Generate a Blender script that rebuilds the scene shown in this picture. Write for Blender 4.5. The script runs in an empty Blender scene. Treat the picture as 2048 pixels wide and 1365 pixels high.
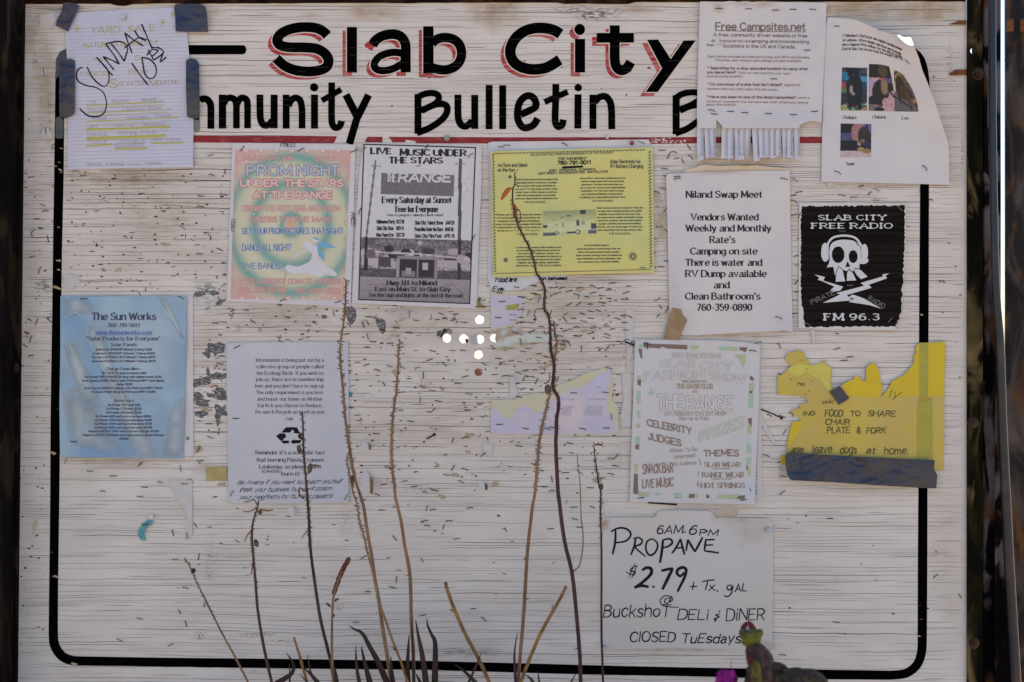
import bpy, bmesh, math, random
import numpy as np
from mathutils import Vector, Matrix, noise
from mathutils.geometry import delaunay_2d_cdt

# ------------------------------------------------------------------ camera, world, sun, exposure
scene = bpy.context.scene
D = 2.5                      # metres from the lens to the face of the board
S = 1.0 / 1134.0             # metres on the board per pixel of the full photograph
ZC = 1.02                    # height of the lens
cam_data = bpy.data.cameras.new('camera')
cam = bpy.data.objects.new('camera', cam_data)
scene.collection.objects.link(cam)
cam.location = (0, -D, ZC)
cam.rotation_euler = (math.radians(90), 0, 0)
cam_data.sensor_width = 36.0
cam_data.lens = 36.0 * D / (2048 * S)
cam_data.clip_start = 0.05
cam_data.clip_end = 3000
cam_data.dof.use_dof = True
cam_data.dof.focus_distance = D - 0.01
cam_data.dof.aperture_fstop = 3.2
scene.camera = cam

SUN_ELEV, SUN_AZ = 60.0, 12.0       # behind the board, a little to the right
world = bpy.data.worlds.new('World')
scene.world = world
world.use_nodes = True
wn = world.node_tree
sky = wn.nodes.new('ShaderNodeTexSky')
sky.sky_type = 'NISHITA'
sky.sun_disc = False
sky.sun_elevation = math.radians(SUN_ELEV)
sky.sun_rotation = math.radians(SUN_AZ)
sky.dust_density = 0.8
bg = wn.nodes['Background']
wn.links.new(sky.outputs['Color'], bg.inputs['Color'])
bg.inputs['Strength'].default_value = 0.115
sun_data = bpy.data.lights.new('sun', 'SUN')
sun = bpy.data.objects.new('sun', sun_data)
scene.collection.objects.link(sun)
sun_data.energy = 5.0
sun_data.angle = math.radians(0.5)
sun_data.color = (1.0, 0.95, 0.88)
_e, _a = math.radians(SUN_ELEV), math.radians(SUN_AZ)
_to = Vector((math.cos(_e) * math.sin(_a), math.cos(_e) * math.cos(_a), math.sin(_e)))
sun.rotation_euler = _to.to_track_quat('Z', 'Y').to_euler()
scene.view_settings.view_transform = 'Standard'
scene.view_settings.look = 'None'
scene.view_settings.gamma = 1
scene.view_settings.use_curve_mapping = False
scene.view_settings.exposure = 1.42
scene.render.engine = 'CYCLES'

R = random.Random(7)

# ------------------------------------------------------------------ places
def at(x, y, d=0.0):
    """photo pixel (2048 wide) -> point d metres in front of the board"""
    k = (D - d) / D
    return Vector(((x - 1024) * S * k, -d, ZC - (y - 682.5) * S * k))

def crop(ox, oy, s):
    return lambda *p: [(ox + a / s, oy + b / s) for a, b in zip(p[::2], p[1::2])]

# ------------------------------------------------------------------ materials
MATS = {}
ALB = 0.78
def mat(name, col, rough=0.7, var=0.0, scale=30.0, stretch=(1, 1, 1), col2=None, lo=0.4, hi=0.6,
        bump=0.0, bscale=60.0, bstretch=(1, 1, 1), metal=0.0, coat=0.0, spec=0.3, detail=4.0, dist=0.0):
    if name in MATS:
        return MATS[name]
    col = tuple(c * ALB for c in col)
    if col2 is not None:
        col2 = tuple(c * ALB for c in col2)
    m = bpy.data.materials.new(name)
    m.use_nodes = True
    nt = m.node_tree
    N, L = nt.nodes, nt.links
    p = N['Principled BSDF']
    p.inputs['Base Color'].default_value = (*col, 1)
    p.inputs['Roughness'].default_value = rough
    p.inputs['Metallic'].default_value = metal
    p.inputs['Coat Weight'].default_value = coat
    p.inputs['Coat Roughness'].default_value = 0.15
    p.inputs['Specular IOR Level'].default_value = spec
    geo = N.new('ShaderNodeNewGeometry')
    def nz(sc, st, det, ds=0.0):
        mp = N.new('ShaderNodeMapping')
        mp.inputs['Scale'].default_value = st
        L.new(geo.outputs['Position'], mp.inputs['Vector'])
        t = N.new('ShaderNodeTexNoise')
        t.inputs['Scale'].default_value = sc
        t.inputs['Detail'].default_value = det
        t.inputs['Distortion'].default_value = ds
        L.new(mp.outputs['Vector'], t.inputs['Vector'])
        return t.outputs['Fac']
    if col2 is not None:
        mr = N.new('ShaderNodeMapRange')
        mr.inputs['From Min'].default_value = lo
        mr.inputs['From Max'].default_value = hi
        L.new(nz(scale, stretch, detail, dist), mr.inputs['Value'])
        mx = N.new('ShaderNodeMix')
        mx.data_type = 'RGBA'
        mx.inputs['A'].default_value = (*col, 1)
        mx.inputs['B'].default_value = (*col2, 1)
        L.new(mr.outputs['Result'], mx.inputs['Factor'])
        src = mx.outputs['Result']
    else:
        src = None
    if var > 0:
        v = N.new('ShaderNodeMapRange')
        v.inputs['From Min'].default_value = 0.3
        v.inputs['From Max'].default_value = 0.7
        v.inputs['To Min'].default_value = 1 - var
        v.inputs['To Max'].default_value = 1 + var * 0.6
        L.new(nz(scale * 1.7, stretch, 5), v.inputs['Value'])
        mm = N.new('ShaderNodeVectorMath')
        mm.operation = 'SCALE'
        if src is not None:
            L.new(src, mm.inputs[0])
        else:
            mm.inputs[0].default_value = col
        L.new(v.outputs['Result'], mm.inputs['Scale'])
        src = mm.outputs['Vector']
    if src is not None:
        L.new(src, p.inputs['Base Color'])
    if bump > 0:
        b = N.new('ShaderNodeBump')
        b.inputs['Strength'].default_value = 1.0
        b.inputs['Distance'].default_value = bump
        L.new(nz(bscale, bstretch, 5, 0.3), b.inputs['Height'])
        L.new(b.outputs['Normal'], p.inputs['Normal'])
    MATS[name] = m
    return m

def vmat(name, rough=0.6, bump=0.0, bscale=30):
    """printed picture: the print's own flat colours come from the mesh's colour attribute"""
    m = mat(name, (0.5, 0.5, 0.5), rough, bump=bump, bscale=bscale)
    if 'print' not in [n.name for n in m.node_tree.nodes]:
        a = m.node_tree.nodes.new('ShaderNodeAttribute')
        a.name = 'print'
        a.attribute_name = 'print'
        m.node_tree.links.new(a.outputs['Color'], m.node_tree.nodes['Principled BSDF'].inputs['Base Color'])
    return m

# ------------------------------------------------------------------ mesh accumulators and things
class MB:
    def __init__(self):
        self.v, self.f, self.c = [], [], None
    def add(self, vs, fs):
        o = len(self.v)
        self.v.extend(vs)
        self.f.extend([tuple(i + o for i in q) for q in fs])
    def box(self, x0, x1, y0, y1, z0, z1):
        vs = [Vector((x, y, z)) for x in (x0, x1) for y in (y0, y1) for z in (z0, z1)]
        self.add(vs, [(0, 1, 3, 2), (4, 6, 7, 5), (0, 4, 5, 1), (2, 3, 7, 6), (0, 2, 6, 4), (1, 5, 7, 3)])
    def tube(self, pts, rad, n=6, caps=True):
        pts = [Vector(p) for p in pts]
        if not hasattr(rad, '__len__'):
            rad = [rad] * len(pts)
        o = len(self.v)
        ref = Vector((0, 1, 0))
        for i, p in enumerate(pts):
            t = (pts[min(i + 1, len(pts) - 1)] - pts[max(i - 1, 0)]).normalized()
            r = ref if abs(t.dot(ref)) < 0.95 else Vector((1, 0, 0))
            a = t.cross(r).normalized()
            b = t.cross(a).normalized()
            for k in range(n):
                w = 2 * math.pi * k / n
                self.v.append(p + (a * math.cos(w) + b * math.sin(w)) * rad[i])
        for i in range(len(pts) - 1):
            for k in range(n):
                k2 = (k + 1) % n
                self.f.append((o + i * n + k, o + i * n + k2, o + (i + 1) * n + k2, o + (i + 1) * n + k))
        if caps:
            self.f.append(tuple(o + k for k in range(n))[::-1])
            e = o + (len(pts) - 1) * n
            self.f.append(tuple(e + k for k in range(n)))

COL = scene.collection
def link_mesh(name, vs, fs, material, parent=None, base=Vector((0, 0, 0)), smooth=False):
    me = bpy.data.meshes.new(name)
    me.from_pydata([tuple(Vector(v) - base) for v in vs], [], fs)
    me.validate()
    if smooth:
        me.polygons.foreach_set('use_smooth', [True] * len(me.polygons))
    me.materials.append(material)
    o = bpy.data.objects.new(name, me)
    COL.objects.link(o)
    if parent is not None:
        o.parent = parent
    else:
        o.location = base
    return o

def tag(o, label=None, cat=None, group=None, kind=None):
    if label: o['label'] = label
    if cat: o['category'] = cat
    if group: o['group'] = group
    if kind: o['kind'] = kind
    return o

class Thing:
    """an Empty at the thing's base; parts are collected in accumulators and linked by done()"""
    def __init__(self, name, label, cat, base, group=None, kind=None, h=None):
        self.base = Vector(base)
        self.root = bpy.data.objects.new(name, None)
        self.root.empty_display_size = 0.05
        COL.objects.link(self.root)
        self.root.location = self.base
        tag(self.root, label, cat, group, kind)
        self.h = h or (lambda x, y: 0.0)
        self.acc = {}
        self.n = 0
    def mesh(self, part, material, mb, smooth=False, parent=None, kind=None, label=None):
        o = link_mesh(part, mb.v, mb.f, material, parent or self.root, self.base, smooth)
        if kind: o['kind'] = kind
        if label: o['label'] = label
        return o
    def part(self, part, material):
        k = (part, material.name)
        if k not in self.acc:
            self.acc[k] = (MB(), material)
        return self.acc[k][0]
    # ---- ribbons of ink or paint lying on the surface h(x, y)
    def ribbon(self, part, material, pts, width, lift=0.0002, nib=None, closed=False, seg=9.0):
        mb = self.part(part, material)
        self.n += 1
        z = lift + (self.n % 9) * 0.000012
        P = [pts[0]]
        for a, b in zip(pts, pts[1:]):
            d = math.dist(a, b)
            m = max(1, int(d / seg))
            for k in range(1, m + 1):
                P.append((a[0] + (b[0] - a[0]) * k / m, a[1] + (b[1] - a[1]) * k / m))
        if len(P) < 2:
            return
        n = len(P)
        o = len(mb.v)
        for i, (x, y) in enumerate(P):
            if closed and (i == 0 or i == n - 1):
                a, b = P[-2], P[1]
            else:
                a, b = P[max(i - 1, 0)], P[min(i + 1, n - 1)]
            dx, dy = b[0] - a[0], b[1] - a[1]
            l = math.hypot(dx, dy) or 1e-6
            dx, dy = dx / l, dy / l
            w = width(i / (n - 1)) if callable(width) else width
            # widen mitres a little at corners
            if 0 < i < n - 1:
                ax, ay = P[i][0] - P[i-1][0], P[i][1] - P[i-1][1]
                la = math.hypot(ax, ay) or 1e-6
                c = max(0.55, (ax * dx + ay * dy) / la)
                w /= c
            if nib:
                thin, ang = nib
                w *= max(thin, abs(dx * math.sin(ang) + dy * math.cos(ang)))
            nx, ny = -dy * w / 2, dx * w / 2
            for sx in (1, -1):
                X, Y = x + nx * sx, y + ny * sx
                mb.v.append(at(X, Y, self.h(X, Y) + z))
        for i in range(n - 1):
            mb.f.append((o + 2 * i, o + 2 * i + 1, o + 2 * i + 3, o + 2 * i + 2))
    def poly(self, part, material, pts, lift=0.0002, step=None):
        mb = self.part(part, material)
        self.n += 1
        z = lift + (self.n % 9) * 0.000012
        vs, fs = fill(pts, step)
        mb.add([at(x, y, self.h(x, y) + z) for x, y in vs], fs)
    def picture(self, part, material, quad, fn, nx, ny, lift=0.0002):
        """flat print: quad TL,TR,BR,BL filled by fn(u array, v array)->(n,3) colours"""
        (a, b, c, d) = quad
        vs = []
        U, V = np.meshgrid(np.linspace(0, 1, nx), np.linspace(0, 1, ny))
        for j in range(ny):
            for i in range(nx):
                u, v = U[j, i], V[j, i]
                x = (a[0]*(1-u)+b[0]*u)*(1-v) + (d[0]*(1-u)+c[0]*u)*v
                y = (a[1]*(1-u)+b[1]*u)*(1-v) + (d[1]*(1-u)+c[1]*u)*v
                vs.append(at(x, y, self.h(x, y) + lift))
        fs = [(j*nx+i, (j+1)*nx+i, (j+1)*nx+i+1, j*nx+i+1) for j in range(ny-1) for i in range(nx-1)]
        o = link_mesh(part, vs, fs, material, self.root, self.base)
        col = np.clip(fn(U.ravel(), V.ravel()) * ALB, 0, 1)
        at_ = o.data.color_attributes.new('print', 'FLOAT_COLOR', 'POINT')
        at_.data.foreach_set('color', np.column_stack([col, np.ones(len(col))]).ravel().astype(np.float32))
        return o
    def sheet(self, part, material, pts, thick=0.00025, step=9.0, h=None, parent=None, smooth=True):
        h = h or self.h
        vs, fs = fill(pts, step)
        mb = MB()
        n = len(vs)
        mb.add([at(x, y, h(x, y)) for x, y in vs] + [at(x, y, h(x, y) - thick) for x, y in vs],
               fs + [tuple(i + n for i in f[::-1]) for f in fs])
        # rim
        cnt = {}
        for f in fs:
            for i in range(len(f)):
                e = (f[i], f[(i+1) % len(f)])
                cnt[tuple(sorted(e))] = None if tuple(sorted(e)) in cnt else e
        o2 = len(mb.v)                      # the rim has its own vertices, so the sheet's edge stays crisp
        mb.v += [Vector(v) for v in mb.v]
        for e in cnt.values():
            if e:
                mb.f.append((o2 + e[1], o2 + e[0], o2 + e[0] + n, o2 + e[1] + n))
        return self.mesh(part, material, mb, smooth=smooth, parent=parent)
    def done(self):
        for (part, _), (mb, m) in self.acc.items():
            if mb.f:
                self.mesh(part, m, mb, kind='stuff')     # pen and print strokes, too small to pick apart
        self.acc = {}
        return self.root

def inside(x, y, pts):
    c = False
    j = len(pts) - 1
    for i in range(len(pts)):
        xi, yi = pts[i]; xj, yj = pts[j]
        if (yi > y) != (yj > y) and x < (xj - xi) * (y - yi) / (yj - yi) + xi:
            c = not c
        j = i
    return c

def fill(pts, step=None):
    """triangulate a polygon (pixels), with inner points every step; faces look at the camera"""
    P = [Vector(p) for p in pts]
    if step:
        Q = []
        for i, a in enumerate(P):
            b = P[(i + 1) % len(P)]
            m = max(1, int((b - a).length / step))
            Q += [a.lerp(b, k / m) for k in range(m)]
        B = Q
    else:
        B = P
    nB = len(B)
    V = list(B)
    if step:
        xs = [p.x for p in P]; ys = [p.y for p in P]
        poly = [(p.x, p.y) for p in P]
        y = min(ys) + step * .5
        row = 0
        while y < max(ys):
            x = min(xs) + step * (.3 + .5 * (row % 2))
            while x < max(xs):
                if inside(x, y, poly):
                    q = Vector((x, y))
                    if all((q - b).length > step * .45 for b in B):
                        V.append(q)
                x += step
            y += step * .87
            row += 1
    r = delaunay_2d_cdt(V, [], [list(range(nB))], 1, 1e-4)
    vs = [(v.x, v.y) for v in r[0]]
    fs = []
    for f in r[2]:
        f = list(f)
        a = sum(vs[f[i]][0] * vs[f[(i+1) % len(f)]][1] - vs[f[(i+1) % len(f)]][0] * vs[f[i]][1] for i in range(len(f)))
        if a > 0:
            f = f[::-1]
        fs.append(tuple(f))
    return vs, fs

def smooth(pts, n=5, closed=False):
    P = list(pts)
    if len(P) < 3:
        return P
    out = []
    m = len(P)
    rng = range(m if closed else m - 1)
    for i in rng:
        if closed:
            p0, p1, p2, p3 = P[(i-1) % m], P[i], P[(i+1) % m], P[(i+2) % m]
        else:
            p0, p1, p2, p3 = P[max(i-1, 0)], P[i], P[i+1], P[min(i+2, m-1)]
        for k in range(n):
            t = k / n
            out.append(tuple(0.5 * ((2*b) + (-a+c)*t + (2*a-5*b+4*c-d)*t*t + (-a+3*b-3*c+d)*t**3)
                             for a, b, c, d in zip(p0, p1, p2, p3)))
    out.append(P[0] if closed else P[-1])
    return out

def nz(x, y, s, seed=0.0):
    return noise.noise(Vector((x / s, y / s, seed)))

def ragged(pts, amp=3.0, step=6.0, seed=0, edges=None):
    """roughen the given edges (indices) of an outline as torn paper"""
    out = []
    rr = random.Random(seed)
    for i, a in enumerate(pts):
        b = pts[(i + 1) % len(pts)]
        out.append(a)
        if edges is None or i in edges:
            L = math.dist(a, b)
            m = int(L / step)
            nx, ny = (-(b[1]-a[1]) / (L or 1), (b[0]-a[0]) / (L or 1))
            for k in range(1, m):
                o = rr.uniform(-amp, amp)
                out.append((a[0] + (b[0]-a[0]) * k / m + nx * o, a[1] + (b[1]-a[1]) * k / m + ny * o))
    return out

def blob(x, y, rx, ry, seed, n=14, rough=0.35, rot=0.0):
    rr = random.Random(seed)
    out = []
    for k in range(n):
        a = 2 * math.pi * k / n
        f = 1 + rr.uniform(-rough, rough)
        u, v = rx * f * math.cos(a), ry * f * math.sin(a)
        out.append((x + u * math.cos(rot) - v * math.sin(rot), y + u * math.sin(rot) + v * math.cos(rot)))
    return out

# ------------------------------------------------------------------ stroke alphabet (cap height 7, x-height 4.8)
G = {
'A':"6;0,0 3,7 6,0;1.1,2.4 4.9,2.4",'B':"5;0,0 0,7;~0,7 3,7 4.4,5.4 3,3.8 0,3.8;~0,3.8 3.3,3.8 5,1.9 3.3,0 0,0",
'C':"5.4;~5.3,5.6 4.5,6.7 3,7 1,6 0,3.5 1,1 3,0 4.6,.4 5.4,1.5",'D':"5.5;0,0 0,7;~0,7 2.8,7 5,5.8 5.5,3.5 5,1.2 2.8,0 0,0",
'E':"4.6;4.6,7 0,7;0,7 0,0;0,0 4.6,0;0,3.6 3.6,3.6",'F':"4.4;4.4,7 0,7;0,7 0,0;0,3.6 3.4,3.6",
'G':"5.8;~5.4,5.7 4.5,6.8 3,7 1,6 0,3.5 1,1 3,0 4.8,.4 5.6,1.4;5.6,1.2 5.6,3 3.6,3",'H':"5.4;0,0 0,7;5.4,0 5.4,7;0,3.6 5.4,3.6",
'I':"1;.5,0 .5,7",'J':"3.4;~3.4,7 3.4,2 2.6,.3 1.4,0 .3,.6 0,1.6",'K':"5;0,0 0,7;4.8,7 0,2.8;1.6,4.2 5,0",'L':"4.2;0,7 0,0;0,0 4.2,0",
'M':"6.4;0,0 .3,7;.3,7 3.2,1;3.2,1 6.1,7;6.1,7 6.4,0",'N':"5.4;0,0 0,7;0,7 5.4,0;5.4,0 5.4,7",'O':"6;~3,7 1,6.2 0,3.5 1,.8 3,0 5,.8 6,3.5 5,6.2 3,7",
'P':"4.8;0,0 0,7;~0,7 3,7 4.8,5.3 3,3.4 0,3.4",'Q':"6;~3,7 1,6.2 0,3.5 1,.8 3,0 5,.8 6,3.5 5,6.2 3,7;3.6,1.8 6,-.8",
'R':"5.2;0,0 0,7;~0,7 3,7 4.8,5.3 3,3.4 0,3.4;2.4,3.4 5.2,0",'S':"4.8;~4.6,5.9 3.6,6.9 2.2,7 .5,6.2 .4,4.8 2,3.8 3.6,3.2 4.7,2 4.2,.6 2.4,0 .9,.3 0,1.3",
'T':"5.2;0,7 5.2,7;2.6,7 2.6,0",'U':"5.4;~0,7 0,4.5 0,2.2 1,.4 2.7,0 4.4,.4 5.4,2.2 5.4,4.5 5.4,7",'V':"5.8;0,7 2.9,0 5.8,7",
'W':"8;0,7 2,0;2,0 4,6.6;4,6.6 6,0;6,0 8,7",'X':"5.4;0,7 5.4,0;0,0 5.4,7",'Y':"5.4;0,7 2.7,3.4;5.4,7 2.7,3.4;2.7,3.4 2.7,0",'Z':"5;0,7 5,7 0,0 5,0",
'a':"4;~.4,4 1.2,4.7 2.2,4.8 3.4,4.2 3.6,3 3.6,.8 4.1,0;~3.6,2.9 1.6,2.6 .2,1.6 .4,.4 1.5,-.1 2.8,.4 3.6,1.4",
'b':"4.2;0,7 0,0;~0,3.2 .9,4.5 2.1,4.8 3.6,4.1 4.2,2.4 3.6,.7 2.1,0 .9,.3 0,1.6",'c':"3.9;~3.8,3.8 3,4.7 2.1,4.8 .6,4.1 0,2.4 .6,.7 2.1,0 3.2,.3 3.9,1.1",
'd':"4.2;4.2,7 4.2,0;~4.2,3.2 3.3,4.5 2.1,4.8 .6,4.1 0,2.4 .6,.7 2.1,0 3.3,.3 4.2,1.6",'e':"4.1;~0,2.6 4.1,2.6 3.6,4.2 2.1,4.8 .6,4.1 0,2.4 .6,.6 2.1,0 3.3,.3 4,1.1",
'f':"2.6;~2.8,6.8 2,7 1.2,6.6 1,5.4 1,2.5 1,0;0,4.6 2.4,4.6",'g':"4.2;4.1,4.8 4.1,0;~4.1,1 4.1,-.6 3.4,-1.8 2,-2.1 .5,-1.5;~4.1,3.2 3.3,4.5 2.1,4.8 .6,4.1 0,2.4 .6,.7 2.1,.2 3.3,.5 4.1,1.6",
'h':"4;0,7 0,0;~0,3 .8,4.4 2.2,4.8 3.6,4.2 4,3 4,1.5 4,0",'i':".8;.4,4.8 .4,0;.4,6.3 .4,6.9",'j':"1.6;~1.2,4.8 1.2,1.5 1.2,-.8 .6,-1.9 -.4,-2;1.2,6.3 1.2,6.9",
'k':"3.8;0,7 0,0;3.6,4.8 0,1.8;1.3,2.9 3.9,0",'l':".8;.4,7 .4,0",'m':"6.6;0,4.8 0,0;~0,3 .7,4.4 1.8,4.8 2.9,4.3 3.3,3 3.3,1.5 3.3,0;~3.3,3 4,4.4 5.1,4.8 6.2,4.3 6.6,3 6.6,1.5 6.6,0",
'n':"4;0,4.8 0,0;~0,3 .8,4.4 2.2,4.8 3.6,4.2 4,3 4,1.5 4,0",'o':"4.4;~2.2,4.8 .6,4.1 0,2.4 .6,.7 2.2,0 3.8,.7 4.4,2.4 3.8,4.1 2.2,4.8",
'p':"4.2;0,4.8 0,-2;~0,3.2 .9,4.5 2.1,4.8 3.6,4.1 4.2,2.4 3.6,.7 2.1,0 .9,.3 0,1.6",'q':"4.2;4.2,4.8 4.2,-2;~4.2,3.2 3.3,4.5 2.1,4.8 .6,4.1 0,2.4 .6,.7 2.1,0 3.3,.3 4.2,1.6",
'r':"2.8;0,4.8 0,0;~0,2.8 .8,4.3 1.8,4.8 2.8,4.6",'s':"3.6;~3.4,4 2.6,4.7 1.6,4.8 .4,4.2 .5,3.1 1.8,2.5 3.2,2 3.6,1.1 2.8,.1 1.6,0 .6,.2 0,.9",
't':"2.6;~1,6.4 1,3 1,1.2 1.6,.1 2.7,.3;0,4.7 2.5,4.7",'u':"4;~0,4.8 0,3 0,1.5 .6,.3 1.9,0 3.2,.5 4,1.8;4,4.8 4,0",'v':"4;0,4.8 2,0 4,4.8",
'w':"6;0,4.8 1.5,0;1.5,0 3,4.6;3,4.6 4.5,0;4.5,0 6,4.8",'x':"3.8;0,4.8 3.8,0;0,0 3.8,4.8",'y':"4;0,4.8 2,0;4,4.8 1.1,-2",'z':"3.6;0,4.8 3.6,4.8 0,0 3.6,0",
'0':"4.4;~2.2,7 .6,6 0,3.5 .6,1 2.2,0 3.8,1 4.4,3.5 3.8,6 2.2,7",'1':"3;.4,5.6 1.8,7;1.8,7 1.8,0",'2':"4.4;~.2,5.4 .8,6.7 2.2,7 3.8,6.3 4,4.9 3,3.2 1.4,1.6 0,0;0,0 4.4,0",
'3':"4.2;~.2,6 1.2,7 2.8,7 3.9,5.6 2.9,4 1.6,3.8;~1.6,3.8 3.4,3.4 4.2,1.9 3.2,.3 1.6,0 0,1",'4':"4.6;3.4,0 3.4,7;3.4,7 0,2;0,2 4.6,2",
'5':"4.3;4,7 .6,7;.6,7 .3,3.8;~.3,3.8 2,4.5 3.7,3.9 4.3,2.2 3.4,.5 1.8,0 0,.8",'6':"4.4;~3.9,6.3 2.8,7 1.2,6.2 .1,3.9 .1,1.8 1.2,.2 2.6,0 4,.8 4.3,2.4 3.5,4 2.2,4.3 .7,3.6 .1,2.4",
'7':"4.2;0,7 4.2,7;4.2,7 1.4,0",'8':"4.4;~2.2,3.8 .7,4.4 .4,5.8 1.3,6.9 3,6.9 4,5.8 3.7,4.4 2.2,3.8 .5,3.2 0,1.7 .8,.3 2.2,0 3.7,.3 4.4,1.7 3.9,3.2 2.2,3.8",
'9':"4.4;~.5,.7 1.6,0 3.2,.8 4.3,3.1 4.3,5.2 3.2,6.8 1.8,7 .4,6.2 .1,4.6 .9,3 2.2,2.7 3.7,3.4 4.3,4.6",
'.':".8;.2,.3 .7,.3",',':".8;.6,.5 .2,-1",'-':"2.6;.2,2.6 2.4,2.6",'!':".8;.4,7 .4,2;.4,.6 .4,0",'?':"3.8;~0,5.6 .8,6.8 2.2,7 3.6,6 3.4,4.6 2,3.4 1.8,2;1.8,.6 1.8,0",
"'":".8;.5,7 .3,5.2",'"':"2;.4,7 .3,5.3;1.6,7 1.5,5.3",':':".8;.2,.3 .7,.3;.2,3.8 .7,3.8",'/':"3;0,-.5 3,7.3",'&':"5.4;~5.2,0 2.4,3 1.1,5 1.2,6.5 2.4,7 3.4,6.2 3.1,4.9 1.2,3.5 .2,1.9 .8,.4 2.2,0 3.8,.8 5,3",
'$':"4.8;~4.6,5.9 3.6,6.9 2.2,7 .5,6.2 .4,4.8 2,3.8 3.6,3.2 4.7,2 4.2,.6 2.4,0 .9,.3 0,1.3;2.5,8 2.3,-1",'*':"3;1.5,7 1.5,4;.2,6.3 2.8,4.7;.2,4.7 2.8,6.3",
'+':"3.6;0,2.8 3.6,2.8;1.8,4.6 1.8,1",'@':"6.4;~4.4,2.6 3.6,4.4 2.2,3.6 2.2,2 3.4,1.6 4.5,2.8 4.6,4.4;~4.5,2.8 5.6,2 6.2,3.8 5.4,6 3.2,6.8 .9,5.6 0,3.2 .9,.8 3,-.2 5.2,.3",
'#':"5;1.4,0 2,7;3.4,0 4,7;0,2.4 5,2.4;.2,4.6 5.2,4.6",'(':"2;~1.8,7.4 .4,5.4 0,3.4 .4,1.2 1.8,-.8",')':"2;~.2,7.4 1.6,5.4 2,3.4 1.6,1.2 .2,-.8",
'=':"3.6;0,3.6 3.6,3.6;0,1.8 3.6,1.8",'_':"4;0,-.6 4,-.6",
}
GC = {}
def glyph(ch):
    if ch not in GC:
        parts = G.get(ch, G['o']).split(';')
        st = []
        for s in parts[1:]:
            c = s[0] == '~'
            st.append((c, [tuple(float(q) for q in p.split(',')) for p in s.lstrip('~').split()]))
        GC[ch] = (float(parts[0]), st)
    return GC[ch]

def text(t, part, material, s, x0, x1, y, cap, w=1.2, style='sans', rise=0.0, slant=0.0, gap=1.5, jit=0.0,
         lift=0.0002, space=2.8, arc=0.0, seed=None, ang=None):
    """write s on thing t between pixels x0 and x1, baseline y, capitals cap px tall, ink width w px"""
    rr = random.Random(seed if seed is not None else hash_(s))
    widths = [space if c == ' ' else glyph(c)[0] + gap for c in s]
    total = sum(widths) - gap
    kx = (x1 - x0) / total
    ky = cap / 7.0
    n = 5 if cap > 14 else (3 if cap > 7 else 2)
    ca, sa = (math.cos(ang), math.sin(ang)) if ang is not None else (1, 0)
    def put(gx, gy, cx, jy, tilt):
        gx2 = gx + gy * slant + tilt * gy
        X = (cx + gx2) * kx
        u = (cx + gx) / total
        Y = -(gy + jy) * ky - rise * u - arc * math.sin(math.pi * u)
        if ang is not None:
            return (x0 + X * ca - Y * sa, y + X * sa + Y * ca)
        return (x0 + X, y + Y)
    cx = 0.0
    nib = (0.5, math.radians(14)) if style in ('serif',) else ((0.42, 0.0) if style == 'slab' else None)
    for c, wd in zip(s, widths):
        if c != ' ':
            gw, strokes = glyph(c)
            jy = rr.uniform(-jit, jit)
            tilt = rr.uniform(-jit, jit) * 0.12
            sc = 1 + rr.uniform(-jit, jit) * 0.1
            for curved, pts in strokes:
                q = [(a * sc + rr.uniform(-jit, jit) * .22, b * sc + rr.uniform(-jit, jit) * .22) for a, b in pts]
                if len(q) == 2 and math.dist(q[0], q[1]) < 1.0:       # a dot
                    q = [(q[0][0] - .1, q[0][1]), (q[1][0] + .1, q[1][1])]
                P = [put(a, b, cx, jy, tilt) for a, b in q]
                if curved and len(P) > 2:
                    P = smooth(P, n)
                elif style == 'marker' and len(P) == 2:
                    pass
                # square the ends off a little past the last point
                ww = w
                if style in ('sans', 'marker', 'bold'):
                    for e, f in ((0, 1), (-1, -2)):
                        L = math.dist(P[e], P[f]) or 1
                        k = ww * .35 / L
                        P[e] = (P[e][0] + (P[e][0]-P[f][0]) * k, P[e][1] + (P[e][1]-P[f][1]) * k)
                t.ribbon(part, material, P, (lambda u, ww=ww: ww * (0.8 + 0.35 * math.sin(math.pi * min(1, u * 1.1 + .05)))) if style == 'marker' else ww,
                         lift, nib, seg=14)
                if style in ('serif', 'slab') and not (curved and len(pts) > 7):
                    for e, f in ((0, 1), (-1, -2)):
                        a, b = pts[e], pts[f]
                        if abs(b[1] - a[1]) > 1.3 * abs(b[0] - a[0]) and min(abs(a[1]), abs(a[1] - 7), abs(a[1] - 4.8), abs(a[1] + 2)) < .05:
                            sl = 1.15 if style == 'slab' else 1.0
                            if a[1] in (4.8,) or (a[1] == 7 and c.islower()):
                                q0, q1 = (a[0] - sl, a[1] - .25), (a[0], a[1] - .1)
                            else:
                                q0, q1 = (a[0] - sl, a[1] + (.2 if a[1] < 1 else -.2)), (a[0] + sl, a[1] + (.2 if a[1] < 1 else -.2))
                            t.ribbon(part, material, [put(*q0, cx, jy, tilt), put(*q1, cx, jy, tilt)],
                                     max(w * (.9 if style == 'slab' else .62), .9), lift, seg=20)
                        elif style == 'serif' and abs(b[0] - a[0]) > 1.3 * abs(b[1] - a[1]) and c in 'TEFLZz':
                            s_ = -1 if a[1] > 3 else 1
                            if a[0] > 1 or c in 'TZz':
                                t.ribbon(part, material, [put(a[0], a[1], cx, jy, tilt), put(a[0], a[1] + s_ * 1.5, cx, jy, tilt)], max(w * .4, .6), lift, seg=20)
        cx += wd

def hash_(s):
    v = 7
    for c in s:
        v = (v * 131 + ord(c)) % 1000003
    return v

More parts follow.
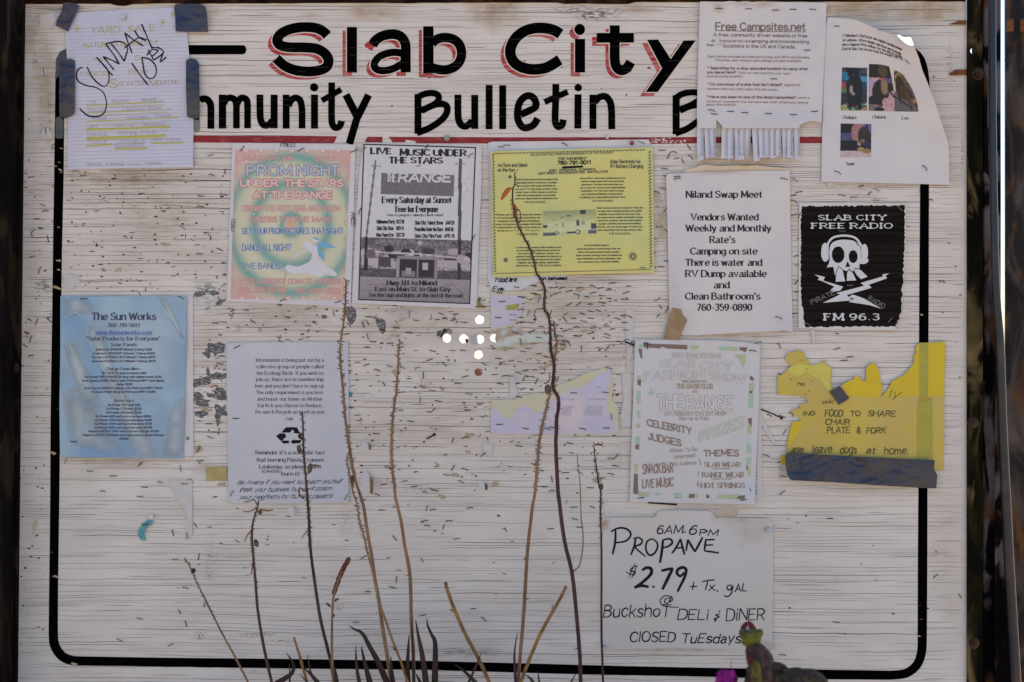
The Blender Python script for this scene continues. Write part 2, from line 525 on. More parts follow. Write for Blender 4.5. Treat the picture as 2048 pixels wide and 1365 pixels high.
# ------------------------------------------------------------------ staples (one mesh per look, shared)
STEEL = mat('staple_steel', (0.05, 0.05, 0.06), 0.45, metal=0.6, var=.3, scale=200)
STEELG = mat('staple_grey', (0.16, 0.17, 0.19), 0.4, metal=0.7, var=.3, scale=200)
RUST = mat('staple_rust', (0.07, 0.028, 0.012), 0.85, var=.5, scale=300)
def staple_mesh(name, m, w=13.0, lifted=False, bent=0.0):
    mb = MB()
    r = 0.00076
    L = w * S / 2
    d0 = 0.0012
    if lifted:
        mb.tube([(-L, .003, 0), (-L * .9, -.0015, .0015), (L * .1, -.0045, .001 + bent), (L, -.0035, -.0006), (L * 1.05, .002, 0)], r, 5)
    else:
        mb.tube([(-L, .003, 0), (-L, -d0, 0), (0, -d0 - .0002, bent), (L, -d0, 0), (L, .003, 0)], r, 5)
    me = bpy.data.meshes.new(name)
    me.from_pydata([tuple(v) for v in mb.v], [], mb.f)
    me.materials.append(m)
    return me
STM = [staple_mesh('staple', STEEL), staple_mesh('staple', STEELG, 12.5), staple_mesh('staple', RUST, 13.5),
       staple_mesh('staple', STEEL, 13, True), staple_mesh('staple', RUST, 11, True, .001), staple_mesh('staple', STEELG, 12, True, -.001),
       staple_mesh('staple', STEEL, 10, False, .0008)]
def staple(t, x, y, deg=0.0, kind=0, name='staple'):
    o = bpy.data.objects.new(name, STM[kind])
    COL.objects.link(o)
    o.parent = t.root
    o.location = at(x, y, t.h(x, y)) - t.base
    o.rotation_euler = (0, math.radians(deg), 0)
    return o
# ================================================================== SETTING
def stain_glare_mat(name, col, rough=0.8, nscale=60, lo=0.35, hi=0.65, stretch=(1, 1, 1)):
    m = mat(name, col, rough, var=0.25, scale=nscale)
    nt = m.node_tree
    N, L = nt.nodes, nt.links
    a = N.new('ShaderNodeAttribute'); a.attribute_name = 'fade'
    g = N.new('ShaderNodeNewGeometry')
    mp = N.new('ShaderNodeMapping'); mp.inputs['Scale'].default_value = stretch
    L.new(g.outputs['Position'], mp.inputs['Vector'])
    t = N.new('ShaderNodeTexNoise'); t.inputs['Scale'].default_value = nscale; t.inputs['Detail'].default_value = 6
    L.new(mp.outputs['Vector'], t.inputs['Vector'])
    r = N.new('ShaderNodeMapRange'); r.inputs['From Min'].default_value = lo; r.inputs['From Max'].default_value = hi
    L.new(t.outputs['Fac'], r.inputs['Value'])
    x = N.new('ShaderNodeMath'); x.operation = 'MULTIPLY'
    L.new(r.outputs['Result'], x.inputs[0]); L.new(a.outputs['Fac'], x.inputs[1])
    L.new(x.outputs['Value'], N['Principled BSDF'].inputs['Alpha'])
    return m

def stain(t, part, m, x, y, rx, ry, strength=1.0, seed=0, lift=0.00006, n=16, power=1.0):
    """a soft-edged stain soaked into the surface"""
    vs, fs, fd = [], [], []
    rings = 5
    vs.append(at(x, y, t.h(x, y) + lift)); fd.append(strength)
    rr = random.Random(seed + int(x * 7 + y))
    wob = [1 + rr.uniform(-.3, .3) for _ in range(n)]
    for k in range(1, rings + 1):
        f = k / rings
        for i in range(n):
            a = 2 * math.pi * i / n
            X, Y = x + rx * f * wob[i] * math.cos(a), y + ry * f * wob[i] * math.sin(a)
            vs.append(at(X, Y, t.h(X, Y) + lift)); fd.append(strength * (1 - f) ** power)
    for i in range(n):
        fs.append((0, 1 + i, 1 + (i + 1) % n))
    for k in range(rings - 1):
        for i in range(n):
            a, b = 1 + k * n + i, 1 + k * n + (i + 1) % n
            fs.append((a, a + n, b + n, b))
    o = link_mesh(part, vs, fs, m, t.root, t.base)
    at_ = o.data.attributes.new('fade', 'FLOAT', 'POINT')
    at_.data.foreach_set('value', fd)
    return o

# ground: one sheet to the horizon
gm = mat('desert_ground', (0.50, 0.375, 0.26), 0.95, col2=(0.42, 0.31, 0.21), scale=0.8, var=0.25, bump=0.02, bscale=14)
g = MB()
n = 60
ring = [0.0]
for k in range(46):
    ring.append(0.25 * 1.22 ** k)
vs, fs = [], []
for r_ in ring:
    for i in range(n):
        a = 2 * math.pi * i / n
        x, y = r_ * math.cos(a), r_ * math.sin(a)
        vs.append(Vector((x, y, 0.03 * noise.noise(Vector((x * .7, y * .7, 0))) if r_ < 40 else 0.0)))
for k in range(len(ring) - 1):
    for i in range(n):
        a, b = k * n + i, k * n + (i + 1) % n
        fs.append((a, a + n, b + n, b) if k else (a, a + n, b + n))
go = link_mesh('ground', vs, fs, gm, smooth=True)
tag(go, 'pale dry desert ground stretching away beneath the bulletin board', kind='structure')

ZG = 0.0
def py_of_z(z):
    return 682.5 + (ZC - z) / S

# ================================================================== THE BOARD
HOLES = [(959, 640, 9.5), (893.5, 677, 9.5), (927, 678, 9.5), (959.5, 679, 9.5), (989, 677, 9.0), (957, 710, 9.3), (957, 745, 8.5)]
board = Thing('bulletin_board', 'big white painted plywood bulletin board with black lettering and cracked grain', 'bulletin board',
              at(1000, 1405, 0))
paint = mat('weathered_white_paint', (0.665, 0.622, 0.585), 0.72, col2=(0.61, 0.56, 0.515), scale=5, stretch=(1, 1, 3), lo=.35, hi=.7,
            var=0.09, bump=0.0003, bscale=9, bstretch=(1.0, 1, 28))
# extra fine horizontal grain in the paint
def add_grain(m):
    nt = m.node_tree; N, L = nt.nodes, nt.links
    p = N['Principled BSDF']
    src = p.inputs['Base Color'].links[0].from_socket
    g = N.new('ShaderNodeNewGeometry')
    def layer(sx, sz, lo, hi, amt, src):
        mp = N.new('ShaderNodeMapping'); mp.inputs['Scale'].default_value = (sx, 1, sz)
        L.new(g.outputs['Position'], mp.inputs['Vector'])
        t = N.new('ShaderNodeTexNoise'); t.inputs['Scale'].default_value = 1.0; t.inputs['Detail'].default_value = 3
        t.inputs['Distortion'].default_value = 0.25
        L.new(mp.outputs['Vector'], t.inputs['Vector'])
        r = N.new('ShaderNodeMapRange'); r.inputs['From Min'].default_value = lo; r.inputs['From Max'].default_value = hi
        r.inputs['To Min'].default_value = 1 - amt; r.inputs['To Max'].default_value = 1.0
        L.new(t.outputs['Fac'], r.inputs['Value'])
        v = N.new('ShaderNodeVectorMath'); v.operation = 'SCALE'
        L.new(src, v.inputs[0]); L.new(r.outputs['Result'], v.inputs['Scale'])
        return v.outputs['Vector']
    src = layer(4, 900, .34, .46, .07, src)
    src = layer(14, 1300, .32, .46, .08, src)
    src = layer(400, 500, .3, .5, .06, src)
    L.new(src, p.inputs['Base Color'])
add_grain(paint)
ply = mat('plywood_edge', (0.30, 0.22, 0.14), 0.85, var=.3, scale=150, stretch=(1, 8, 1))

outer = [(20, 3), (1933, 1), (1936, 1405), (20, 1405)]
B = []
for i, a in enumerate(outer):
    b = outer[(i + 1) % 4]
    m_ = int(math.dist(a, b) / 120)
    B += [(a[0] + (b[0]-a[0]) * k / m_, a[1] + (b[1]-a[1]) * k / m_) for k in range(m_)]
loops = [list(range(len(B)))]
V = [Vector(p) for p in B]
for (hx, hy, hr) in HOLES:
    k0 = len(V)
    for k in range(20):
        a = 2 * math.pi * k / 20
        rr_ = hr * (1 + R.uniform(-.04, .04))
        V.append(Vector((hx + rr_ * math.cos(a), hy + rr_ * math.sin(a))))
    loops.append(list(range(k0, k0 + 20)))
r = delaunay_2d_cdt(V, [], loops, 1, 1e-4)
vv = r[0]
front, edges = MB(), MB()
tri = []
for f in r[2]:
    c = sum((vv[i] for i in f), Vector((0, 0))) / len(f)
    if any(math.dist(c, (hx, hy)) < hr * .9 for hx, hy, hr in HOLES):
        continue
    f = list(f)
    a = sum(vv[f[i]].x * vv[f[(i+1) % len(f)]].y - vv[f[(i+1) % len(f)]].x * vv[f[i]].y for i in range(len(f)))
    tri.append(f[::-1] if a > 0 else f)
nv = len(vv)
TH = 0.012
def flat(x, y, d):       # board thickness straight back, not along the view ray
    p = at(x, y, 0); return Vector((p.x, -d, p.z))
front.add([flat(v.x, v.y, 0) for v in vv] + [flat(v.x, v.y, -TH) for v in vv],
          tri + [tuple(i + nv for i in f[::-1]) for f in tri])
board.mesh('panel', paint, front)
cnt = {}
for f in tri:
    for i in range(len(f)):
        e = (f[i], f[(i+1) % len(f)]); k = tuple(sorted(e))
        cnt[k] = None if k in cnt else e
edges.v = [flat(v.x, v.y, 0) for v in vv] + [flat(v.x, v.y, -TH) for v in vv]
for e in cnt.values():
    if e: edges.f.append((e[1], e[0], e[0] + nv, e[1] + nv))
board.mesh('panel_edge', ply, edges)

# ---------------------------------------------------------- cracks in the paint, along the grain
crk = [mat('crack_dark', (0.085, 0.07, 0.07), 0.95, var=.2), mat('crack_mid', (0.26, 0.235, 0.23), 0.95, var=.2), mat('crack_brown', (0.27, 0.20, 0.16), 0.95, var=.2)]
def warp(x, y):
    return 5.0 * nz(x, y, 420, 3) + 1.6 * nz(x, y * 3, 70, 9)
y = 12.0
cr = random.Random(4)
while y < 1400:
    dens = 1.0 if y < 700 else .85
    x = cr.uniform(-120, 40)
    while x < 1930:
        ln = cr.choice([cr.uniform(30, 110), cr.uniform(90, 280), cr.uniform(200, 620)])
        if cr.random() < .86 * dens:
            y0 = y + cr.gauss(0, 1.4)
            slope = cr.uniform(-.006, .006)
            pts = []
            xx = max(x, 33)
            x_end = min(x + ln, 1931)
            ph = cr.uniform(0, 100)
            while xx < x_end:
                pts.append((xx, y0 + slope * (xx - x) + warp(xx, y0) + .8 * nz(xx, ph, 16, 2)))
                xx += cr.uniform(9, 15)
            if len(pts) > 2 and not any(abs(p[1] - hy) < hr + 1 and abs(p[0] - hx) < hr + 8 for p in pts for hx, hy, hr in HOLES):
                w0 = cr.choice([.5, .6, .7, .75, .85, .95, 1.15]) * (1 if y < 900 else .9)
                m = cr.choices(crk, [3, 5, 2])[0]
                board.ribbon('crack', m, pts, lambda u, w0=w0: max(.18, w0 * min(1, 5 * u, 5 * (1 - u)) ) , 0.00004)
        x += ln + cr.uniform(2, 60)
    y += cr.choice([3, 4, 5, 6.5, 8])
# pieces too small to pick apart: one part per tone
for (part, _), (mb, m) in list(board.acc.items()):
    board.mesh('crack', m, mb, kind='stuff')
board.acc = {}

# ---------------------------------------------------------- stains and wear
st_och = stain_glare_mat('ochre_stain', (0.50, 0.32, 0.11), nscale=35, lo=.2, hi=.62)
st_tan = stain_glare_mat('tan_stain', (0.56, 0.44, 0.29), nscale=25, lo=.2, hi=.75, stretch=(1, 1, 4))
st_gry = stain_glare_mat('grey_scuff', (0.17, 0.17, 0.18), nscale=240, lo=.47, hi=.53, stretch=(.35, 1, 1.4))
st_blu = stain_glare_mat('teal_smear', (0.16, 0.27, 0.27), nscale=90, lo=.42, hi=.6, stretch=(.8, 1, 1.3))
st_brn = stain_glare_mat('brown_stain', (0.12, 0.05, 0.02), nscale=160, lo=.4, hi=.6)
st_yel = stain_glare_mat('yellow_stain', (0.52, 0.46, 0.14), nscale=60, lo=.3, hi=.7)
ink_b = stain_glare_mat('faded_brown_print', (0.40, 0.28, 0.22), nscale=260, lo=.5, hi=.56, stretch=(1, 1, 1.6))
for a in [(745, 22, 80, 26, .55), (985, 30, 70, 40, .55), (1010, 14, 40, 14, .7), (620, 30, 30, 12, .25), (1280, 18, 70, 16, .35), (1700, 20, 150, 30, .6), (1860, 22, 110, 34, .6), (420, 25, 50, 20, .3), (80, 20, 60, 18, .3)]:
    stain(board, 'rust_stain', st_och, *a)
for a in [(260, 352, 160, 30, 1.0), (330, 420, 140, 50, .4), (92, 160, 26, 120, .9), (96, 250, 18, 60, .6), (60, 60, 30, 60, .8), (130, 20, 90, 10, .7), (240, 370, 190, 60, .35), (1480, 330, 120, 18, .6), (800, 620, 150, 16, .5), (560, 618, 130, 14, .5), (1140, 562, 170, 14, .55), (1460, 672, 130, 12, .5),
          (240, 925, 150, 14, .6), (1400, 1016, 130, 14, .4), (1720, 372, 120, 12, .6), (1700, 980, 120, 10, .4), (1240, 780, 20, 180, .2), (800, 655, 300, 60, .35), (1120, 620, 190, 60, .5), (1110, 720, 220, 80, .4), (560, 640, 150, 40, .5), (870, 860, 260, 90, .3), (300, 460, 180, 90, .3),
          (420, 660, 60, 120, .25), (1890, 1090, 60, 200, .22), (430, 940, 60, 14, .7), (60, 600, 30, 400, .15)]:
    stain(board, 'tan_stain', st_tan, *a)
for a in [(1322, 445, 14, 60, .8), (1316, 398, 10, 22, .7), (1335, 490, 14, 10, .4), (450, 940, 22, 10, .9), (1562, 945, 6, 26, .7), (800, 865, 14, 14, .4), (790, 655, 16, 12, .7)]:
    stain(board, 'yellow_stain', st_yel, *a)
for a in [(1200, 27, 55, 16, 1.0), (1180, 32, 20, 8, 1.0), (1150, 20, 80, 12, .5), (90, 572, 26, 16, .8), (1850, 410, 12, 30, 1.0), (930, 1305, 110, 14, .35), (1845, 380, 9, 16, 1)]:
    stain(board, 'grey_scuff', st_gry, *a)
for a in [(415, 578, 26, 18, 1.0), (416, 615, 12, 16, .8), (470, 655, 20, 16, .35), (404, 600, 30, 12, .5)]:
    stain(board, 'teal_smear', st_blu, *a)
for a in [(893, 663, 18, 7, 1.2), (910, 640, 8, 14, .8), (790, 672, 22, 5, .8), (70, 125, 9, 20, .6), (230, 352, 7, 5, 1), (148, 345, 14, 8, .9), (165, 352, 12, 4, .9), (105, 300, 6, 20, .6)]:
    stain(board, 'brown_stain', st_brn, *a)
for a in [(420, 1112, 16, 5, .9), (418, 1150, 8, 10, .6), (400, 1270, 16, 12, .9), (520, 1270, 60, 6, .7), (560, 1282, 50, 5, .7), (680, 1215, 14, 8, .7), (850, 770, 22, 18, .5), (760, 965, 50, 12, .5), (850, 980, 60, 8, .5), (690, 1040, 20, 60, .3),
          (420, 1130, 18, 60, .3), (510, 1345, 20, 6, .5), (500, 1190, 26, 4, .5), (1860, 735, 10, 16, .6), (1900, 120, 8, 60, .5), (1925, 300, 4, 60, .8)]:
    stain(board, 'faded_print', ink_b, *a)
# black weathered patches and leaf-shaped marks
blk = mat('dark_grey_paint_patch', (0.10, 0.10, 0.105), 0.85, col2=(0.42, 0.40, 0.39), scale=160, stretch=(1, 1, 2), lo=.5, hi=.68)
def patches(part, m, spots, seed):
    for i, (x, y, rx, ry, rot) in enumerate(spots):
        board.poly(part, m, smooth(blob(x, y, rx, ry, seed + i, 13, .42, rot), 2, True), 0.0001)
patches('dark_patch', blk, [(432, 700, 17, 12, .2), (415, 708, 10, 9, 0), (443, 697, 9, 7, 0), (400, 765, 22, 8, -.2), (425, 752, 10, 5, .3), (440, 752, 12, 6, 0), (438, 787, 16, 10, .2), (420, 790, 8, 4, .5), (396, 792, 11, 9, 1), (406, 806, 17, 9, .3), (441, 823, 13, 14, .1), (403, 829, 13, 6, .1), (390, 800, 8, 6, 0), (437, 842, 5, 10, 0), (415, 745, 5, 8, 0),
                            (398, 590, 16, 6, -.2), (424, 585, 12, 5, .3), (440, 604, 7, 10, .8)], 30)
board.poly('dark_patch', blk, smooth(crop(640, 590, 3.25)(165, 85, 200, 75, 232, 95, 235, 150, 210, 192, 190, 185, 170, 140), 3, True), 0.0001)
board.poly('dark_patch', blk, smooth(crop(640, 590, 3.25)(362, 155, 400, 155, 425, 175, 425, 235, 405, 255, 385, 225, 368, 190), 3, True), 0.0001)
for x, y, r_ in [(648, 634, 4), (880, 668, 5), (700, 746, 2), (560, 610, 3), (590, 644, 3)]:
    board.poly('dark_patch', blk, blob(x, y, r_ * 1.6, r_, int(x), 9), 0.0001)
# specks: rust and dark dots scattered over the paint
sp = mat('rust_speck', (0.10, 0.045, 0.02), 0.9)
sr = random.Random(19)
for k in range(760):
    zone = sr.random()
    if zone < .5: x, y = sr.uniform(385, 1260), sr.uniform(560, 960)
    elif zone < .7: x, y = sr.uniform(130, 460), sr.uniform(345, 590)
    elif zone < .82: x, y = sr.uniform(40, 115), sr.uniform(200, 1300)
    else: x, y = sr.uniform(40, 1925), sr.uniform(10, 1300)
    if any(math.dist((x, y), (hx, hy)) < hr + 4 for hx, hy, hr in HOLES): continue
    r_ = sr.uniform(.6, 1.9)
    board.poly('rust_speck', sp, blob(x, y, r_ * sr.uniform(1, 2.4), r_, k, 7), 0.00012)
ds = mat('broken_staple_end', (0.055, 0.045, 0.045), .7, var=.4, scale=80); ds2 = mat('rusty_staple_end', (0.13, 0.055, 0.02), .8, var=.4, scale=80)
for k in range(330):
    z_ = sr.random()
    if z_ < .62: x, y = sr.uniform(385, 1262), sr.uniform(560, 900)
    elif z_ < .8: x, y = sr.uniform(385, 1262), sr.uniform(880, 1180)
    elif z_ < .92: x, y = sr.uniform(130, 460), sr.uniform(380, 590)
    else: x, y = sr.uniform(1300, 1900), sr.uniform(330, 1200)
    if any(math.dist((x, y), (hx, hy)) < hr + 14 for hx, hy, hr in HOLES): continue
    L_ = sr.uniform(2.5, 6.5); a_ = sr.gauss(0, .18) if sr.random() < .8 else sr.uniform(-1.5, 1.5)
    w_ = sr.uniform(1.3, 2.6)
    board.ribbon('staple_end', ds if sr.random() < .65 else ds2, [(x - L_ * math.cos(a_), y - L_ * math.sin(a_)), (x + sr.uniform(-1, 1), y + sr.uniform(-.8, .8)), (x + L_ * math.cos(a_), y + L_ * math.sin(a_))], lambda u, w_=w_: w_ * (.5 + .5 * math.sin(math.pi * u)), 0.00014)
tn = mat('torn_tan_patch', (0.42, 0.33, 0.24), 0.9, var=.3, scale=80)
for k in range(60):
    x, y = sr.uniform(160, 1260), sr.uniform(350, 1000)
    r_ = sr.uniform(2.5, 6)
    board.poly('paper_scrap', tn, blob(x, y, r_ * 1.5, r_, k, 9, .5), 0.00013)
for (part, _), (mb, m) in list(board.acc.items()):
    board.mesh(part, m, mb, kind='stuff')
board.acc = {}

# ---------------------------------------------------------- black border line
blackp = mat('black_sign_paint', (0.002, 0.0018, 0.0022), 0.85, var=.3, scale=60, spec=.0)
cen = [(487, 100)] + [(380, 100), (250, 99), (158, 99)]
corner = smooth([(158, 99), (137, 106), (124, 122), (120, 145)], 4)
left = [(120, 145), (118, 340), (115, 500), (111, 800), (109.5, 1000), (107, 1200), (106.5, 1265)]
c2 = smooth([(106.5, 1265), (109, 1290), (122, 1311), (142, 1321), (165, 1322.5)], 4)
bot = [(165, 1322.5), (340, 1325), (860, 1331.5), (1170, 1340), (1580, 1348.5), (1780, 1351)]
c3 = smooth([(1780, 1351), (1812, 1347), (1834, 1330), (1843, 1305), (1844.5, 1280)], 4)
right = [(1844.5, 1280), (1845.5, 1050), (1847.5, 680), (1849, 400), (1850, 250)]
c4 = smooth([(1850, 250), (1850, 170), (1840, 120), (1812, 98), (1775, 92)], 4)
path = cen[:-1] + corner[:-1] + left[:-1] + c2[:-1] + bot[:-1] + c3[:-1] + right[:-1] + c4 + [(1690, 92)]
board.ribbon('painted_border', blackp, path, lambda u: 18.5 + .6 * math.sin(u * 60), 0.00018, seg=14)
board.poly('painted_border', blackp, [(486, 91), (491, 93), (493, 100), (491, 107), (486, 109)], 0.00018)
# chips where the wood shows through
chip = mat('chipped_wood', (0.42, 0.33, 0.2), 0.9, var=.3, scale=90)
for x, y, r_ in [(121, 340, 3), (117, 455, 2), (118, 522, 4), (117, 540, 2.5), (113, 575, 6), (122, 345, 2), (108, 907, 5), (110, 1153, 4), (150, 1329, 5), (112, 333, 2), (122, 297, 2.5), (118, 325, 2), (1838, 1273, 3), (1843, 630, 3)]:
    board.poly('paint_chip', chip, blob(x, y, r_ * 1.3, r_ * .55, int(x + y), 8, .5, .3), 0.0003)
for (part, _), (mb, m) in list(board.acc.items()):
    board.mesh(part, m, mb, kind='stuff' if part == 'paint_chip' else None)
board.acc = {}

# ---------------------------------------------------------- red rule
redp = mat('red_sign_paint', (0.23, 0.007, 0.012), 0.6, col2=(0.36, 0.11, 0.10), scale=50, stretch=(1, 1, 9), lo=.52, hi=.72, var=.15)
for q in [[(386, 271), (674, 273), (668, 287), (386, 285.5)], [(735, 274), (765, 274), (765, 285.5), (729, 285)], [(777, 274), (1000, 275), (1000, 287.5), (832, 287), (830, 283), (812, 280), (810, 285), (785, 285)], [(1000, 275), (1300, 275), (1300, 288), (1000, 287.5)],
          [(1300, 275), (1450, 274), (1648, 274), (1648, 287), (1450, 287), (1300, 288)]]:
    board.poly('red_rule', redp, q, 0.00017)
faded = mat('bare_paint_flake', (0.62, 0.55, 0.50), 0.8)
for k in range(46):
    x = R.uniform(1302, 1372); y_ = R.uniform(277, 287)
    board.poly('red_rule_flake', faded, blob(x, y_, R.uniform(1, 3.2), R.uniform(.5, 1.2), k, 7), 0.00032)
for (part, _), (mb, m) in list(board.acc.items()):
    board.mesh(part, m, mb, kind='stuff' if 'flake' in part else None)
board.acc = {}

# ---------------------------------------------------------- painted letters
cream = mat('cream_outline_paint', (0.64, 0.585, 0.51), 0.7, var=.1)
redsh = mat('red_shadow_paint', (0.34, 0.014, 0.026), 0.6, col2=(0.52, 0.19, 0.175), scale=26, stretch=(1, 1, 12), lo=.44, hi=.66, var=.2)
K = crop(500, 0, 3.9); M_ = crop(980, 0, 3.9); Z = crop(0, 0, 3.9)
def letter(strokes, polys=(), shadow=True, part='painted_letter'):
    def lay(m, grow, dx, dy, lift):
        for pts, w in strokes:
            board.ribbon(part, m, [(x + dx, y + dy) for x, y in pts], (w / 3.9 + grow), lift, seg=6)
        for pg in polys:
            pg2 = [(x + dx, y + dy) for x, y in pg]
            if grow:
                board.ribbon(part, m, pg2 + [pg2[0]], grow, lift, closed=True, seg=6)
            board.poly(part, m, pg2, lift)
    if shadow:
        lay(redsh, -1.5, -9.2, 7.2, 0.00015)
        lay(cream, 4.2, 0, 0, 0.00028)
    lay(blackp, 0, 0, 0, 0.00042)
    for (p_, _), (mb, m) in list(board.acc.items()):
        nm = {'red_shadow_paint': 'letter_shadow', 'cream_outline_paint': 'letter_outline'}.get(m.name, part)
        board.mesh(nm, m, mb)
    board.acc = {}
# S l a b
letter([(smooth(K(604, 278, 575, 250, 520, 222, 430, 213, 330, 225, 245, 262, 212, 312, 232, 352, 300, 370, 420, 372, 520, 382, 585, 420, 612, 470, 600, 520, 545, 550, 450, 560, 350, 548, 270, 515, 205, 458), 5), 78)])
letter([(K(795, 212, 795, 568), 80)])
letter([(smooth(K(955, 352, 985, 312, 1040, 280, 1120, 268, 1180, 290, 1212, 345, 1215, 420), 5), 77), (K(1213, 400, 1214, 566), 80),
        (smooth(K(1200, 420, 1120, 410, 1030, 432, 980, 475, 970, 520, 1000, 548, 1060, 552, 1130, 532, 1195, 492), 5), 58)])
letter([(K(1391, 207, 1391, 575), 82), (smooth(K(1420, 340, 1455, 310, 1510, 295, 1580, 305, 1630, 345, 1650, 405, 1640, 470, 1600, 520, 1540, 545, 1480, 545, 1420, 530), 5), 74)])
# C i t y
letter([(smooth(M_(550, 268, 500, 238, 430, 222, 350, 222, 270, 245, 200, 300, 160, 380, 168, 455, 215, 510, 290, 538, 370, 542, 450, 525, 545, 468), 5), 84)])
letter([(M_(702, 305, 702, 567), 80)], [smooth(blob(980 + 700 / 3.9, 232 / 3.9, 10.8, 11.3, 3, 14, .03), 2, True)])
letter([(smooth(M_(973, 200, 973, 330, 973, 460, 985, 520, 1020, 550, 1065, 535, 1098, 485), 5), 78), (M_(832, 297, 1122, 296), 76)])
letter([], [M_(1225, 312, 1312, 310, 1410, 462, 1510, 318, 1606, 316, 1308, 720, 1212, 720, 1342, 535)])
# (co)mmunity
letter([(smooth(Z(1560, 790, 1575, 775, 1610, 775, 1640, 810, 1645, 860), 4), 54), (Z(1645, 840, 1645, 1006), 54), (Z(1530, 745, 1530, 1006), 54)], shadow=False)
letter([(Z(1735, 740, 1735, 1005), 58), (smooth(Z(1745, 810, 1765, 775, 1800, 765, 1835, 785, 1845, 840), 4), 52), (Z(1844, 820, 1844, 1004), 52),
        (smooth(Z(1850, 810, 1870, 775, 1895, 765, 1925, 785, 1931, 840), 4), 52), (Z(1931, 820, 1931, 1003), 52)], shadow=False)
letter([(smooth(K(77, 740, 78, 850, 82, 930, 105, 975, 145, 975, 178, 940), 4), 54), (K(188, 740, 188, 1003), 55)], shadow=False)
letter([(K(282, 740, 282, 1005), 54), (smooth(K(300, 830, 320, 785, 355, 765, 390, 785, 404, 840, 406, 900), 4), 52), (K(406, 880, 406, 1004), 52)], shadow=False)
letter([(K(503, 740, 503, 1005), 55)], [smooth(blob(500 + 500/3.9, 683/3.9, 8.4, 8, 5, 12, .05), 2, True)], shadow=False)
letter([(smooth(K(637, 645, 637, 760, 636, 900, 642, 970, 668, 998, 700, 985, 715, 945), 5), 52), (K(560, 787, 712, 700), 46)], shadow=False)
letter([(K(748, 740, 838, 915), 60), (K(925, 742, 832, 930, 775, 1125), 58)], shadow=False)
# Bulletin
letter([(K(1310, 735, 1310, 1045), 54), (smooth(K(1305, 765, 1360, 735, 1430, 728, 1470, 750, 1462, 795, 1400, 835, 1330, 862), 5), 50),
        (smooth(K(1340, 865, 1400, 835, 1470, 812, 1530, 825, 1535, 880, 1490, 940, 1400, 1000, 1300, 1040), 5), 52)], shadow=False)
letter([(smooth(K(1622, 740, 1622, 850, 1626, 930, 1650, 978, 1690, 985, 1735, 945), 4), 54), (K(1753, 742, 1753, 1008), 54)], shadow=False)
letter([(K(1865, 665, 1865, 1010), 54)], shadow=False)
letter([(K(1971, 667, 1971, 1010), 55)], shadow=False)
letter([(smooth(M_(240, 895, 300, 868, 355, 835, 352, 785, 320, 752, 275, 755, 232, 800, 215, 870, 220, 940, 250, 990, 290, 998, 340, 975, 372, 925), 5), 56)], shadow=False)
letter([(smooth(M_(513, 658, 513, 760, 508, 900, 512, 965, 535, 990, 562, 975, 572, 935), 5), 54), (M_(425, 798, 607, 718), 48)], shadow=False)
letter([(M_(687, 738, 685, 1005), 55)], [smooth(blob(980 + 688/3.9, 686/3.9, 7.4, 7.6, 6, 12, .05), 2, True)], shadow=False)
letter([(M_(803, 740, 803, 1008), 54), (smooth(M_(815, 800, 850, 762, 900, 755, 938, 800, 948, 870, 950, 920), 4), 54), (M_(949, 900, 950, 1010), 54)], shadow=False)
# B(oard), mostly under a flyer
letter([(M_(1452, 745, 1452, 1050), 56), (smooth(M_(1445, 770, 1500, 735, 1570, 722, 1625, 730, 1640, 770, 1580, 815, 1480, 858), 5), 50),
        (smooth(M_(1480, 865, 1560, 830, 1640, 820, 1690, 850, 1690, 900, 1620, 950, 1540, 1005, 1445, 1042), 5), 52)], shadow=False)

# hairline grain cracks that run on through the black letters
hc = mat('crack_in_black_paint', (0.045, 0.038, 0.036), .95)
lr = random.Random(8)
for k in range(210):
    x, y_ = lr.uniform(400, 1380), lr.uniform(48, 262)
    L_ = lr.uniform(15, 60)
    board.ribbon('letter_crack', hc, [(x + L_ * f, y_ + 1.2 * nz(x + L_ * f, y_, 20, 4)) for f in (0, .25, .5, .75, 1)], lambda u: .7 * math.sin(math.pi * min(1, u + .02)), 0.00055)
# only the stretches over black paint are kept
mb_, m_ = board.acc.pop(('letter_crack', hc.name))
boxes = [(537, 700), (694, 713), (733, 823), (847, 934), (1000, 1128), (1148, 1172), (1190, 1268), (1285, 1395)]
BVH = None
from mathutils.bvhtree import BVHTree
lv, lf = [], []
for o_ in board.root.children:
    if o_.name.startswith('painted_letter'):
        off = len(lv); lv += [v.co.copy() for v in o_.data.vertices]; lf += [tuple(i + off for i in p.vertices) for p in o_.data.polygons]
BVH = BVHTree.FromPolygons(lv, lf)
keep = []
for f in mb_.f:
    c_ = sum((Vector(mb_.v[i]) for i in f), Vector()) / len(f) - board.base
    if BVH.ray_cast(c_ + Vector((0, -.01, 0)), Vector((0, 1, 0)), .02)[0] is not None: keep.append(f)
mb_.f = keep
board.mesh('letter_crack', hc, mb_, kind='stuff')

# ---------------------------------------------------------- staples left in the board (about three hundred)
sr = random.Random(52)
TAKEN = []
def scatter(n, x0, x1, y0, y1, flatness=.75):
    k = 0; tries = 0
    while k < n and tries < n * 20:
        tries += 1
        x, y_ = sr.uniform(x0, x1), sr.uniform(y0, y1)
        if any(math.dist((x, y_), (hx, hy)) < hr + 9 for hx, hy, hr in HOLES): continue
        if any(math.dist((x, y_), q) < 11 for q in TAKEN): continue
        TAKEN.append((x, y_))
        deg = sr.gauss(0, 9) if sr.random() < flatness else sr.uniform(-90, 90)
        staple(board, x, y_, deg, sr.choices(range(7), [5, 4, 4, 3, 2, 3, 4])[0])
        k += 1
scatter(78, 1030, 1262, 566, 700, .7)
scatter(20, 985, 1120, 690, 770)
scatter(34, 725, 980, 622, 770, .75)
scatter(34, 712, 1100, 770, 985, .8)
scatter(12, 455, 700, 612, 680, .5)
scatter(12, 390, 455, 620, 960, .5)
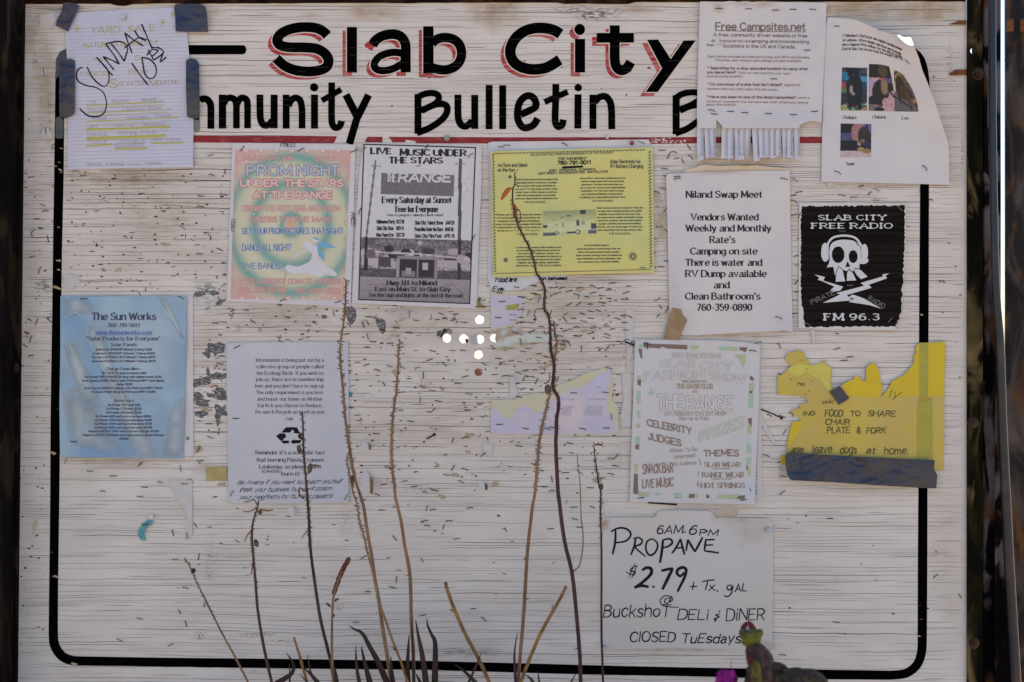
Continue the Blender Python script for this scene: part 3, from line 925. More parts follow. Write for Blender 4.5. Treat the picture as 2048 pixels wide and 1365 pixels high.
scatter(10, 390, 458, 300, 570, .4)
scatter(20, 1100, 1250, 885, 1060, .7)
scatter(14, 700, 1050, 990, 1090, .8)
scatter(10, 700, 1180, 1100, 1310, .3)
scatter(16, 1305, 1335, 330, 650, .4)
scatter(10, 1528, 1600, 690, 1000, .4)
scatter(12, 1585, 1600, 340, 660, .4)
scatter(6, 1620, 1830, 372, 402, .5)
scatter(3, 1660, 1700, 690, 740, .3)
scatter(14, 50, 104, 350, 760, .2)
scatter(8, 140, 370, 925, 1000, .8)
scatter(10, 140, 420, 1010, 1310, .3)
scatter(4, 1860, 1920, 380, 1250, .3)
scatter(3, 1560, 1830, 1010, 1320, .4)
scatter(7, 1320, 1395, 290, 325, .5)
# ================================================================== STEEL FRAME AND POSTS
def steel(name, base, c2, c3, seed=0.0, lo=.45, hi=.6, rough=.8, sc=7, st=(2.5, 2.5, .8)):
    m = mat(name, base, rough, col2=c2, scale=sc, stretch=st, lo=lo, hi=hi, var=.35, bump=.0006, bscale=70, spec=.03, dist=1.2)
    nt = m.node_tree; N, L = nt.nodes, nt.links
    p = N['Principled BSDF']
    src = p.inputs['Base Color'].links[0].from_socket
    g = N.new('ShaderNodeNewGeometry')
    mp = N.new('ShaderNodeMapping'); mp.inputs['Scale'].default_value = (4, 4, 1.6); mp.inputs['Location'].default_value = (seed, 3, seed * 2)
    L.new(g.outputs['Position'], mp.inputs['Vector'])
    t = N.new('ShaderNodeTexNoise'); t.inputs['Scale'].default_value = 5; t.inputs['Detail'].default_value = 7; t.inputs['Distortion'].default_value = .8
    L.new(mp.outputs['Vector'], t.inputs['Vector'])
    r = N.new('ShaderNodeMapRange'); r.inputs['From Min'].default_value = .53; r.inputs['From Max'].default_value = .66
    L.new(t.outputs['Fac'], r.inputs['Value'])
    x = N.new('ShaderNodeMix'); x.data_type = 'RGBA'
    L.new(r.outputs['Result'], x.inputs['Factor']); L.new(src, x.inputs['A']); x.inputs['B'].default_value = (*c3, 1)
    L.new(x.outputs['Result'], p.inputs['Base Color'])
    return m
st_olive = steel('olive_black_steel', (0.004, 0.004, 0.0025), (0.025, 0.019, 0.008), (0.11, 0.08, 0.035), 1.0, .5, .7)
st_grey = steel('peeling_black_steel', (0.004, 0.003, 0.004), (0.12, 0.10, 0.105), (0.07, 0.03, 0.012), 4.0, .50, .56)
st_blur = steel('mottled_dark_steel', (0.02, 0.018, 0.02), (0.075, 0.062, 0.055), (0.07, 0.035, 0.015), 8.0, .45, .62)
st_brown = steel('rusty_brown_steel', (0.020, 0.008, 0.004), (0.008, 0.005, 0.004), (0.045, 0.020, 0.008), 2.0, .4, .6)
st_left = steel('dark_left_steel', (0.005, 0.0035, 0.004), (0.010, 0.007, 0.007), (0.022, 0.015, 0.008), 6.0, .5, .7, .75)
pipe_m = mat('dark_blue_pipe_paint', (0.012, 0.012, 0.022), 0.3, col2=(0.05, 0.03, 0.03), scale=9, lo=.55, hi=.7, var=.3, metal=.1, spec=.35)
bolt_m = mat('worn_bolt_steel', (0.05, 0.036, 0.03), .5, metal=.5, col2=(0.05, 0.02, 0.008), scale=90, var=.3)

def px(x, d=0.0): return at(x, 0, d).x
def pz(y, d=0.0): return at(0, y, d).z

def bolt(t, x, y, d, r=14, name='bolt'):
    """hex head with a washer and a rounded end"""
    mb = MB()
    p = at(x, y, d)
    rr_ = r * S
    def disc(rad, y0, y1, n, rot=0.0, rad2=None):
        rad2 = rad2 or rad
        o = len(mb.v)
        for yy, q in ((y0, rad), (y1, rad2)):
            for k in range(n):
                a = 2 * math.pi * k / n + rot
                mb.v.append(Vector((p.x + q * math.cos(a), yy, p.z + q * math.sin(a))))
        for k in range(n):
            k2 = (k + 1) % n
            mb.f.append((o + k, o + k2, o + n + k2, o + n + k))
        mb.f.append(tuple(o + n + k for k in range(n)))
    disc(rr_ * 1.25, p.y, p.y - .0012, 20)
    disc(rr_ * .98, p.y - .0012, p.y - .007, 6, .3, rr_ * .92)
    disc(rr_ * .5, p.y - .007, p.y - .011, 14, 0, rr_ * .4)
    return t.mesh(name, bolt_m, mb)

# right: angle iron whose flange covers the board's edge, with a bolt hole clean through
ai = Thing('angle_iron_upright', 'narrow olive black steel upright bolted along the right edge of the board', 'steel upright', (px(1948), 0.0, 0))
HX, HY, HR = 1944, 104, 6.5
P_ = [(1932.5, -60), (1963, -60), (1963, 1700), (1932.5, 1700)]
Vv = [Vector(p) for p in P_] + [Vector((1932.5, y)) for y in ()]
loop = []
for k in range(20):
    a = 2 * math.pi * k / 20
    Vv.append(Vector((HX + HR * math.cos(a), HY + HR * math.sin(a))))
r = delaunay_2d_cdt(Vv, [], [[0, 1, 2, 3], list(range(4, 24))], 1, 1e-4)
tri = []
for f in r[2]:
    c = sum((r[0][i] for i in f), Vector((0, 0))) / len(f)
    if math.dist(c, (HX, HY)) < HR * .9: continue
    f = list(f); q = r[0]
    a = sum(q[f[i]].x * q[f[(i+1) % len(f)]].y - q[f[(i+1) % len(f)]].x * q[f[i]].y for i in range(len(f)))
    tri.append(tuple(f[::-1] if a > 0 else f))
nn = len(r[0])
mb = MB()
mb.v = [flat(v.x, v.y, .007) for v in r[0]] + [flat(v.x, v.y, .002) for v in r[0]]
mb.f = tri + [tuple(i + nn for i in f[::-1]) for f in tri]
cnt = {}
for f in tri:
    for i in range(len(f)):
        e = (f[i], f[(i+1) % len(f)]); k = tuple(sorted(e)); cnt[k] = None if k in cnt else e
for e in cnt.values():
    if e: mb.f.append((e[1], e[0], e[0] + nn, e[1] + nn))
ai.mesh('flange', st_olive, mb)
mb = MB(); mb.box(px(1963) - .0045, px(1963) + .0002, .040, -.0065, 0.02, pz(-60)); ai.mesh('return_flange', st_olive, mb)
bolt(ai, 1957, 148, .007, 10); bolt(ai, 1946, 846, .007, 9); bolt(ai, 1948, 1287, .007, 9)
# rust-orange slivers of a bracket reaching over the paint
sl = mat('orange_rust_sliver', (0.16, 0.055, 0.015), .9, var=.4, scale=60)
for q in ([(1898, 49), (1918, 42), (1933, 41), (1933, 50)], [(1898, 148), (1910, 140), (1933, 139), (1933, 150), (1902, 151)]):
    mb = MB(); vs_, fs_ = fill(q)
    n0 = len(vs_)
    mb.add([at(x, y, .0035) for x, y in vs_] + [at(x, y, .0006) for x, y in vs_], fs_ + [tuple(i + n0 for i in f[::-1]) for f in fs_] + [(i, (i+1) % n0, (i+1) % n0 + n0, i + n0) for i in range(n0)])
    ai.mesh('rust_bracket', sl, mb)

# right: the post behind the flange
rp = Thing('sign_post', 'grey peeling black steel post just right of the board, left of the bright gap', 'post', (px(1984), 0.02, 0))
def wobble_box(t, part, m, x0, x1, d0, d1, y_top=-60, segs=40, wob=.0006, open_=False, rnd=0.003):
    """a square tube standing on the ground: rounded corners, slightly uneven sides; d toward the camera"""
    mb = MB()
    X0, X1 = at(x0, 0, d1).x, at(x1, 0, d1).x
    Y0, Y1 = -d1, -d0
    prof = []
    for (cx, cy, a0) in ((X0 + rnd, Y0 + rnd, 180), (X1 - rnd, Y0 + rnd, 270), (X1 - rnd, Y1 - rnd, 0), (X0 + rnd, Y1 - rnd, 90)):
        for k in range(4):
            a = math.radians(a0 + k * 30)
            prof.append((cx + rnd * math.cos(a), cy + rnd * math.sin(a)))
    n = len(prof)
    zt = pz(y_top)
    for j in range(segs + 1):
        z = zt * j / segs
        for (x, y) in prof:
            w = wob * noise.noise(Vector((x * 9, z * 5, y * 9)))
            mb.v.append(Vector((x + w, y + w, z)))
    for j in range(segs):
        for k in range(n):
            k2 = (k + 1) % n
            mb.f.append((j * n + k, j * n + k2, (j + 1) * n + k2, (j + 1) * n + k))
    mb.f.append(tuple(segs * n + k for k in range(n)))
    return t.mesh(part, m, mb, smooth=False)
wobble_box(rp, 'post_tube', st_grey, 1967, 2003, -.045, -.012)
# weld bead and bracket on it
mb = MB(); mb.box(at(1972, 0, .0).x, at(1999, 0, .0).x, .012, .004, pz(300), pz(256)); rp.mesh('bracket', st_brown, mb)
side = [(1990, 560), (1999, 640), (2003, 700), (2008, 850), (2014, 1000), (2024, 1180), (2035, 1365), (2048, 1600), (2060, py_of_z(0)), (1990, py_of_z(0))]
mb = MB(); vs_, fs_ = fill(side); n0 = len(side)
mb.add([at(x, y, .008) for x, y in vs_] + [at(x, y, -.004) for x, y in vs_], fs_ + [tuple(i + len(vs_) for i in f[::-1]) for f in fs_] + [(i, (i+1) % n0, (i+1) % n0 + len(vs_), i + len(vs_)) for i in range(n0)])
rp.mesh('side_plate', st_grey, mb)
rp.root['label'] = 'grey peeling black steel post just right of the board, left of the bright gap'

# right: leaning pipe
pp = Thing('leaning_pipe', 'thin dark blue pipe leaning in front of the right hand post', 'pipe', at(2058, py_of_z(0), .03))
pts = [(1984, -60), (1986, 300), (1991, 560), (2000, 690), (2005, 850), (2012, 1000), (2021, 1180), (2032, 1365), (2050, 1700), (2058, py_of_z(0))]
pts = smooth(pts, 5)
mb = MB(); mb.tube([at(x, y, .03) for x, y in pts], [(7.5 + 2.8 * min(1, max(0, (y - 300) / 900))) * S for x, y in pts], 14)
pp.mesh('pipe_tube', pipe_m, mb, smooth=True)

# right: mottled post nearer the camera, out of focus
fp = Thing('far_post', 'mottled rusty steel post at the far right, out of focus beyond the gap', 'post', (at(2040, 0, -.7).x, .7, 0))
wobble_box(fp, 'plate', st_blur, 2010, 2150, -.706, -.70, y_top=-220, rnd=.001)
mb = MB()
for x in (2019, 2046):
    mb.box(at(x, 0, -.7).x - .007, at(x, 0, -.7).x + .007, .694, .7003, at(0, 64, -.7).z, at(0, 40, -.7).z)
fp.mesh('bolt_slot', sl, mb, kind='stuff')

# left: dark post with two bolts
lp = Thing('sign_post', 'dark steel post covering the left edge of the board, with two bolts', 'post', (px(10), -.02, 0))
def leftpost(part, m, xt, xb, d0, d1):
    mb = MB()
    rows = 30
    z0, z1 = 0.0, pz(-60)
    for j in range(rows + 1):
        z = z0 + (z1 - z0) * j / rows
        y = py_of_z(z)
        xr = xb + (xt - xb) * (1365 - y) / 1365
        X = at(xr, 0, d1).x + .0004 * noise.noise(Vector((z * 9, 1, 0)))
        L_ = at(-80, 0, d1).x
        mb.v += [Vector((L_, -d0, z)), Vector((L_, -d1, z)), Vector((X - .002, -d1, z)), Vector((X, -d1 + .002, z)), Vector((X, -d0, z))]
    for j in range(rows):
        for k in range(5):
            a, b = j * 5 + k, j * 5 + (k + 1) % 5
            mb.f.append((a, b, b + 5, a + 5))
    mb.f.append(tuple(rows * 5 + k for k in range(5)))
    lp.mesh(part, m, mb)
leftpost('flange', st_left, 47, 32, .002, .012)
leftpost('post_tube', st_left, 14, 2, .0122, .07)
bolt(lp, 27, 122, .012, 10); bolt(lp, 26, 736, .012, 10)

# top rail
tr = Thing('top_rail', 'thin rusty brown steel rail running along the top of the board', 'rail', (px(980), 0, pz(-7)))
mb = MB()
N_ = 120
rows = []
for i in range(N_ + 1):
    x = 45 + (1932 - 45) * i / N_
    yb = 7.5 - 5.5 * i / N_ + 1.6 * nz(x, 0, 60, 5) + .8 * nz(x, 0, 12, 6) + (3 if 1130 < x < 1270 else 0) + (4 if 225 < x < 255 else 0)
    a, b_ = at(x, yb, .004), at(x, -8, .004)
    c = Vector((b_.x, .02, b_.z)); d_ = Vector((a.x, .02, a.z))
    mb.v += [a, b_, c, d_]
for i in range(N_):
    for k in range(4):
        k2 = (k + 1) % 4
        mb.f.append((i*4+k, i*4+k2, (i+1)*4+k2, (i+1)*4+k))
mb.f += [(0, 3, 2, 1), (N_*4, N_*4+1, N_*4+2, N_*4+3)]
tr.mesh('rail_strip', st_brown, mb)
# ================================================================== PAPERS
def wr(x, y, amp=.0012, s=90, seed=0.0, base=.0012):
    return base + amp * 1.25 * (1 + nz(x, y, s, seed)) + amp * .45 * (1 + nz(x, y, s * .3, seed + 5))
def sm(t):
    t = max(0.0, min(1.0, t)); return t * t * (3 - 2 * t)
def curl(x, y, cx, cy, rad, amp):
    """a corner lifting away from the board"""
    t = 1 - math.dist((x, y), (cx, cy)) / rad
    return amp * sm(t) if t > 0 else 0.0

def paper_mat(name, col, col2=None, bump=.0007, bscale=16, rough=.75, var=.05, scale=9, coat=0, lo=.4, hi=.7, bstretch=(1, 1, 1)):
    return mat(name, col, rough, col2=col2, scale=scale, var=var, bump=bump, bscale=bscale, coat=coat, lo=lo, hi=hi, bstretch=bstretch)
white_p = paper_mat('white_paper', (0.61, 0.585, 0.60), (0.56, 0.55, 0.60), bump=.0014)
blk_ink = mat('black_ink', (0.008, 0.007, 0.011), .7, spec=.15)
dk_ink = mat('dark_print_ink', (0.028, 0.024, 0.036), .7, spec=.15)
gy_ink = mat('grey_print_ink', (0.15, 0.145, 0.16), .65)

# ---------------------------------------------------------------- yard sale sheet
Z = crop(0, 0, 3.9)
t = Thing('yard_sale_notice', 'handwritten lined yard sale sheet with a black Sunday scrawl, held by grey tape', 'notice', at(260, 340), 'notices on the board',
          h=lambda x, y: wr(x, y, .0012, 80, 1) + curl(x, y, 385, 338, 60, .004))
lav = paper_mat('lavender_white_lined_paper', (0.56, 0.55, 0.64), (0.50, 0.51, 0.64))
t.sheet('sheet', lav, [(140, 26), (250, 20), (366, 15), (374, 60), (379, 120), (380, 180), (387, 242), (386, 335), (260, 337), (135, 340), (136.5, 240), (134, 120), (131, 62)])
rule = mat('blue_rule_ink', (0.30, 0.34, 0.52), .7)
for k in range(39):
    y0 = 58 + k * 7.25
    if y0 > 336: break
    xl, xr = 135 + (2 if y0 > 240 else 0), (376 if y0 < 118 else 380 if y0 < 240 else 385)
    t.ribbon('ruled_line', rule, [(xl + 1, y0), ((xl + xr) / 2, y0 - 3.0), (xr - 1, y0 - 6)], .5, .00018)
ye = mat('yellow_green_marker', (0.42, 0.40, 0.05), .6)
oc = mat('ochre_pen', (0.42, 0.36, 0.09), .6)
pu = mat('faint_purple_pen', (0.30, 0.24, 0.33), .6)
t_ = text
t_(t, 'handwriting', oc, 'YARD', 181, 238, 66.5, 13, 1.7, 'marker', rise=0, jit=.5, slant=.1)
t_(t, 'handwriting', oc, 'SALE', 256, 310, 64, 12, 1.7, 'marker', rise=2, jit=.5)
for x, y_ in ((154, 58), (325, 45), (347, 29)):
    for a in (0, 60, 120):
        c_, s_ = math.cos(math.radians(a)) * 8, math.sin(math.radians(a)) * 8
        t.ribbon('handwriting', oc, [(x - c_, y_ - s_), (x + c_, y_ + s_)], 1.3)
t_(t, 'handwriting', oc, '*SATURDAY MARCH 5TH*', 166, 316, 97, 9, 1.3, 'marker', rise=8, jit=.5)
t_(t, 'handwriting', oc, '*9', 187, 204, 125, 8, 1.3, 'marker', jit=.4)
t_(t, 'handwriting', oc, '5', 270, 279, 121, 9, 1.3, 'marker', jit=.4)
t_(t, 'handwriting', oc, '* ACROSS', 162, 217, 152, 8, 1.1, 'marker', rise=1, jit=.4)
t_(t, 'handwriting', oc, 'FROM', 258, 294, 148, 8, 1.2, 'marker', jit=.4)
t_(t, 'handwriting', oc, 'S', 218, 235, 176, 16, 1.8, 'marker')
t_(t, 'handwriting', mat('brown_pen', (0.36, .25, .2), .6), 'ALVATION', 237, 294, 171, 8, .9, 'marker', rise=1, jit=.3)
t_(t, 'handwriting', oc, 'M', 299, 313, 174, 14, 1.7, 'marker')
t_(t, 'handwriting', mat('brown_pen', (0.36, .25, .2), .6), 'OUNTAIN', 315, 356, 169.5, 8, .9, 'marker', rise=1, jit=.3)
# list with highlighter lines (second crop: origin 120,190 scale 6.206)
Y = crop(120, 190, 6.206)
for s_, x0, x1, yy in [('TVS', 335, 445, 108), ('RADIOS', 645, 850, 97), ('BIKES', 1020, 1190, 82), ('DOLLIES', 345, 575, 212), ('LANDING', 780, 1060, 200), ('GEAR', 1095, 1255, 185), ('SHOES', 400, 580, 310), ('CLOTHES', 830, 1080, 298), ('CHAIRS', 1175, 1370, 278),
                        ('ART', 360, 470, 412), ('CRAFTS', 670, 905, 400), ('BEDDING', 1035, 1305, 387), ('DISHES', 345, 580, 512), ('POTS &', 725, 960, 500), ('PANS', 1010, 1190, 488), ('TOOLS', 345, 580, 606), ('UTENSILS', 715, 1050, 600), ('FREE ITEMS', 1120, 1495, 580), ('MUCH MORE', 675, 1045, 645),
                        ('SPECIAL SUPPRISE TOTAL', 340, 990, 880), ('TUESDAY', 1065, 1270, 868)]:
    (a0, b0), (a1, _) = Y(x0, yy, x1, yy)
    t_(t, 'handwriting', pu, s_, a0, a1, b0, 5.6 if yy < 850 else 4.4, .75, 'marker', rise=.6, jit=.4)
for x0, y0, x1, y1, w_ in [(330, 132, 1285, 84, 2.2), (330, 165, 1295, 122, 1.2), (330, 224, 1385, 180, 1.9), (330, 268, 1330, 215, 1.2), (330, 328, 1470, 282, 2.0), (330, 375, 1370, 335, 1.0), (330, 430, 1360, 395, 4.0), (330, 460, 1335, 440, .9), (330, 540, 1305, 505, 4.8), (330, 562, 1340, 535, .9),
                           (330, 636, 650, 613, 3.2), (730, 605, 1045, 600, 1.4), (1125, 600, 1535, 592, 3.2), (680, 669, 1085, 662, 3.4)]:
    a, b_ = Y(x0, y0, x1, y1)
    mid = ((a[0] + b_[0]) / 2, (a[1] + b_[1]) / 2 + .6)
    t.ribbon('highlighter_line', ye, [a, mid, b_], w_, .00022)
scr = mat('black_marker_ink', (0.012, 0.008, 0.022), .6, spec=.15)
Q = crop(90, 0, 6.203)
for pts, cl in [(Q(470, 842, 430, 850, 395, 900, 395, 975, 430, 1025, 520, 1065, 620, 1085, 690, 1120, 740, 1180, 762, 1280, 750, 1370, 715, 1420, 640, 1450, 540, 1440, 470, 1390, 430, 1350), 1),
                (Q(520, 832, 580, 950, 640, 1020, 700, 1065, 745, 1072, 785, 1030, 795, 940, 775, 870, 700, 780, 640, 715), 1), (Q(700, 780, 790, 890, 840, 940), 0),
                (Q(720, 705, 790, 790, 855, 870), 0), (Q(720, 705, 820, 745, 922, 798), 0), (Q(922, 798, 860, 690, 750, 545), 0), (Q(820, 545, 900, 640, 985, 765), 0), (Q(760, 545, 870, 520, 950, 522, 1010, 560, 1025, 620, 1000, 700, 985, 765), 1),
                (Q(990, 410, 1030, 530, 1080, 660), 0), (Q(990, 410, 1100, 500, 1220, 575), 0), (Q(985, 600, 1060, 540, 1170, 470, 1250, 505), 1), (Q(1110, 375, 1160, 460, 1230, 500, 1265, 490), 1), (Q(1195, 300, 1250, 420, 1330, 610), 0),
                (Q(1075, 785, 1170, 920, 1275, 1055), 0), (Q(1200, 715, 1215, 800, 1240, 920, 1290, 975, 1350, 965, 1382, 890, 1360, 800, 1290, 735, 1200, 715), 1),
                (Q(1260, 690, 1330, 620, 1410, 630), 1), (Q(1280, 620, 1350, 750), 0), (Q(1330, 700, 1400, 640), 0), (Q(1350, 750, 1470, 650, 1390, 585), 1), (Q(1470, 650, 1430, 770, 1505, 710), 1), (Q(1320, 590, 1430, 600), 0)]:
    t.ribbon('black_scrawl', scr, smooth(pts, 5) if cl else pts, lambda u: 2.6 + .5 * math.sin(u * 9), .00035, seg=4)
t.done()
push = mat('clear_pushpin', (0.55, 0.60, 0.60), .25, coat=.6)
def pin(x, y, d, label, m=push, r_=4.5, name='push_pin'):
    p = Thing(name, label, 'push pin', at(x, y, d))
    mb = MB()
    c = at(x, y, d)
    for k0, k1, a, b_ in ((0, .0012, .9, 1.0), (.0012, .006, .62, .5), (.006, .0085, .9, .8)):
        n = 12
        o = len(mb.v)
        for dd, q in ((k0, a), (k1, b_)):
            for k in range(n):
                w_ = 2 * math.pi * k / n
                mb.v.append(c + Vector((q * r_ * S * math.cos(w_), -dd, q * r_ * S * math.sin(w_))))
        mb.f += [(o+k, o+(k+1) % n, o+n+(k+1) % n, o+n+k) for k in range(n)] + [tuple(o+n+k for k in range(n))]
    p.mesh('pin_head', m, mb, smooth=False)
    return p
pin(248, 36, .004, 'pale push pin at the top centre of the lined yard sale sheet', m=mat('pale_grey_pin', (.45, .48, .52), .3, coat=.4), r_=5.5)

# ---------------------------------------------------------------- tape
duct = mat('grey_duct_tape', (0.022, 0.034, 0.078), .42, col2=(0.062, 0.055, 0.056), scale=9, stretch=(1, 1, 1.6), var=.12, bump=.0028, bscale=7, bstretch=(1, 1, 2.2), spec=.3)
masking = mat('brown_masking_tape', (0.30, 0.20, 0.11), .6, var=.2, scale=40, bump=.0012, bscale=40)
def tape(name, label, pts, m, base=.0035, amp=.0016, s=22, seed=0, extra=None, cat='tape', step=3.2):
    rg = .0042 if m.name == 'grey_duct_tape' and amp > .001 else 0.0
    h = lambda x, y: wr(x, y, amp, s, seed, base) + (extra(x, y) if extra else 0) + rg * (1 - abs(nz(x * .55 + y * .35, y * 1.3 - x * .3, 27, seed + 2))) ** 3
    xs = [p[0] for p in pts]; ys = [p[1] for p in pts]
    q = Thing(name, label, cat, at(sum(xs) / len(xs), max(ys), 0), 'pieces of tape' if cat == 'tape' else None, h=h)
    q.sheet('strip', m, pts, .0003, step)
    return q
tape('duct_tape', 'crumpled grey duct tape on the top left corner of the yard sale sheet', Q(225, 40, 300, 28, 390, 50, 422, 80, 380, 190, 330, 290, 285, 395, 200, 350, 130, 320, 165, 210, 205, 150), duct, seed=3)
tape('duct_tape', 'square of crumpled grey duct tape on the top right corner of the yard sale sheet', Q(1620, 55, 1760, 48, 1930, 50, 1990, 90, 2010, 200, 2025, 400, 1800, 400, 1620, 392, 1615, 200, 1600, 95), duct, seed=7)
tape('duct_tape', 'upright strip of grey duct tape holding the left side of the yard sale sheet', [(119, 126), (124, 119), (142, 118), (150, 122), (150, 180), (149, 228), (140, 234), (128, 237), (119, 234), (118, 180)], duct, base=.003, seed=11, extra=lambda x, y: .002 * max(0, 1 - abs(x - 134) / 16))
tape('duct_tape', 'upright strip of grey duct tape holding the right side of the yard sale sheet', [(372, 121), (380, 117), (392, 119), (398, 128), (399, 180), (399, 236), (388, 238), (374, 234), (372, 180)], duct, base=.003, seed=15, extra=lambda x, y: .002 * max(0, 1 - abs(x - 386) / 14))
oldt = mat('aged_film_tape', (0.035, 0.022, 0.015), .3, var=.4, scale=60, coat=.4)
tape('film_tape', 'old dark brown film tape over the border below the left duct tape strip', [(111, 236), (119, 233), (127, 240), (127, 276), (118, 278), (111, 276)], oldt, base=.0008, amp=.0004, seed=2)
tape('film_tape', 'old dark brown film tape on the rounded top left border corner', [(112, 118), (120, 104), (133, 97), (134, 118), (120, 124), (119, 150), (111, 160)], oldt, base=.0008, amp=.0004, seed=4)
fadet = mat('faded_grey_tape', (0.17, 0.16, 0.16), .6, var=.2)
tape('duct_tape', 'small faded grey tape scrap below the right duct tape strip', [(387, 240), (399, 240), (399, 262), (391, 264), (387, 256)], fadet, base=.001, amp=.0005, seed=5)

# ---------------------------------------------------------------- prom night poster
P = crop(440, 270, 3.793)
quad = P(115, 112, 992, 118, 942, 1256, 80, 1245)
t = Thing('prom_poster', 'colourful prom night poster with pink scalloped edge and green rings', 'poster', at(580, 612), 'notices on the board',
          h=lambda x, y: wr(x, y, .0009, 120, 21) + curl(x, y, 711, 290, 40, .003))
t.sheet('sheet', white_p, P(95, 62, 560, 66, 1028, 75, 1010, 700, 990, 1305, 500, 1285, 52, 1262, 70, 700))
def prom(u, v):
    x = 80 + u * 880 + (1 - v) * 34; y = 112 + v * 1140
    r_ = np.hypot((x - 545), (y - 680) * .92)
    cream_ = np.array([.60, .57, .41]); teal = np.array([.19, .36, .32]); pink = np.array([.58, .38, .34])
    def band(c, w): return np.exp(-((r_ - c) / w) ** 2)
    g_ = np.clip(band(72, 26) + band(285, 42) + band(480, 46) + .8 * band(150, 14) * 0, 0, 1)
    swirl = .5 + .5 * np.sin(np.arctan2(y - 680, x - 545) * 2 + r_ / 90)
    c = cream_[None] * (1 - g_[:, None]) + teal[None] * g_[:, None]
    corner_ = np.clip((np.hypot((x - 545) / 1.0, (y - 690) * .88) - 470) / 110, 0, 1)
    c = c * (1 - corner_[:, None]) + pink[None] * corner_[:, None]
    inner = np.clip(1 - (r_ - 20) / 40, 0, 1)
    c = c * (1 - inner[:, None]) + np.array([.62, .38, .25])[None] * inner[:, None]
    c *= (1 + .06 * (swirl[:, None] - .5))
    return c
print_m = vmat('printed_picture', .55, bump=.0007, bscale=16)
t.picture('printed_picture', print_m, quad, prom, 60, 76, .00018)
pk = mat('pink_ink', (0.55, 0.27, 0.25), .6); rd = mat('red_pink_ink', (0.50, 0.17, 0.16), .6); wh = mat('white_ink', (0.62, 0.62, 0.66), .6); lb = mat('light_blue_ink', (0.17, 0.40, 0.55), .6); bl = mat('blue_ink', (0.05, 0.16, 0.38), .6)
pw = mat('pinkish_white_ink', (0.68, 0.52, 0.50), .6)
# scalloped stamp edge
for k in range(7):
    for (cx, cy, a0) in ((195 + k * 117, 112, 0), (165 + k * 117, 1248, 180)):
        if cx > 960: continue
        q = [(cx + 24 * math.cos(math.radians(a)), cy + 24 * math.sin(math.radians(a))) for a in range(a0, a0 + 181, 20)]
        t.ribbon('scallop', pk, [P(*p)[0] for p in q], 1.3, .0003, seg=30)
        t.poly('scallop_fill', pw if a0 == 0 else pw, [P(*p)[0] for p in q], .00024)
for k in range(10):
    for side in (0, 1):
        cy = 200 + k * 116
        cx = (112 - (cy - 112) * .03) if side == 0 else (992 - (cy - 112) * .042)
        if cy > 1230: continue
        a0 = -90 if side == 0 else 90
        q = [(cx + 24 * math.cos(math.radians(a)), cy + 24 * math.sin(math.radians(a))) for a in range(a0, a0 + 181, 20)]
        t.ribbon('scallop', pk, [P(*p)[0] for p in q], 1.3, .0003, seg=30)
def two(s_, x0, x1, y_, cap, w_o, w_i, mo, mi, style='sans', **k):
    (a0, b0), (a1, _) = P(x0, y_, x1, y_)
    text(t, 'printed_text', mo, s_, a0, a1, b0, cap / 3.793, w_o, 'bold', lift=.00030, **k)
    text(t, 'printed_text', mi, s_, a0, a1, b0, cap / 3.793, w_i, 'bold', lift=.00045, **k)
two('MARCH 26', 180, 555, 192, 32, 3.0, 1.1, rd, pw)
two('2011', 722, 876, 196, 32, 3.0, 1.1, rd, pw)
two('PROM', 207, 541, 304, 70, 6.8, 4.4, rd, lb); two('NIGHT', 587, 901, 304, 70, 6.8, 4.4, rd, lb)
for w_, x0_, x1_ in (('PROM', 207, 541), ('NIGHT', 587, 901)):
    (a0, b0), (a1, _) = P(x0_, 304, x1_, 304)
    text(t, 'printed_text', wh, w_, a0, a1, b0, 70 / 3.793, 1.5, 'bold', lift=.0006)
two('UNDER', 158, 437, 391, 48, 6.0, 3.2, rd, pw); two('THE STARS', 493, 932, 391, 48, 6.0, 3.2, rd, pw)
two('AT THE RANGE', 253, 847, 481, 48, 6.0, 3.2, rd, pw)
two('CROWN THE NEXT KING AND QUEEN', 168, 908, 578, 40, 2.7, 1.1, rd, pw)
two('DRESS TO THE MAX!', 235, 846, 660, 36, 2.9, 1.1, rd, pw)
for s_, x0, x1, yy, c_ in (('GET YOUR PROM PICTURES THAT NIGHT!', 168, 930, 752, 44), ('DANCE ALL NIGHT!', 170, 536, 880, 50), ('LIVE BANDS', 165, 458, 1014, 40)):
    (a0, b0), (a1, _) = P(x0, yy, x1, yy)
    text(t, 'printed_text', wh, s_, a0, a1, b0, c_ / 3.793, 2.6, 'bold', lift=.0003)
    text(t, 'printed_text', bl, s_, a0, a1, b0, c_ / 3.793, 1.5, 'bold', lift=.00045)
two('NEED A DRESS?  DONATE A DRESS!', 150, 912, 1130, 36, 2.6, 1.0, rd, pw)
two('CALL BUILDER BILL', 150, 515, 1193, 38, 2.6, 1.0, rd, pw); two('760-429-5536', 570, 908, 1203, 38, 2.8, 1.1, rd, pw)
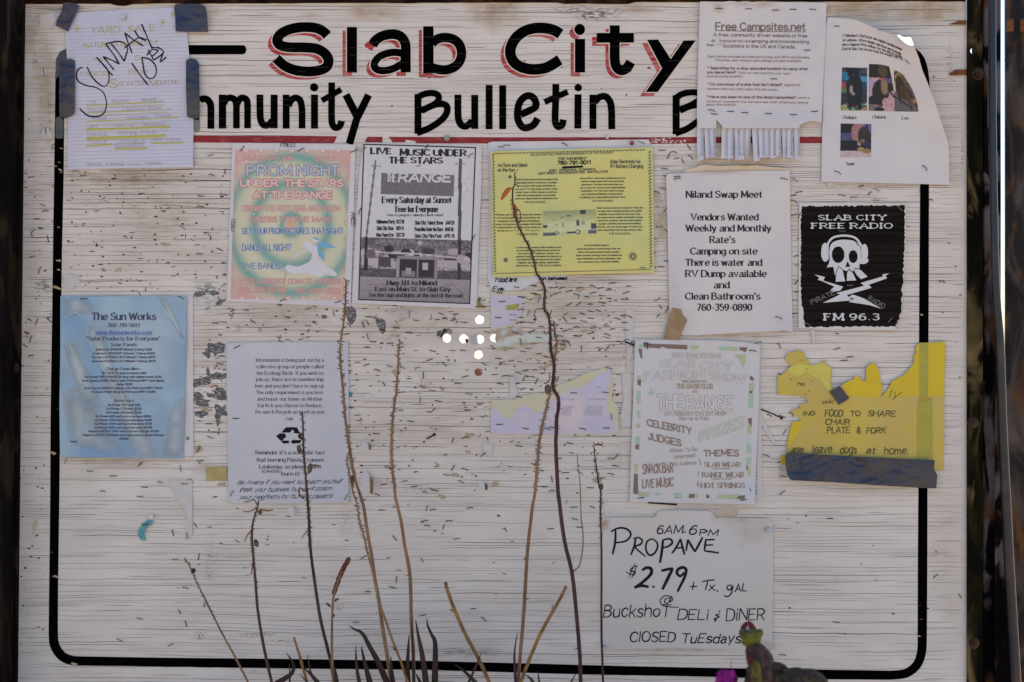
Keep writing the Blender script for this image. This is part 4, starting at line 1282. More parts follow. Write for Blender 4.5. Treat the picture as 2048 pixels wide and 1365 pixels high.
# dancers
t.poly('dancers', wh, smooth(P(498, 1000, 520, 985, 590, 1000, 680, 960, 700, 905, 740, 900, 770, 960, 830, 1010, 885, 1050, 870, 1075, 800, 1060, 760, 1078, 690, 1060, 640, 1048, 570, 1055, 520, 1040, 495, 1018), 3, True), .0003)
t.poly('dancers', wh, smooth(P(700, 900, 640, 850, 630, 820, 665, 808, 700, 830, 750, 860, 745, 905), 3, True), .0003)
t.poly('dancers', lb, P(735, 830, 770, 810, 800, 812, 885, 855, 820, 860, 770, 850, 750, 880, 790, 900, 795, 955, 760, 930, 742, 900), .00034)
t.poly('dancers', wh, smooth(blob(*P(722, 797)[0], 6, 5.5, 3, 10, .1), 2, True), .0003)
t.poly('dancers', lb, P(698, 785, 720, 776, 745, 785, 748, 800, 730, 796), .00036)
t.ribbon('dancers', wh, P(550, 935, 620, 890, 690, 860), 2.2, .0003)
for k in range(5):
    t.ribbon('dancers', pw, smooth(P(700 + k * 10, 930, 660 + k * 35, 990, 600 + k * 62, 1055), 3), .7, .0004)
for k in range(38):
    x, y_ = P(R.uniform(130, 940), R.uniform(140, 1180))[0]
    t.poly('star_dot', wh, blob(x, y_, R.uniform(.8, 2), R.uniform(.8, 2), k, 7, .2), .0003)
for s_, x0, x1, yy, ang in (('FREE!', 457, 565, 92, None), ('FREE!', 108, 200, 735, -1.45), ('FREE!', 992, 1090, 590, 1.5)):
    (a0, b0), (a1, _) = P(x0, yy, x1, yy)
    text(t, 'handwriting', blk_ink, s_, a0, a1, b0, 7, 1.3, 'marker', jit=.5, slant=.2, ang=ang)
t.ribbon('fold_stain', mat('ochre_fold_stain', (.52, .42, .22), .8), P(500, 1040, 490, 1130, 478, 1230), 3.5, .0002)
for x, y_, a, k in ((170, 105, -50, 0), (612, 113, -30, 0), (1012, 125, -25, 0), (480, 1258, -25, 3), (897, 1268, -15, 0)):
    staple(t, *P(x, y_)[0], a, k)
t.done()

# ---------------------------------------------------------------- live music poster
t = Thing('music_poster', 'black and white live music poster with power poles and a desert stage photo', 'poster', at(830, 614), 'notices on the board',
          h=lambda x, y: wr(x, y, .0009, 110, 31))
t.sheet('sheet', white_p, P(1085, 60, 1500, 68, 1940, 78, 1985, 90, 1982, 400, 1960, 900, 1945, 1318, 1500, 1300, 1000, 1278, 1030, 700, 1055, 300))
fq = P(1095, 78, 1934, 102, 1889, 1274, 1056, 1246)
def canvas(w, h, base):
    c = np.zeros((h, w, 3)); c[:] = base; return c
def crect(c, x0, y0, x1, y1, col):
    h, w, _ = c.shape; c[max(0, int(y0*h)):max(0, int(y1*h)), max(0, int(x0*w)):max(0, int(x1*w))] = col
def cell(c, cx, cy, rx, ry, col, soft=0):
    h, w, _ = c.shape; yy, xx = np.mgrid[0:h, 0:w]
    m = (((xx / w - cx) / rx) ** 2 + ((yy / h - cy) / ry) ** 2) < 1
    c[m] = col
def cline(c, x0, y0, x1, y1, wd, col):
    h, w, _ = c.shape; yy, xx = np.mgrid[0:h, 0:w]; X, Y_ = xx / w, yy / h * (h / w); x_0, y_0, x_1, y_1 = x0, y0*h/w, x1, y1*h/w
    L2 = (x_1-x_0)**2 + (y_1-y_0)**2 + 1e-9; tt = np.clip(((X-x_0)*(x_1-x_0)+(Y_-y_0)*(y_1-y_0))/L2, 0, 1)
    c[np.hypot(X-x_0-tt*(x_1-x_0), Y_-y_0-tt*(y_1-y_0)) < wd] = col
def cnoise(c, amp, seed=0, blk_=1):
    rs = np.random.RandomState(seed); h, w, _ = c.shape
    n_ = rs.rand(h // blk_ + 1, w // blk_ + 1).repeat(blk_, 0).repeat(blk_, 1)[:h, :w]
    c *= (1 + amp * (n_[..., None] - .5) * 2)
def show(c):
    def fn(u, v):
        h, w, _ = c.shape
        return c[np.clip((v * h).astype(int), 0, h - 1), np.clip((u * w).astype(int), 0, w - 1)]
    return fn
W_, H_ = 140, 196
c = canvas(W_, H_, (.58, .57, .60))
pg = lambda k: np.array([.52, .47, .50]) * k
c[int(.60*H_):] = pg(.72)
crect(c, 0, .60, 1, .67, pg(.42)); crect(c, .12, .615, .8, .64, pg(.5))
crect(c, 0, .67, 1, .74, pg(.55)); cnoise(c[int(.6*H_):], .35, 3, 2)
for k in range(26): 
    rx = R.random(); cell(c, rx, .66 + R.random() * .09, .03 + R.random() * .03, .012 + R.random() * .015, pg(R.choice([.15, .3, .8, .95, .2])))
crect(c, .02, .73, .3, .78, pg(.9)); crect(c, .65, .73, .98, .78, pg(.85)); crect(c, .17, .72, .28, .79, pg(.25))
cline(c, .03, .685, .55, .695, .006, pg(1.05)); cline(c, .5, .69, .95, .715, .006, pg(1.0))
crect(c, .0, .80, 1, .86, pg(.30)); cnoise(c[int(.78*H_):int(.86*H_)], .5, 9, 1)
crect(c, .34, .715, .70, .845, pg(.14)); crect(c, .34, .712, .71, .732, pg(.62)); crect(c, .33, .73, .36, .85, pg(.75)); crect(c, .675, .73, .70, .85, pg(.62)); crect(c, .515, .73, .53, .85, pg(.6))
crect(c, .57, .75, .62, .80, pg(.9)); crect(c, .38, .81, .5, .845, pg(.55)); crect(c, .42, .79, .47, .83, pg(.75))
gy0 = int(.855 * H_)
for j in range(gy0, H_): c[j] = pg(.62 + .16 * np.random.RandomState(j).rand(W_, 1) - .1 * ((j - gy0) / (H_ - gy0)))
for k in range(12): cline(c, R.random(), .87 + R.random() * .1, R.random() * .6 + .3, .87 + R.random() * .1, .003, pg(.5))
cline(c, .105, .10, .045, .60, .009, pg(.28)); cline(c, .045, .6, .05, .80, .016, pg(.12)); cline(c, .865, .08, .895, .84, .015, pg(.16))
cline(c, .07, .13, .15, .135, .004, pg(.35)); cline(c, .82, .105, .91, .10, .004, pg(.35))
cell(c, .90, .715, .035, .028, pg(.8)); cell(c, .09, .70, .045, .03, pg(.4)); cell(c, .53, .62, .017, .013, pg(.95))
crect(c, .165, .18, .825, .318, pg(.30)); cnoise(c[int(.18*H_):int(.318*H_)], .12, 4, 2)
c[int(.6*H_):] = np.clip((c[int(.6*H_):] / .5) ** 1.5 * .5, 0, .62)
crect(c, .13, .33, .80, .585, (.58, .57, .60))
t.picture('printed_picture', print_m, fq, show(c), W_, H_, .00018)
fr = P(1092, 72, 1938, 97, 1893, 1280, 1052, 1250)
t.ribbon('printed_frame', dk_ink, fr + [fr[0]], 2.4, .0003, closed=False)
def ptx(s_, x0, x1, y_, cap, w_, st='slab', m=dk_ink, rise=0, **k):
    (a0, b0), (a1, _) = P(x0, y_, x1, y_)
    text(t, 'printed_text', m, s_, a0, a1, b0, cap / 3.793, w_, st, rise=rise, lift=.0004, **k)
ptx('LIVE', 1147, 1300, 142, 40, 4.4, rise=-.6); ptx('MUSIC UNDER', 1370, 1866, 154, 44, 4.5, rise=-1.6); ptx('THE STARS', 1284, 1686, 212, 40, 4.4, rise=-1)
ptx('AT', 1492, 1522, 240, 12, 1); 
sw = mat('torn_white_print', (.58, .57, .60), .6)
for s_, x0, x1 in (('THE', 1265, 1330), ('RANGE', 1355, 1745)):
    ptx(s_, x0, x1, 355, 62, 4.2 if s_ == 'RANGE' else 2.4, 'sans', sw, slant=.15)
ptx('Every Saturday at Sunset', 1232, 1755, 516, 44, 3.1); ptx('Free for Everyone', 1335, 1650, 585, 42, 3.1)
ptx('Guest players always welcome!', 1265, 1692, 617, 18, 1.1)
for s_, x0, x1, y_ in (('Halloween Party', 1190, 1325, 672), ('OCT 30', 1340, 1395, 672), ('Slab City Slow', 1190, 1315, 722), ('NOV 6', 1340, 1392, 722), ('New Years Eve', 1188, 1315, 772), ('DEC 31', 1340, 1398, 772),
                       ('Slab City Talent Show', 1478, 1690, 680), ('JAN 29', 1712, 1775, 680), ('Prom Nite Under the Stars', 1478, 1690, 730), ('MAR 26', 1710, 1770, 730), ('Slab City Film Fest', 1478, 1680, 780), ('APR 16', 1700, 1778, 780)):
    ptx(s_, x0, x1, y_, 26, 1.4, 'sans')
ptx('Hwy 111 to Niland', 1268, 1642, 1138, 30, 2.7); ptx('East on Main St. to Slab City', 1180, 1745, 1184, 30, 2.3, rise=-1); ptx('See the sign and lights at the end of the road.', 1130, 1845, 1228, 28, 2.0, rise=-1.5)
for x, y_, a, k in ((1095, 112, -60, 1), (1565, 97, -60, 0), (1900, 160, -48, 3), (1060, 580, -70, 0), (1925, 785, -75, 3)):
    staple(t, *P(x, y_)[0], a, k)
t.done()

# ---------------------------------------------------------------- yellow solar flyer on its backing sheet
F = crop(960, 270, 3.792)
t = Thing('backing_sheet', 'bluish white backing sheet showing above and left of the yellow solar flyer', 'paper sheet', at(1040, 590), 'notices on the board',
          h=lambda x, y: wr(x, y, .0008, 40, 41, .0006) + (.003 * sm((290 - y) / 20) if y < 292 else 0))
t.sheet('sheet', paper_mat('bluish_white_paper', (.55, .57, .64), (.62, .60, .60), bump=.002, bscale=20), F(62, 62, 90, 52, 600, 48, 1010, 38, 1278, 36, 1290, 60, 1286, 100, 400, 1060, 660, 1062, 640, 1110, 450, 1112, 300, 1180, 92, 1188, 60, 1100, 70, 500), step=6)
for s_, x0, x1, y_, c_ in (('Food are', 118, 275, 1115, 36), ('on between', 462, 655, 1102, 26), ('Eve.', 95, 185, 1185, 34)):
    (a0, b0), (a1, _) = F(x0, y_, x1, y_)
    text(t, 'printed_text', blk_ink, s_, a0, a1, b0, c_ / 3.79, 2.0, 'marker', jit=.4, slant=.2, lift=.0003)
for x, y_, a, k in ((640, 75, 20, 3), (1225, 60, 20, 1), (205, 80, 5, 1), (160, 92, 0, 1)):
    staple(t, *F(x, y_)[0], a, k)
t.done()
rt = mat('red_tack', (.22, .01, .012), .35, coat=.4)
pin(*F(1152, 64)[0], .004, 'small dark red push pin above the yellow solar flyer', rt, 4.5)
pin(894, 277, .001, 'verdigris green push pin on the red rule under Bulletin', mat('verdigris_tack', (.22, .30, .29), .5, var=.3, scale=300), 6)
pin(1214, 275, .001, 'pale push pin on the red rule above the yellow flyer', mat('pale_grey_pin', (.45, .48, .52), .3, coat=.4), 4)

t = Thing('solar_flyer', 'yellow green creased solar electricity flyer with a van picture and dashed border', 'flyer', at(1145, 556), 'notices on the board',
          h=lambda x, y: wr(x, y, .0016, 70, 44, .0035) + .0012 * abs(math.sin((x * .8 + y * 1.1) / 47)))
yel = paper_mat('yellow_green_paper', (.56, .57, .23), (.63, .57, .19), bump=.0030, bscale=9, scale=11, lo=.35, hi=.65)
t.sheet('sheet', yel, F(80, 125, 700, 108, 1308, 95, 1315, 560, 1322, 1045, 700, 1060, 98, 1080, 88, 600), step=7)
def ftx(s_, x0, x1, y_, cap, w_, st='serif', m=dk_ink, rise=0, **k):
    (a0, b0), (a1, _) = F(x0, y_, x1, y_)
    text(t, 'printed_text', m, s_, a0, a1, b0, cap / 3.792, w_, st, rise=rise, lift=.0004, **k)
oli = mat('olive_print_ink', (.16, .165, .09), .6); oli2 = mat('dark_olive_print_ink', (.07, .075, .06), .6)
# dashed wavy borders
def wavy(x0, y0, x1, y1, n_, amp=5):
    for k in range(n_):
        f0, f1 = k / n_, (k + .82) / n_
        a = (x0 + (x1-x0)*f0, y0 + (y1-y0)*f0); b_ = (x0 + (x1-x0)*f1, y0 + (y1-y0)*f1)
        hor = abs(x1 - x0) > abs(y1 - y0)
        q = [a, ((a[0]*.6+b_[0]*.4), (a[1]*.6+b_[1]*.4) + amp) if hor else (a[0]*.6+b_[0]*.4 + amp, a[1]*.6+b_[1]*.4), (b_[0], b_[1] - amp) if hor else (b_[0] - amp, b_[1])]
        t.ribbon('printed_border', oli2, [F(*p)[0] for p in q], 1.35, .0004)
wavy(95, 142, 1258, 113, 46); wavy(110, 1052, 1300, 1020, 46, 3); wavy(98, 145, 112, 1045, 38, 9); wavy(1285, 118, 1296, 1010, 38, 11)
ftx('INSTANT PORTABLE POWER WITH DEPENDABILITY OF "THE SUN WORKS"', 385, 1015, 160, 14, .8, 'sans', oli, rise=5)
ftx('"THE SUN WORKS"', 588, 808, 192, 20, 1.1, rise=1); ftx('760-791-5011', 590, 842, 226, 26, 1.9, 'marker', blk_ink, rise=1, jit=.3)
t.poly('ink_bar', blk_ink, F(622, 240, 780, 233, 782, 249, 624, 257), .0004)
ftx('As Sure and Silent', 135, 358, 242, 24, 1.2, 'sans', oli2); ftx('as the Sun', 135, 262, 277, 22, 1.2, 'sans', oli2)
ftx('Solar Electricity for', 988, 1218, 215, 24, 1.2, 'sans', oli2); ftx('RV Battery Charging', 990, 1236, 250, 24, 1.2, 'sans', oli2)
ftx('QUIET,  DEPENDABLE,  ECONOMICAL', 525, 880, 279, 15, .9, 'sans', oli2, rise=3); ftx('LIGHT WEIGHT,  MAINTENANCE FREE,  NON POLLUTING', 442, 970, 301, 15, .9, 'sans', oli2, rise=4)
blocks = [(['Peace of mind comes in the knowledge of the', 'dependable power from the sun. Increase', 'your comfort with ample electricity to', 'run your TV and water pumps, tools,', 'power fans, coffee makers as well as', 'radio, CDs and tape players. You can meet', 'all of your requirements for electricity from'], 268, 590, 345, 24, 'THE SUN WORKS', 335, 492),
          (['Save effort, eliminate maintenance and', 'repairs associated with conventional', 'generators. The time, work and money you', 'save may be money and dependable', 'installation. For the more time to enjoy', 'your recreational lifestyle and save money', 'by getting your dependable electricity from'], 760, 1100, 335, 24, 'THE SUN WORKS', 848, 1008),
          (['Protect your home and enjoy the comfort', 'of having dependable electricity for', 'emergency communications and lighting,', 'even during power outages. Be totally', 'independent with the solar electric', 'security from'], 122, 470, 612, 24, 'THE SUN WORKS', 280, 440),
          (['Solar is total systems are popular. There are', 'no noisy solar charging systems are usually', 'available and practical by everyone. They', 'are supported by quality and better honest', 'warranty policies, service and reliable', 'Outdoor activities and hours are enabling', 'friends. Join the smart age. Provide your', 'future electricity into the next century from'], 888, 1235, 560, 24, 'THE SUN WORKS', 978, 1140),
          (['A solar power system offers reliable power', 'to run your dependable instruments for', 'you and your neighbor. Enjoy the', 'sounds of nature and breathe the fresh air of', 'our beautiful natural resources. Be a good', 'neighbor, generate quietly, responsibly', 'electricity from THE SUN WORKS.'], 275, 618, 860, 23, '', 0, 0),
          (['THE SUN WORKS offers a', 'great opportunity to save money, time, and', 'effort, with guaranteed lowest possible', 'solar system pricing, quick professional', 'easy installation, and free estimates. Get', 'your electricity from THE SUN WORKS.'], 730, 1075, 845, 25, '', 0, 0)]
for lines, x0, x1, y0, dy, foot, fx0, fx1 in blocks:
    for i, s_ in enumerate(lines):
        ind = (i * 37 % 3) * 9
        if lines[0].startswith('THE') and i == 0: ind = 100
        ftx(s_, x0 + ind * .6, x1 - ind, y0 + i * dy, 10, .8, 'sans', oli2, rise=.6)
    if foot: ftx(foot, fx0, fx1, y0 + len(lines) * dy + 4, 12, .8, 'sans', oli)
# van picture
W_, H_ = 56, 27
c = canvas(W_, H_, (.40, .42, .20))
for j in range(H_): c[j] *= .75 + .6 * min(1, j / 14)
ng, vd = np.array((.05, .055, .08)), np.array((.56, .58, .33))
crect(c, .15, .45, .9, .82, vd); crect(c, .42, .36, .62, .46, vd * .8); crect(c, .63, .42, .69, .66, ng); crect(c, .72, .48, .79, .62, vd * .55); crect(c, .22, .52, .3, .6, vd * .7); crect(c, .36, .5, .4, .68, vd * .5)
crect(c, .7, .03, .81, .2, ng); crect(c, 0, .56, .1, .7, ng); crect(c, .9, .58, 1, .78, ng); crect(c, .0, .87, .25, 1, ng * 2); crect(c, .45, .86, .7, .93, ng); crect(c, .85, .84, 1, .98, ng * 2); crect(c, .3, .9, .45, .98, vd * .8)
cell(c, .25, .86, .04, .07, ng); cell(c, .64, .85, .045, .09, ng); cell(c, .25, .86, .02, .04, vd); cell(c, .64, .85, .025, .05, vd); crect(c, .2, .36, .23, .43, ng); crect(c, .33, .28, .4, .33, ng * 3); crect(c, .46, .22, .52, .28, ng * 3)
cnoise(c, .12, 5)
t.picture('printed_picture', print_m, F(480, 582, 878, 566, 884, 752, 478, 768), show(c), W_, H_, .0004)
for cx, cy, r0, r1 in ((1160, 922, 18, 35), (195, 950, 9, 17), (228, 319, 6, 12)):
    for k in range(18):
        a = k * math.pi / 9
        t.ribbon('printed_sun', oli2, F(cx + r0 * .5 * math.cos(a), cy + r0 * .5 * math.sin(a), cx + r1 * math.cos(a + .12), cy + r1 * math.sin(a + .12)), .9, .0004)
staple(t, *F(1235, 1010)[0], 5, 1)
t.done()
# ---------------------------------------------------------------- free campsites sheet with tear-off tabs
C4 = crop(1370, 0, 3.9)
t = Thing('campsite_notice', 'white campsite website notice with a fringe of tear-off tabs and many staples', 'notice', at(1520, 325), 'notices on the board',
          h=lambda x, y: wr(x, y, .0012, 75, 51, .003) + (.004 * sm((y - 215) / 40) if y > 215 else 0) + .0015 * abs(math.sin(x / 13)) * sm((y - 205) / 30))
ws2 = paper_mat('warm_white_paper', (.62, .585, .58), (.57, .555, .59), bump=.0018, bscale=18)
t.sheet('sheet', ws2, ragged(C4(115, 15, 600, 14, 1085, 22, 1105, 34, 1090, 400, 1066, 960, 1000, 945, 920, 962, 893, 985, 893, 1003, 296, 1003, 290, 985, 245, 935, 243, 1003, 100, 1003, 92, 900, 108, 300), .9, 9, 3, [5, 6, 7, 0]), step=6)
def tab(x0, x1, y1, seed, lean=0.0, twist=0.0):
    y0 = 252
    rr_ = random.Random(seed)
    a0 = t.h((x0 + x1) / 2, 252)
    def h(x, y):
        f = (y - y0) / (y1 - y0)
        return .0055 + .004 * f + .010 * sm((f - .35)) * rr2 + twist * .0018 * ((x - (x0 + x1) / 2) / 5) * f
    rr2 = rr_.uniform(.2, 1.2)
    pts = [(x0, y0 - 4), (x1, y0 - 4), (x1 + lean * .5, (y0 + y1) / 2), (x1 + lean, y1 - rr_.uniform(0, 5)), ((x0 + x1) / 2 + lean, y1 - rr_.uniform(1, 4)), (x0 + lean + .6, y1), (x0 + lean * .5, (y0 + y1) / 2)]
    o = t.sheet('tear_off_tab', ws2b if seed % 4 else ws2, pts, step=5, h=h)
    old = t.h; t.h = h
    m_ = pu2 if seed % 3 else rdk
    xm = (x0 + x1) / 2
    text(t, 'tab_text', m_, 'freecampsites.net', xm + 1.8 + lean * .15, xm + 1.8 + lean * .15 + 56, y0 + 4, 4.6, .85, 'sans', ang=math.pi / 2 - lean * .015, lift=.0004)
    t.h = old
ws2b = paper_mat('blue_white_paper', (.58, .58, .65), (.58, .57, .60), bump=.0006, bscale=22, lo=.45, hi=.75)
pu2 = mat('faded_violet_ink', (.40, .38, .46), .6); rdk = mat('maroon_ink', (.38, .27, .33), .6)
tabs = [(1394, 1407, 324, 0, 1), (1408, 1418, 318, 3, 0), (1419, 1431, 317, 1, 1), (1444, 1456, 319, -2, -1), (1456.5, 1468, 321, -2, 1), (1468.5, 1480, 322, 1, 2), (1480.5, 1492, 322, -4, -2), (1492.5, 1503, 318, -5, 2), (1503.5, 1517, 324, 4, -1),
        (1517.5, 1528, 318, 1, 0), (1528.5, 1540, 319, 0, 1), (1540.5, 1551, 320, 0, -1), (1551.5, 1563, 315, -1, 1), (1563.5, 1574, 319, 2, 0), (1574.5, 1587, 318, -1, -1), (1588, 1599, 323, 1, 1)]
for i, (a, b_, c_, l_, tw) in enumerate(tabs):
    tab(a, b_, c_, i + 1, l_, tw)
brk = mat('faded_brown_ink', (.17, .115, .10), .6); brk2 = mat('pale_brown_ink', (.26, .20, .19), .6)
E = crop(1420, 30, 6.827)
def etx(s_, x0, x1, y_, cap, w_, m=brk, st='sans', **k):
    (a0, b0), (a1, _) = E(x0, y_, x1, y_)
    text(t, 'printed_text', m, s_, a0, a1, b0, cap / 6.827, w_, st, lift=.0003, **k)
etx('Free Campsites.net', 80, 1300, 208, 98, 2.5, rise=-.8)
t.ribbon('printed_text', brk, E(70, 216, 700, 228, 1305, 234), 1.4, .0003)
etx('A free, community driven website of free', 50, 1325, 292, 42, 1.15, rise=-2.5); etx('an', 20, 70, 370, 40, 1.1, brk2); etx('inexpensive', 130, 520, 372, 40, 1.1, brk2, rise=-1); etx('camping and boondocking', 538, 1350, 378, 40, 1.15, rise=-1.5)
etx('locations in the US and Canada.', 190, 1168, 445, 44, 1.15, rise=-2)
etx('Each listing includes an interactive map and GPS coordinates.', -30, 1365, 582, 28, .85, brk2, rise=-2); etx('Pictures, user reviews and ratings are also available.', 80, 1250, 632, 28, .85, brk2, rise=-2)
etx('* Searching for a nice, secluded location to camp after', -30, 1340, 742, 32, 1.3, rise=-2); etx('you leave here?', -40, 355, 800, 32, 1.3); etx('Visit our site and find your next', 385, 1095, 803, 28, .8, brk2, rise=-2); etx('boondocking location.', -40, 450, 853, 28, .85, brk2)
etx('* Do you know of a site that isn\'t listed?', -30, 985, 962, 32, 1.3, rise=-1.5); etx('Add it! It\'s', 1010, 1230, 975, 30, 1, brk2); etx('campers like you, that make this site great.', -40, 930, 1022, 28, .85, brk2, rise=-2)
etx('* Have you been to one of the listed campsites?', -40, 1165, 1135, 32, 1.3, rise=-1.5); etx('Leave a', 1185, 1355, 1145, 28, .8, brk2); etx('review or comment! You can also see what others are saying', -50, 1335, 1195, 28, .85, brk2, rise=-2.5); etx('about the location.', -50, 360, 1240, 28, .85, brk2)
for a in [(1437, 17, 18, 14, .45), (1480, 8, 30, 10, .4), (1530, 8, 34, 10, .35), (1560, 20, 14, 6, .25), (1442, 90, 14, 6, .3), (1412, 315, 26, 10, .5), (1520, 322, 60, 7, .5)]:
    stain(t, 'ochre_stain', st_och, *a, lift=.00025)
for x, y_, a, k in ((265, 70, 0, 2), (497, 72, 0, 0), (703, 82, 0, 0), (842, 76, 2, 0), (996, 76, 4, 0), (195, 355, 5, 0), (953, 394, -2, 0), (691, 618, 2, 0), (205, 867, 5, 3), (355, 872, 0, 0), (467, 881, 0, 0), (650, 888, 2, 0), (845, 897, 0, 0), (1010, 872, -5, 0), (228, 892, 4, 0)):
    staple(t, *C4(x, y_)[0], a, k)
t.done()

# ---------------------------------------------------------------- curling chihuahua sheet
C5 = crop(1620, 0, 3.413)
def chh(x, y):
    u = (x - 1650) / 240; v = (365 - y) / 330
    a = sm((u * .85 + v * .75 - .72) / .85)
    return .0015 + 0.078 * a * max(0, v) ** .7 + wr(x, y, .0012, 90, 61, 0) * .8 + .006 * sm((u - .55) * 1.6) * (1 - .4 * v)
t = Thing('dog_adoption_notice', 'white dog adoption sheet with four small dog photos, its right side curling out', 'notice', at(1760, 368), 'notices on the board', h=chh)
cur = paper_mat('soft_white_paper', (.60, .58, .585), (.57, .57, .61), bump=.0006, bscale=10)
t.sheet('sheet', cur, smooth(C5(118, 122, 200, 125, 290, 133), 2)[:-1] + smooth(C5(290, 133, 360, 155, 430, 190, 500, 218, 560, 233), 3)[:-1] + C5(575, 236, 600, 234, 640, 256, 685, 255, 700, 290, 708, 312) + smooth(C5(712, 318, 745, 400, 765, 475, 800, 560, 832, 645, 870, 750, 905, 862, 935, 950, 946, 1010), 2) + C5(950, 1140, 949, 1262, 500, 1252, 78, 1243, 80, 1040, 86, 830, 96, 500, 106, 210), step=6)
old_h = t.h
t.sheet('folded_corner', cur, smooth(C5(574, 236, 600, 233, 640, 255, 686, 255, 700, 285, 708, 312, 672, 310, 635, 285, 605, 256), 2, True), step=4, h=lambda x, y: chh(x, 72) + .002 + .0011 * (y - 68))
t.h = old_h
def ctx(s_, x0, x1, y_, cap, w_=.9, m=dk_ink, **k):
    (a0, b0), (a1, _) = C5(x0, y_, x1, y_)
    text(t, 'printed_text', m, s_, a0, a1, b0, cap / 3.413, w_, 'serif', lift=.0004, **k)
# lines that sag with the curl: written in short runs
def sag(s_, x0, x1, y_, drop):
    words_ = s_.split(' '); tot = len(s_); pos = 0
    for w_ in words_:
        u0, u1 = pos / tot, (pos + len(w_)) / tot
        a, b_ = x0 + (x1 - x0) * u0, x0 + (x1 - x0) * u1
        f = lambda u: drop * max(0, u - .32) ** 1.35 * 1.75
        (A, Bq), (A2, _) = C5(a, y_ + f(u0), b_, 0)
        text(t, 'printed_text', dk_ink, w_, A, A2, Bq, 17 / 3.413, .95, 'serif', rise=-(f(u1) - f(u0)) / 3.413, lift=.0004)
        pos += len(w_) + 1
sag("2 Chihuahua's, Chi/Terrier mix puppies needing homes", 222, 628, 252, 92)
sag('for adoption. All are females and fixed and friendly', 222, 622, 283, 92)
sag('micro-chipped. Fifty dollars for the dog or trade', 222, 624, 313, 80)
sag('Earl @ Slab City across from the chapel 760 555', 222, 634, 343, 68)
ctx('Chalupa', 226, 315, 812, 20, 1.1); ctx('Chimmi', 428, 516, 810, 20, 1.1); ctx('Lau', 628, 672, 816, 20, 1.1); ctx('Suzie', 248, 303, 1129, 20, 1.1)
def dog1():
    c = canvas(34, 58, (.05, .06, .10))
    crect(c, 0, .0, 1, .15, (.10, .10, .16)); cell(c, .12, .2, .2, .1, (.05, .25, .40)); cell(c, .8, .28, .3, .09, (.10, .35, .55)); cell(c, .75, .42, .4, .1, (.03, .10, .20)); crect(c, 0, .35, .2, .5, (.45, .10, .12)); crect(c, 0, .5, .25, .6, (.16, .28, .10))
    for k in range(26): cell(c, R.random(), .8 + R.random() * .2, .06 + .08 * R.random(), .03, R.choice([(.18, .42, .14), (.5, .38, .12), (.45, .12, .08), (.05, .08, .06), (.3, .5, .3)]))
    d = (.022, .018, .024); cell(c, .42, .13, .2, .13, d); cell(c, .22, .06, .1, .05, d); cell(c, .62, .06, .1, .05, d); cell(c, .5, .5, .30, .38, d); cell(c, .35, .7, .1, .25, d); cell(c, .68, .75, .1, .2, d)
    cell(c, .37, .5, .06, .10, (.40, .36, .36)); cell(c, .45, .6, .06, .04, (.4, .37, .35)); cell(c, .44, .17, .05, .03, (.08, .08, .1)); cnoise(c, .25, 1); return c
def dog2():
    c = canvas(34, 62, (.60, .42, .45)); crect(c, 0, 0, 1, .3, (.018, .018, .02)); crect(c, .02, .3, .35, .6, (.5, .42, .55)); crect(c, .7, .28, 1, .4, (.14, .13, .28)); crect(c, .75, .4, 1, .55, (.03, .02, .03))
    b = (.035, .028, .028); cell(c, .62, .12, .22, .14, (.12, .09, .07)); cell(c, .45, .6, .32, .28, b); cell(c, .12, .85, .2, .18, b); cell(c, .62, .46, .14, .18, (.34, .25, .18)); cline(c, .5, .65, .85, .82, .04, b); cline(c, .75, .5, .95, .66, .04, b)
    cline(c, .42, .27, .68, .34, .025, (.4, .05, .08)); cell(c, .2, .92, .3, .08, (.28, .22, .2)); cell(c, .4, .95, .2, .05, b); cell(c, .68, .8, .18, .1, (.62, .38, .42)); cnoise(c, .22, 2); return c
def dog3():
    c = canvas(34, 58, (.16, .16, .19)); crect(c, 0, 0, 1, .2, (.2, .16, .1))
    for k in range(20): cell(c, R.random(), R.random() * .3, .1, .03, R.choice([(.35, .35, .1), (.3, .08, .05), (.08, .2, .15), (.05, .04, .04), (.4, .35, .3)]))
    crect(c, 0, .3, .1, .55, (.6, .55, .5)); b = (.05, .035, .025); cell(c, .35, .35, .28, .25, b); cell(c, .55, .5, .3, .2, (.09, .06, .04)); cline(c, .6, .5, .72, .95, .05, (.16, .09, .05)); cline(c, .2, .5, .3, .75, .05, b); cline(c, .8, .5, .95, .85, .05, b)
    cline(c, 0, .62, .7, .88, .03, (.03, .04, .07)); cell(c, .9, .7, .1, .06, (.45, .25, .06)); cnoise(c, .25, 3); return c
def dog4():
    c = canvas(42, 46, (.02, .018, .022)); crect(c, 0, .3, .5, .65, (.13, .12, .24)); cell(c, .62, .25, .28, .35, (.45, .25, .24)); crect(c, .75, 0, 1, .3, (.2, .22, .5)); crect(c, 0, .5, .55, .85, (.02, .018, .022)); crect(c, 0, .82, 1, 1, (.62, .52, .54))
    b = (.06, .045, .035); cell(c, .75, .35, .2, .28, b); cline(c, .85, .05, .72, .3, .05, (.08, .05, .05)); cell(c, .65, .75, .12, .06, (.5, .35, .16)); cell(c, .85, .80, .14, .07, (.4, .26, .12)); cell(c, .7, .5, .07, .06, (.3, .2, .13)); cell(c, .6, .6, .06, .04, (.5, .42, .4)); cell(c, .85, .62, .12, .1, (.05, .05, .14)); cnoise(c, .25, 4); return c
dp = vmat('dog_photo_print', .4)
for q, cv in (((219, 461, 391, 465, 388, 757, 210, 754), dog1()), ((402, 438, 520, 438, 0, 0, 0, 0), None), ((210, 845, 419, 848, 416, 1075, 206, 1074), dog4())):
    if cv is None: continue
    t.picture('dog_photo', dp, C5(*q), show(np.clip(cv / .5, 0, 2) ** 1.25 * .36), cv.shape[1], cv.shape[0], .0004)
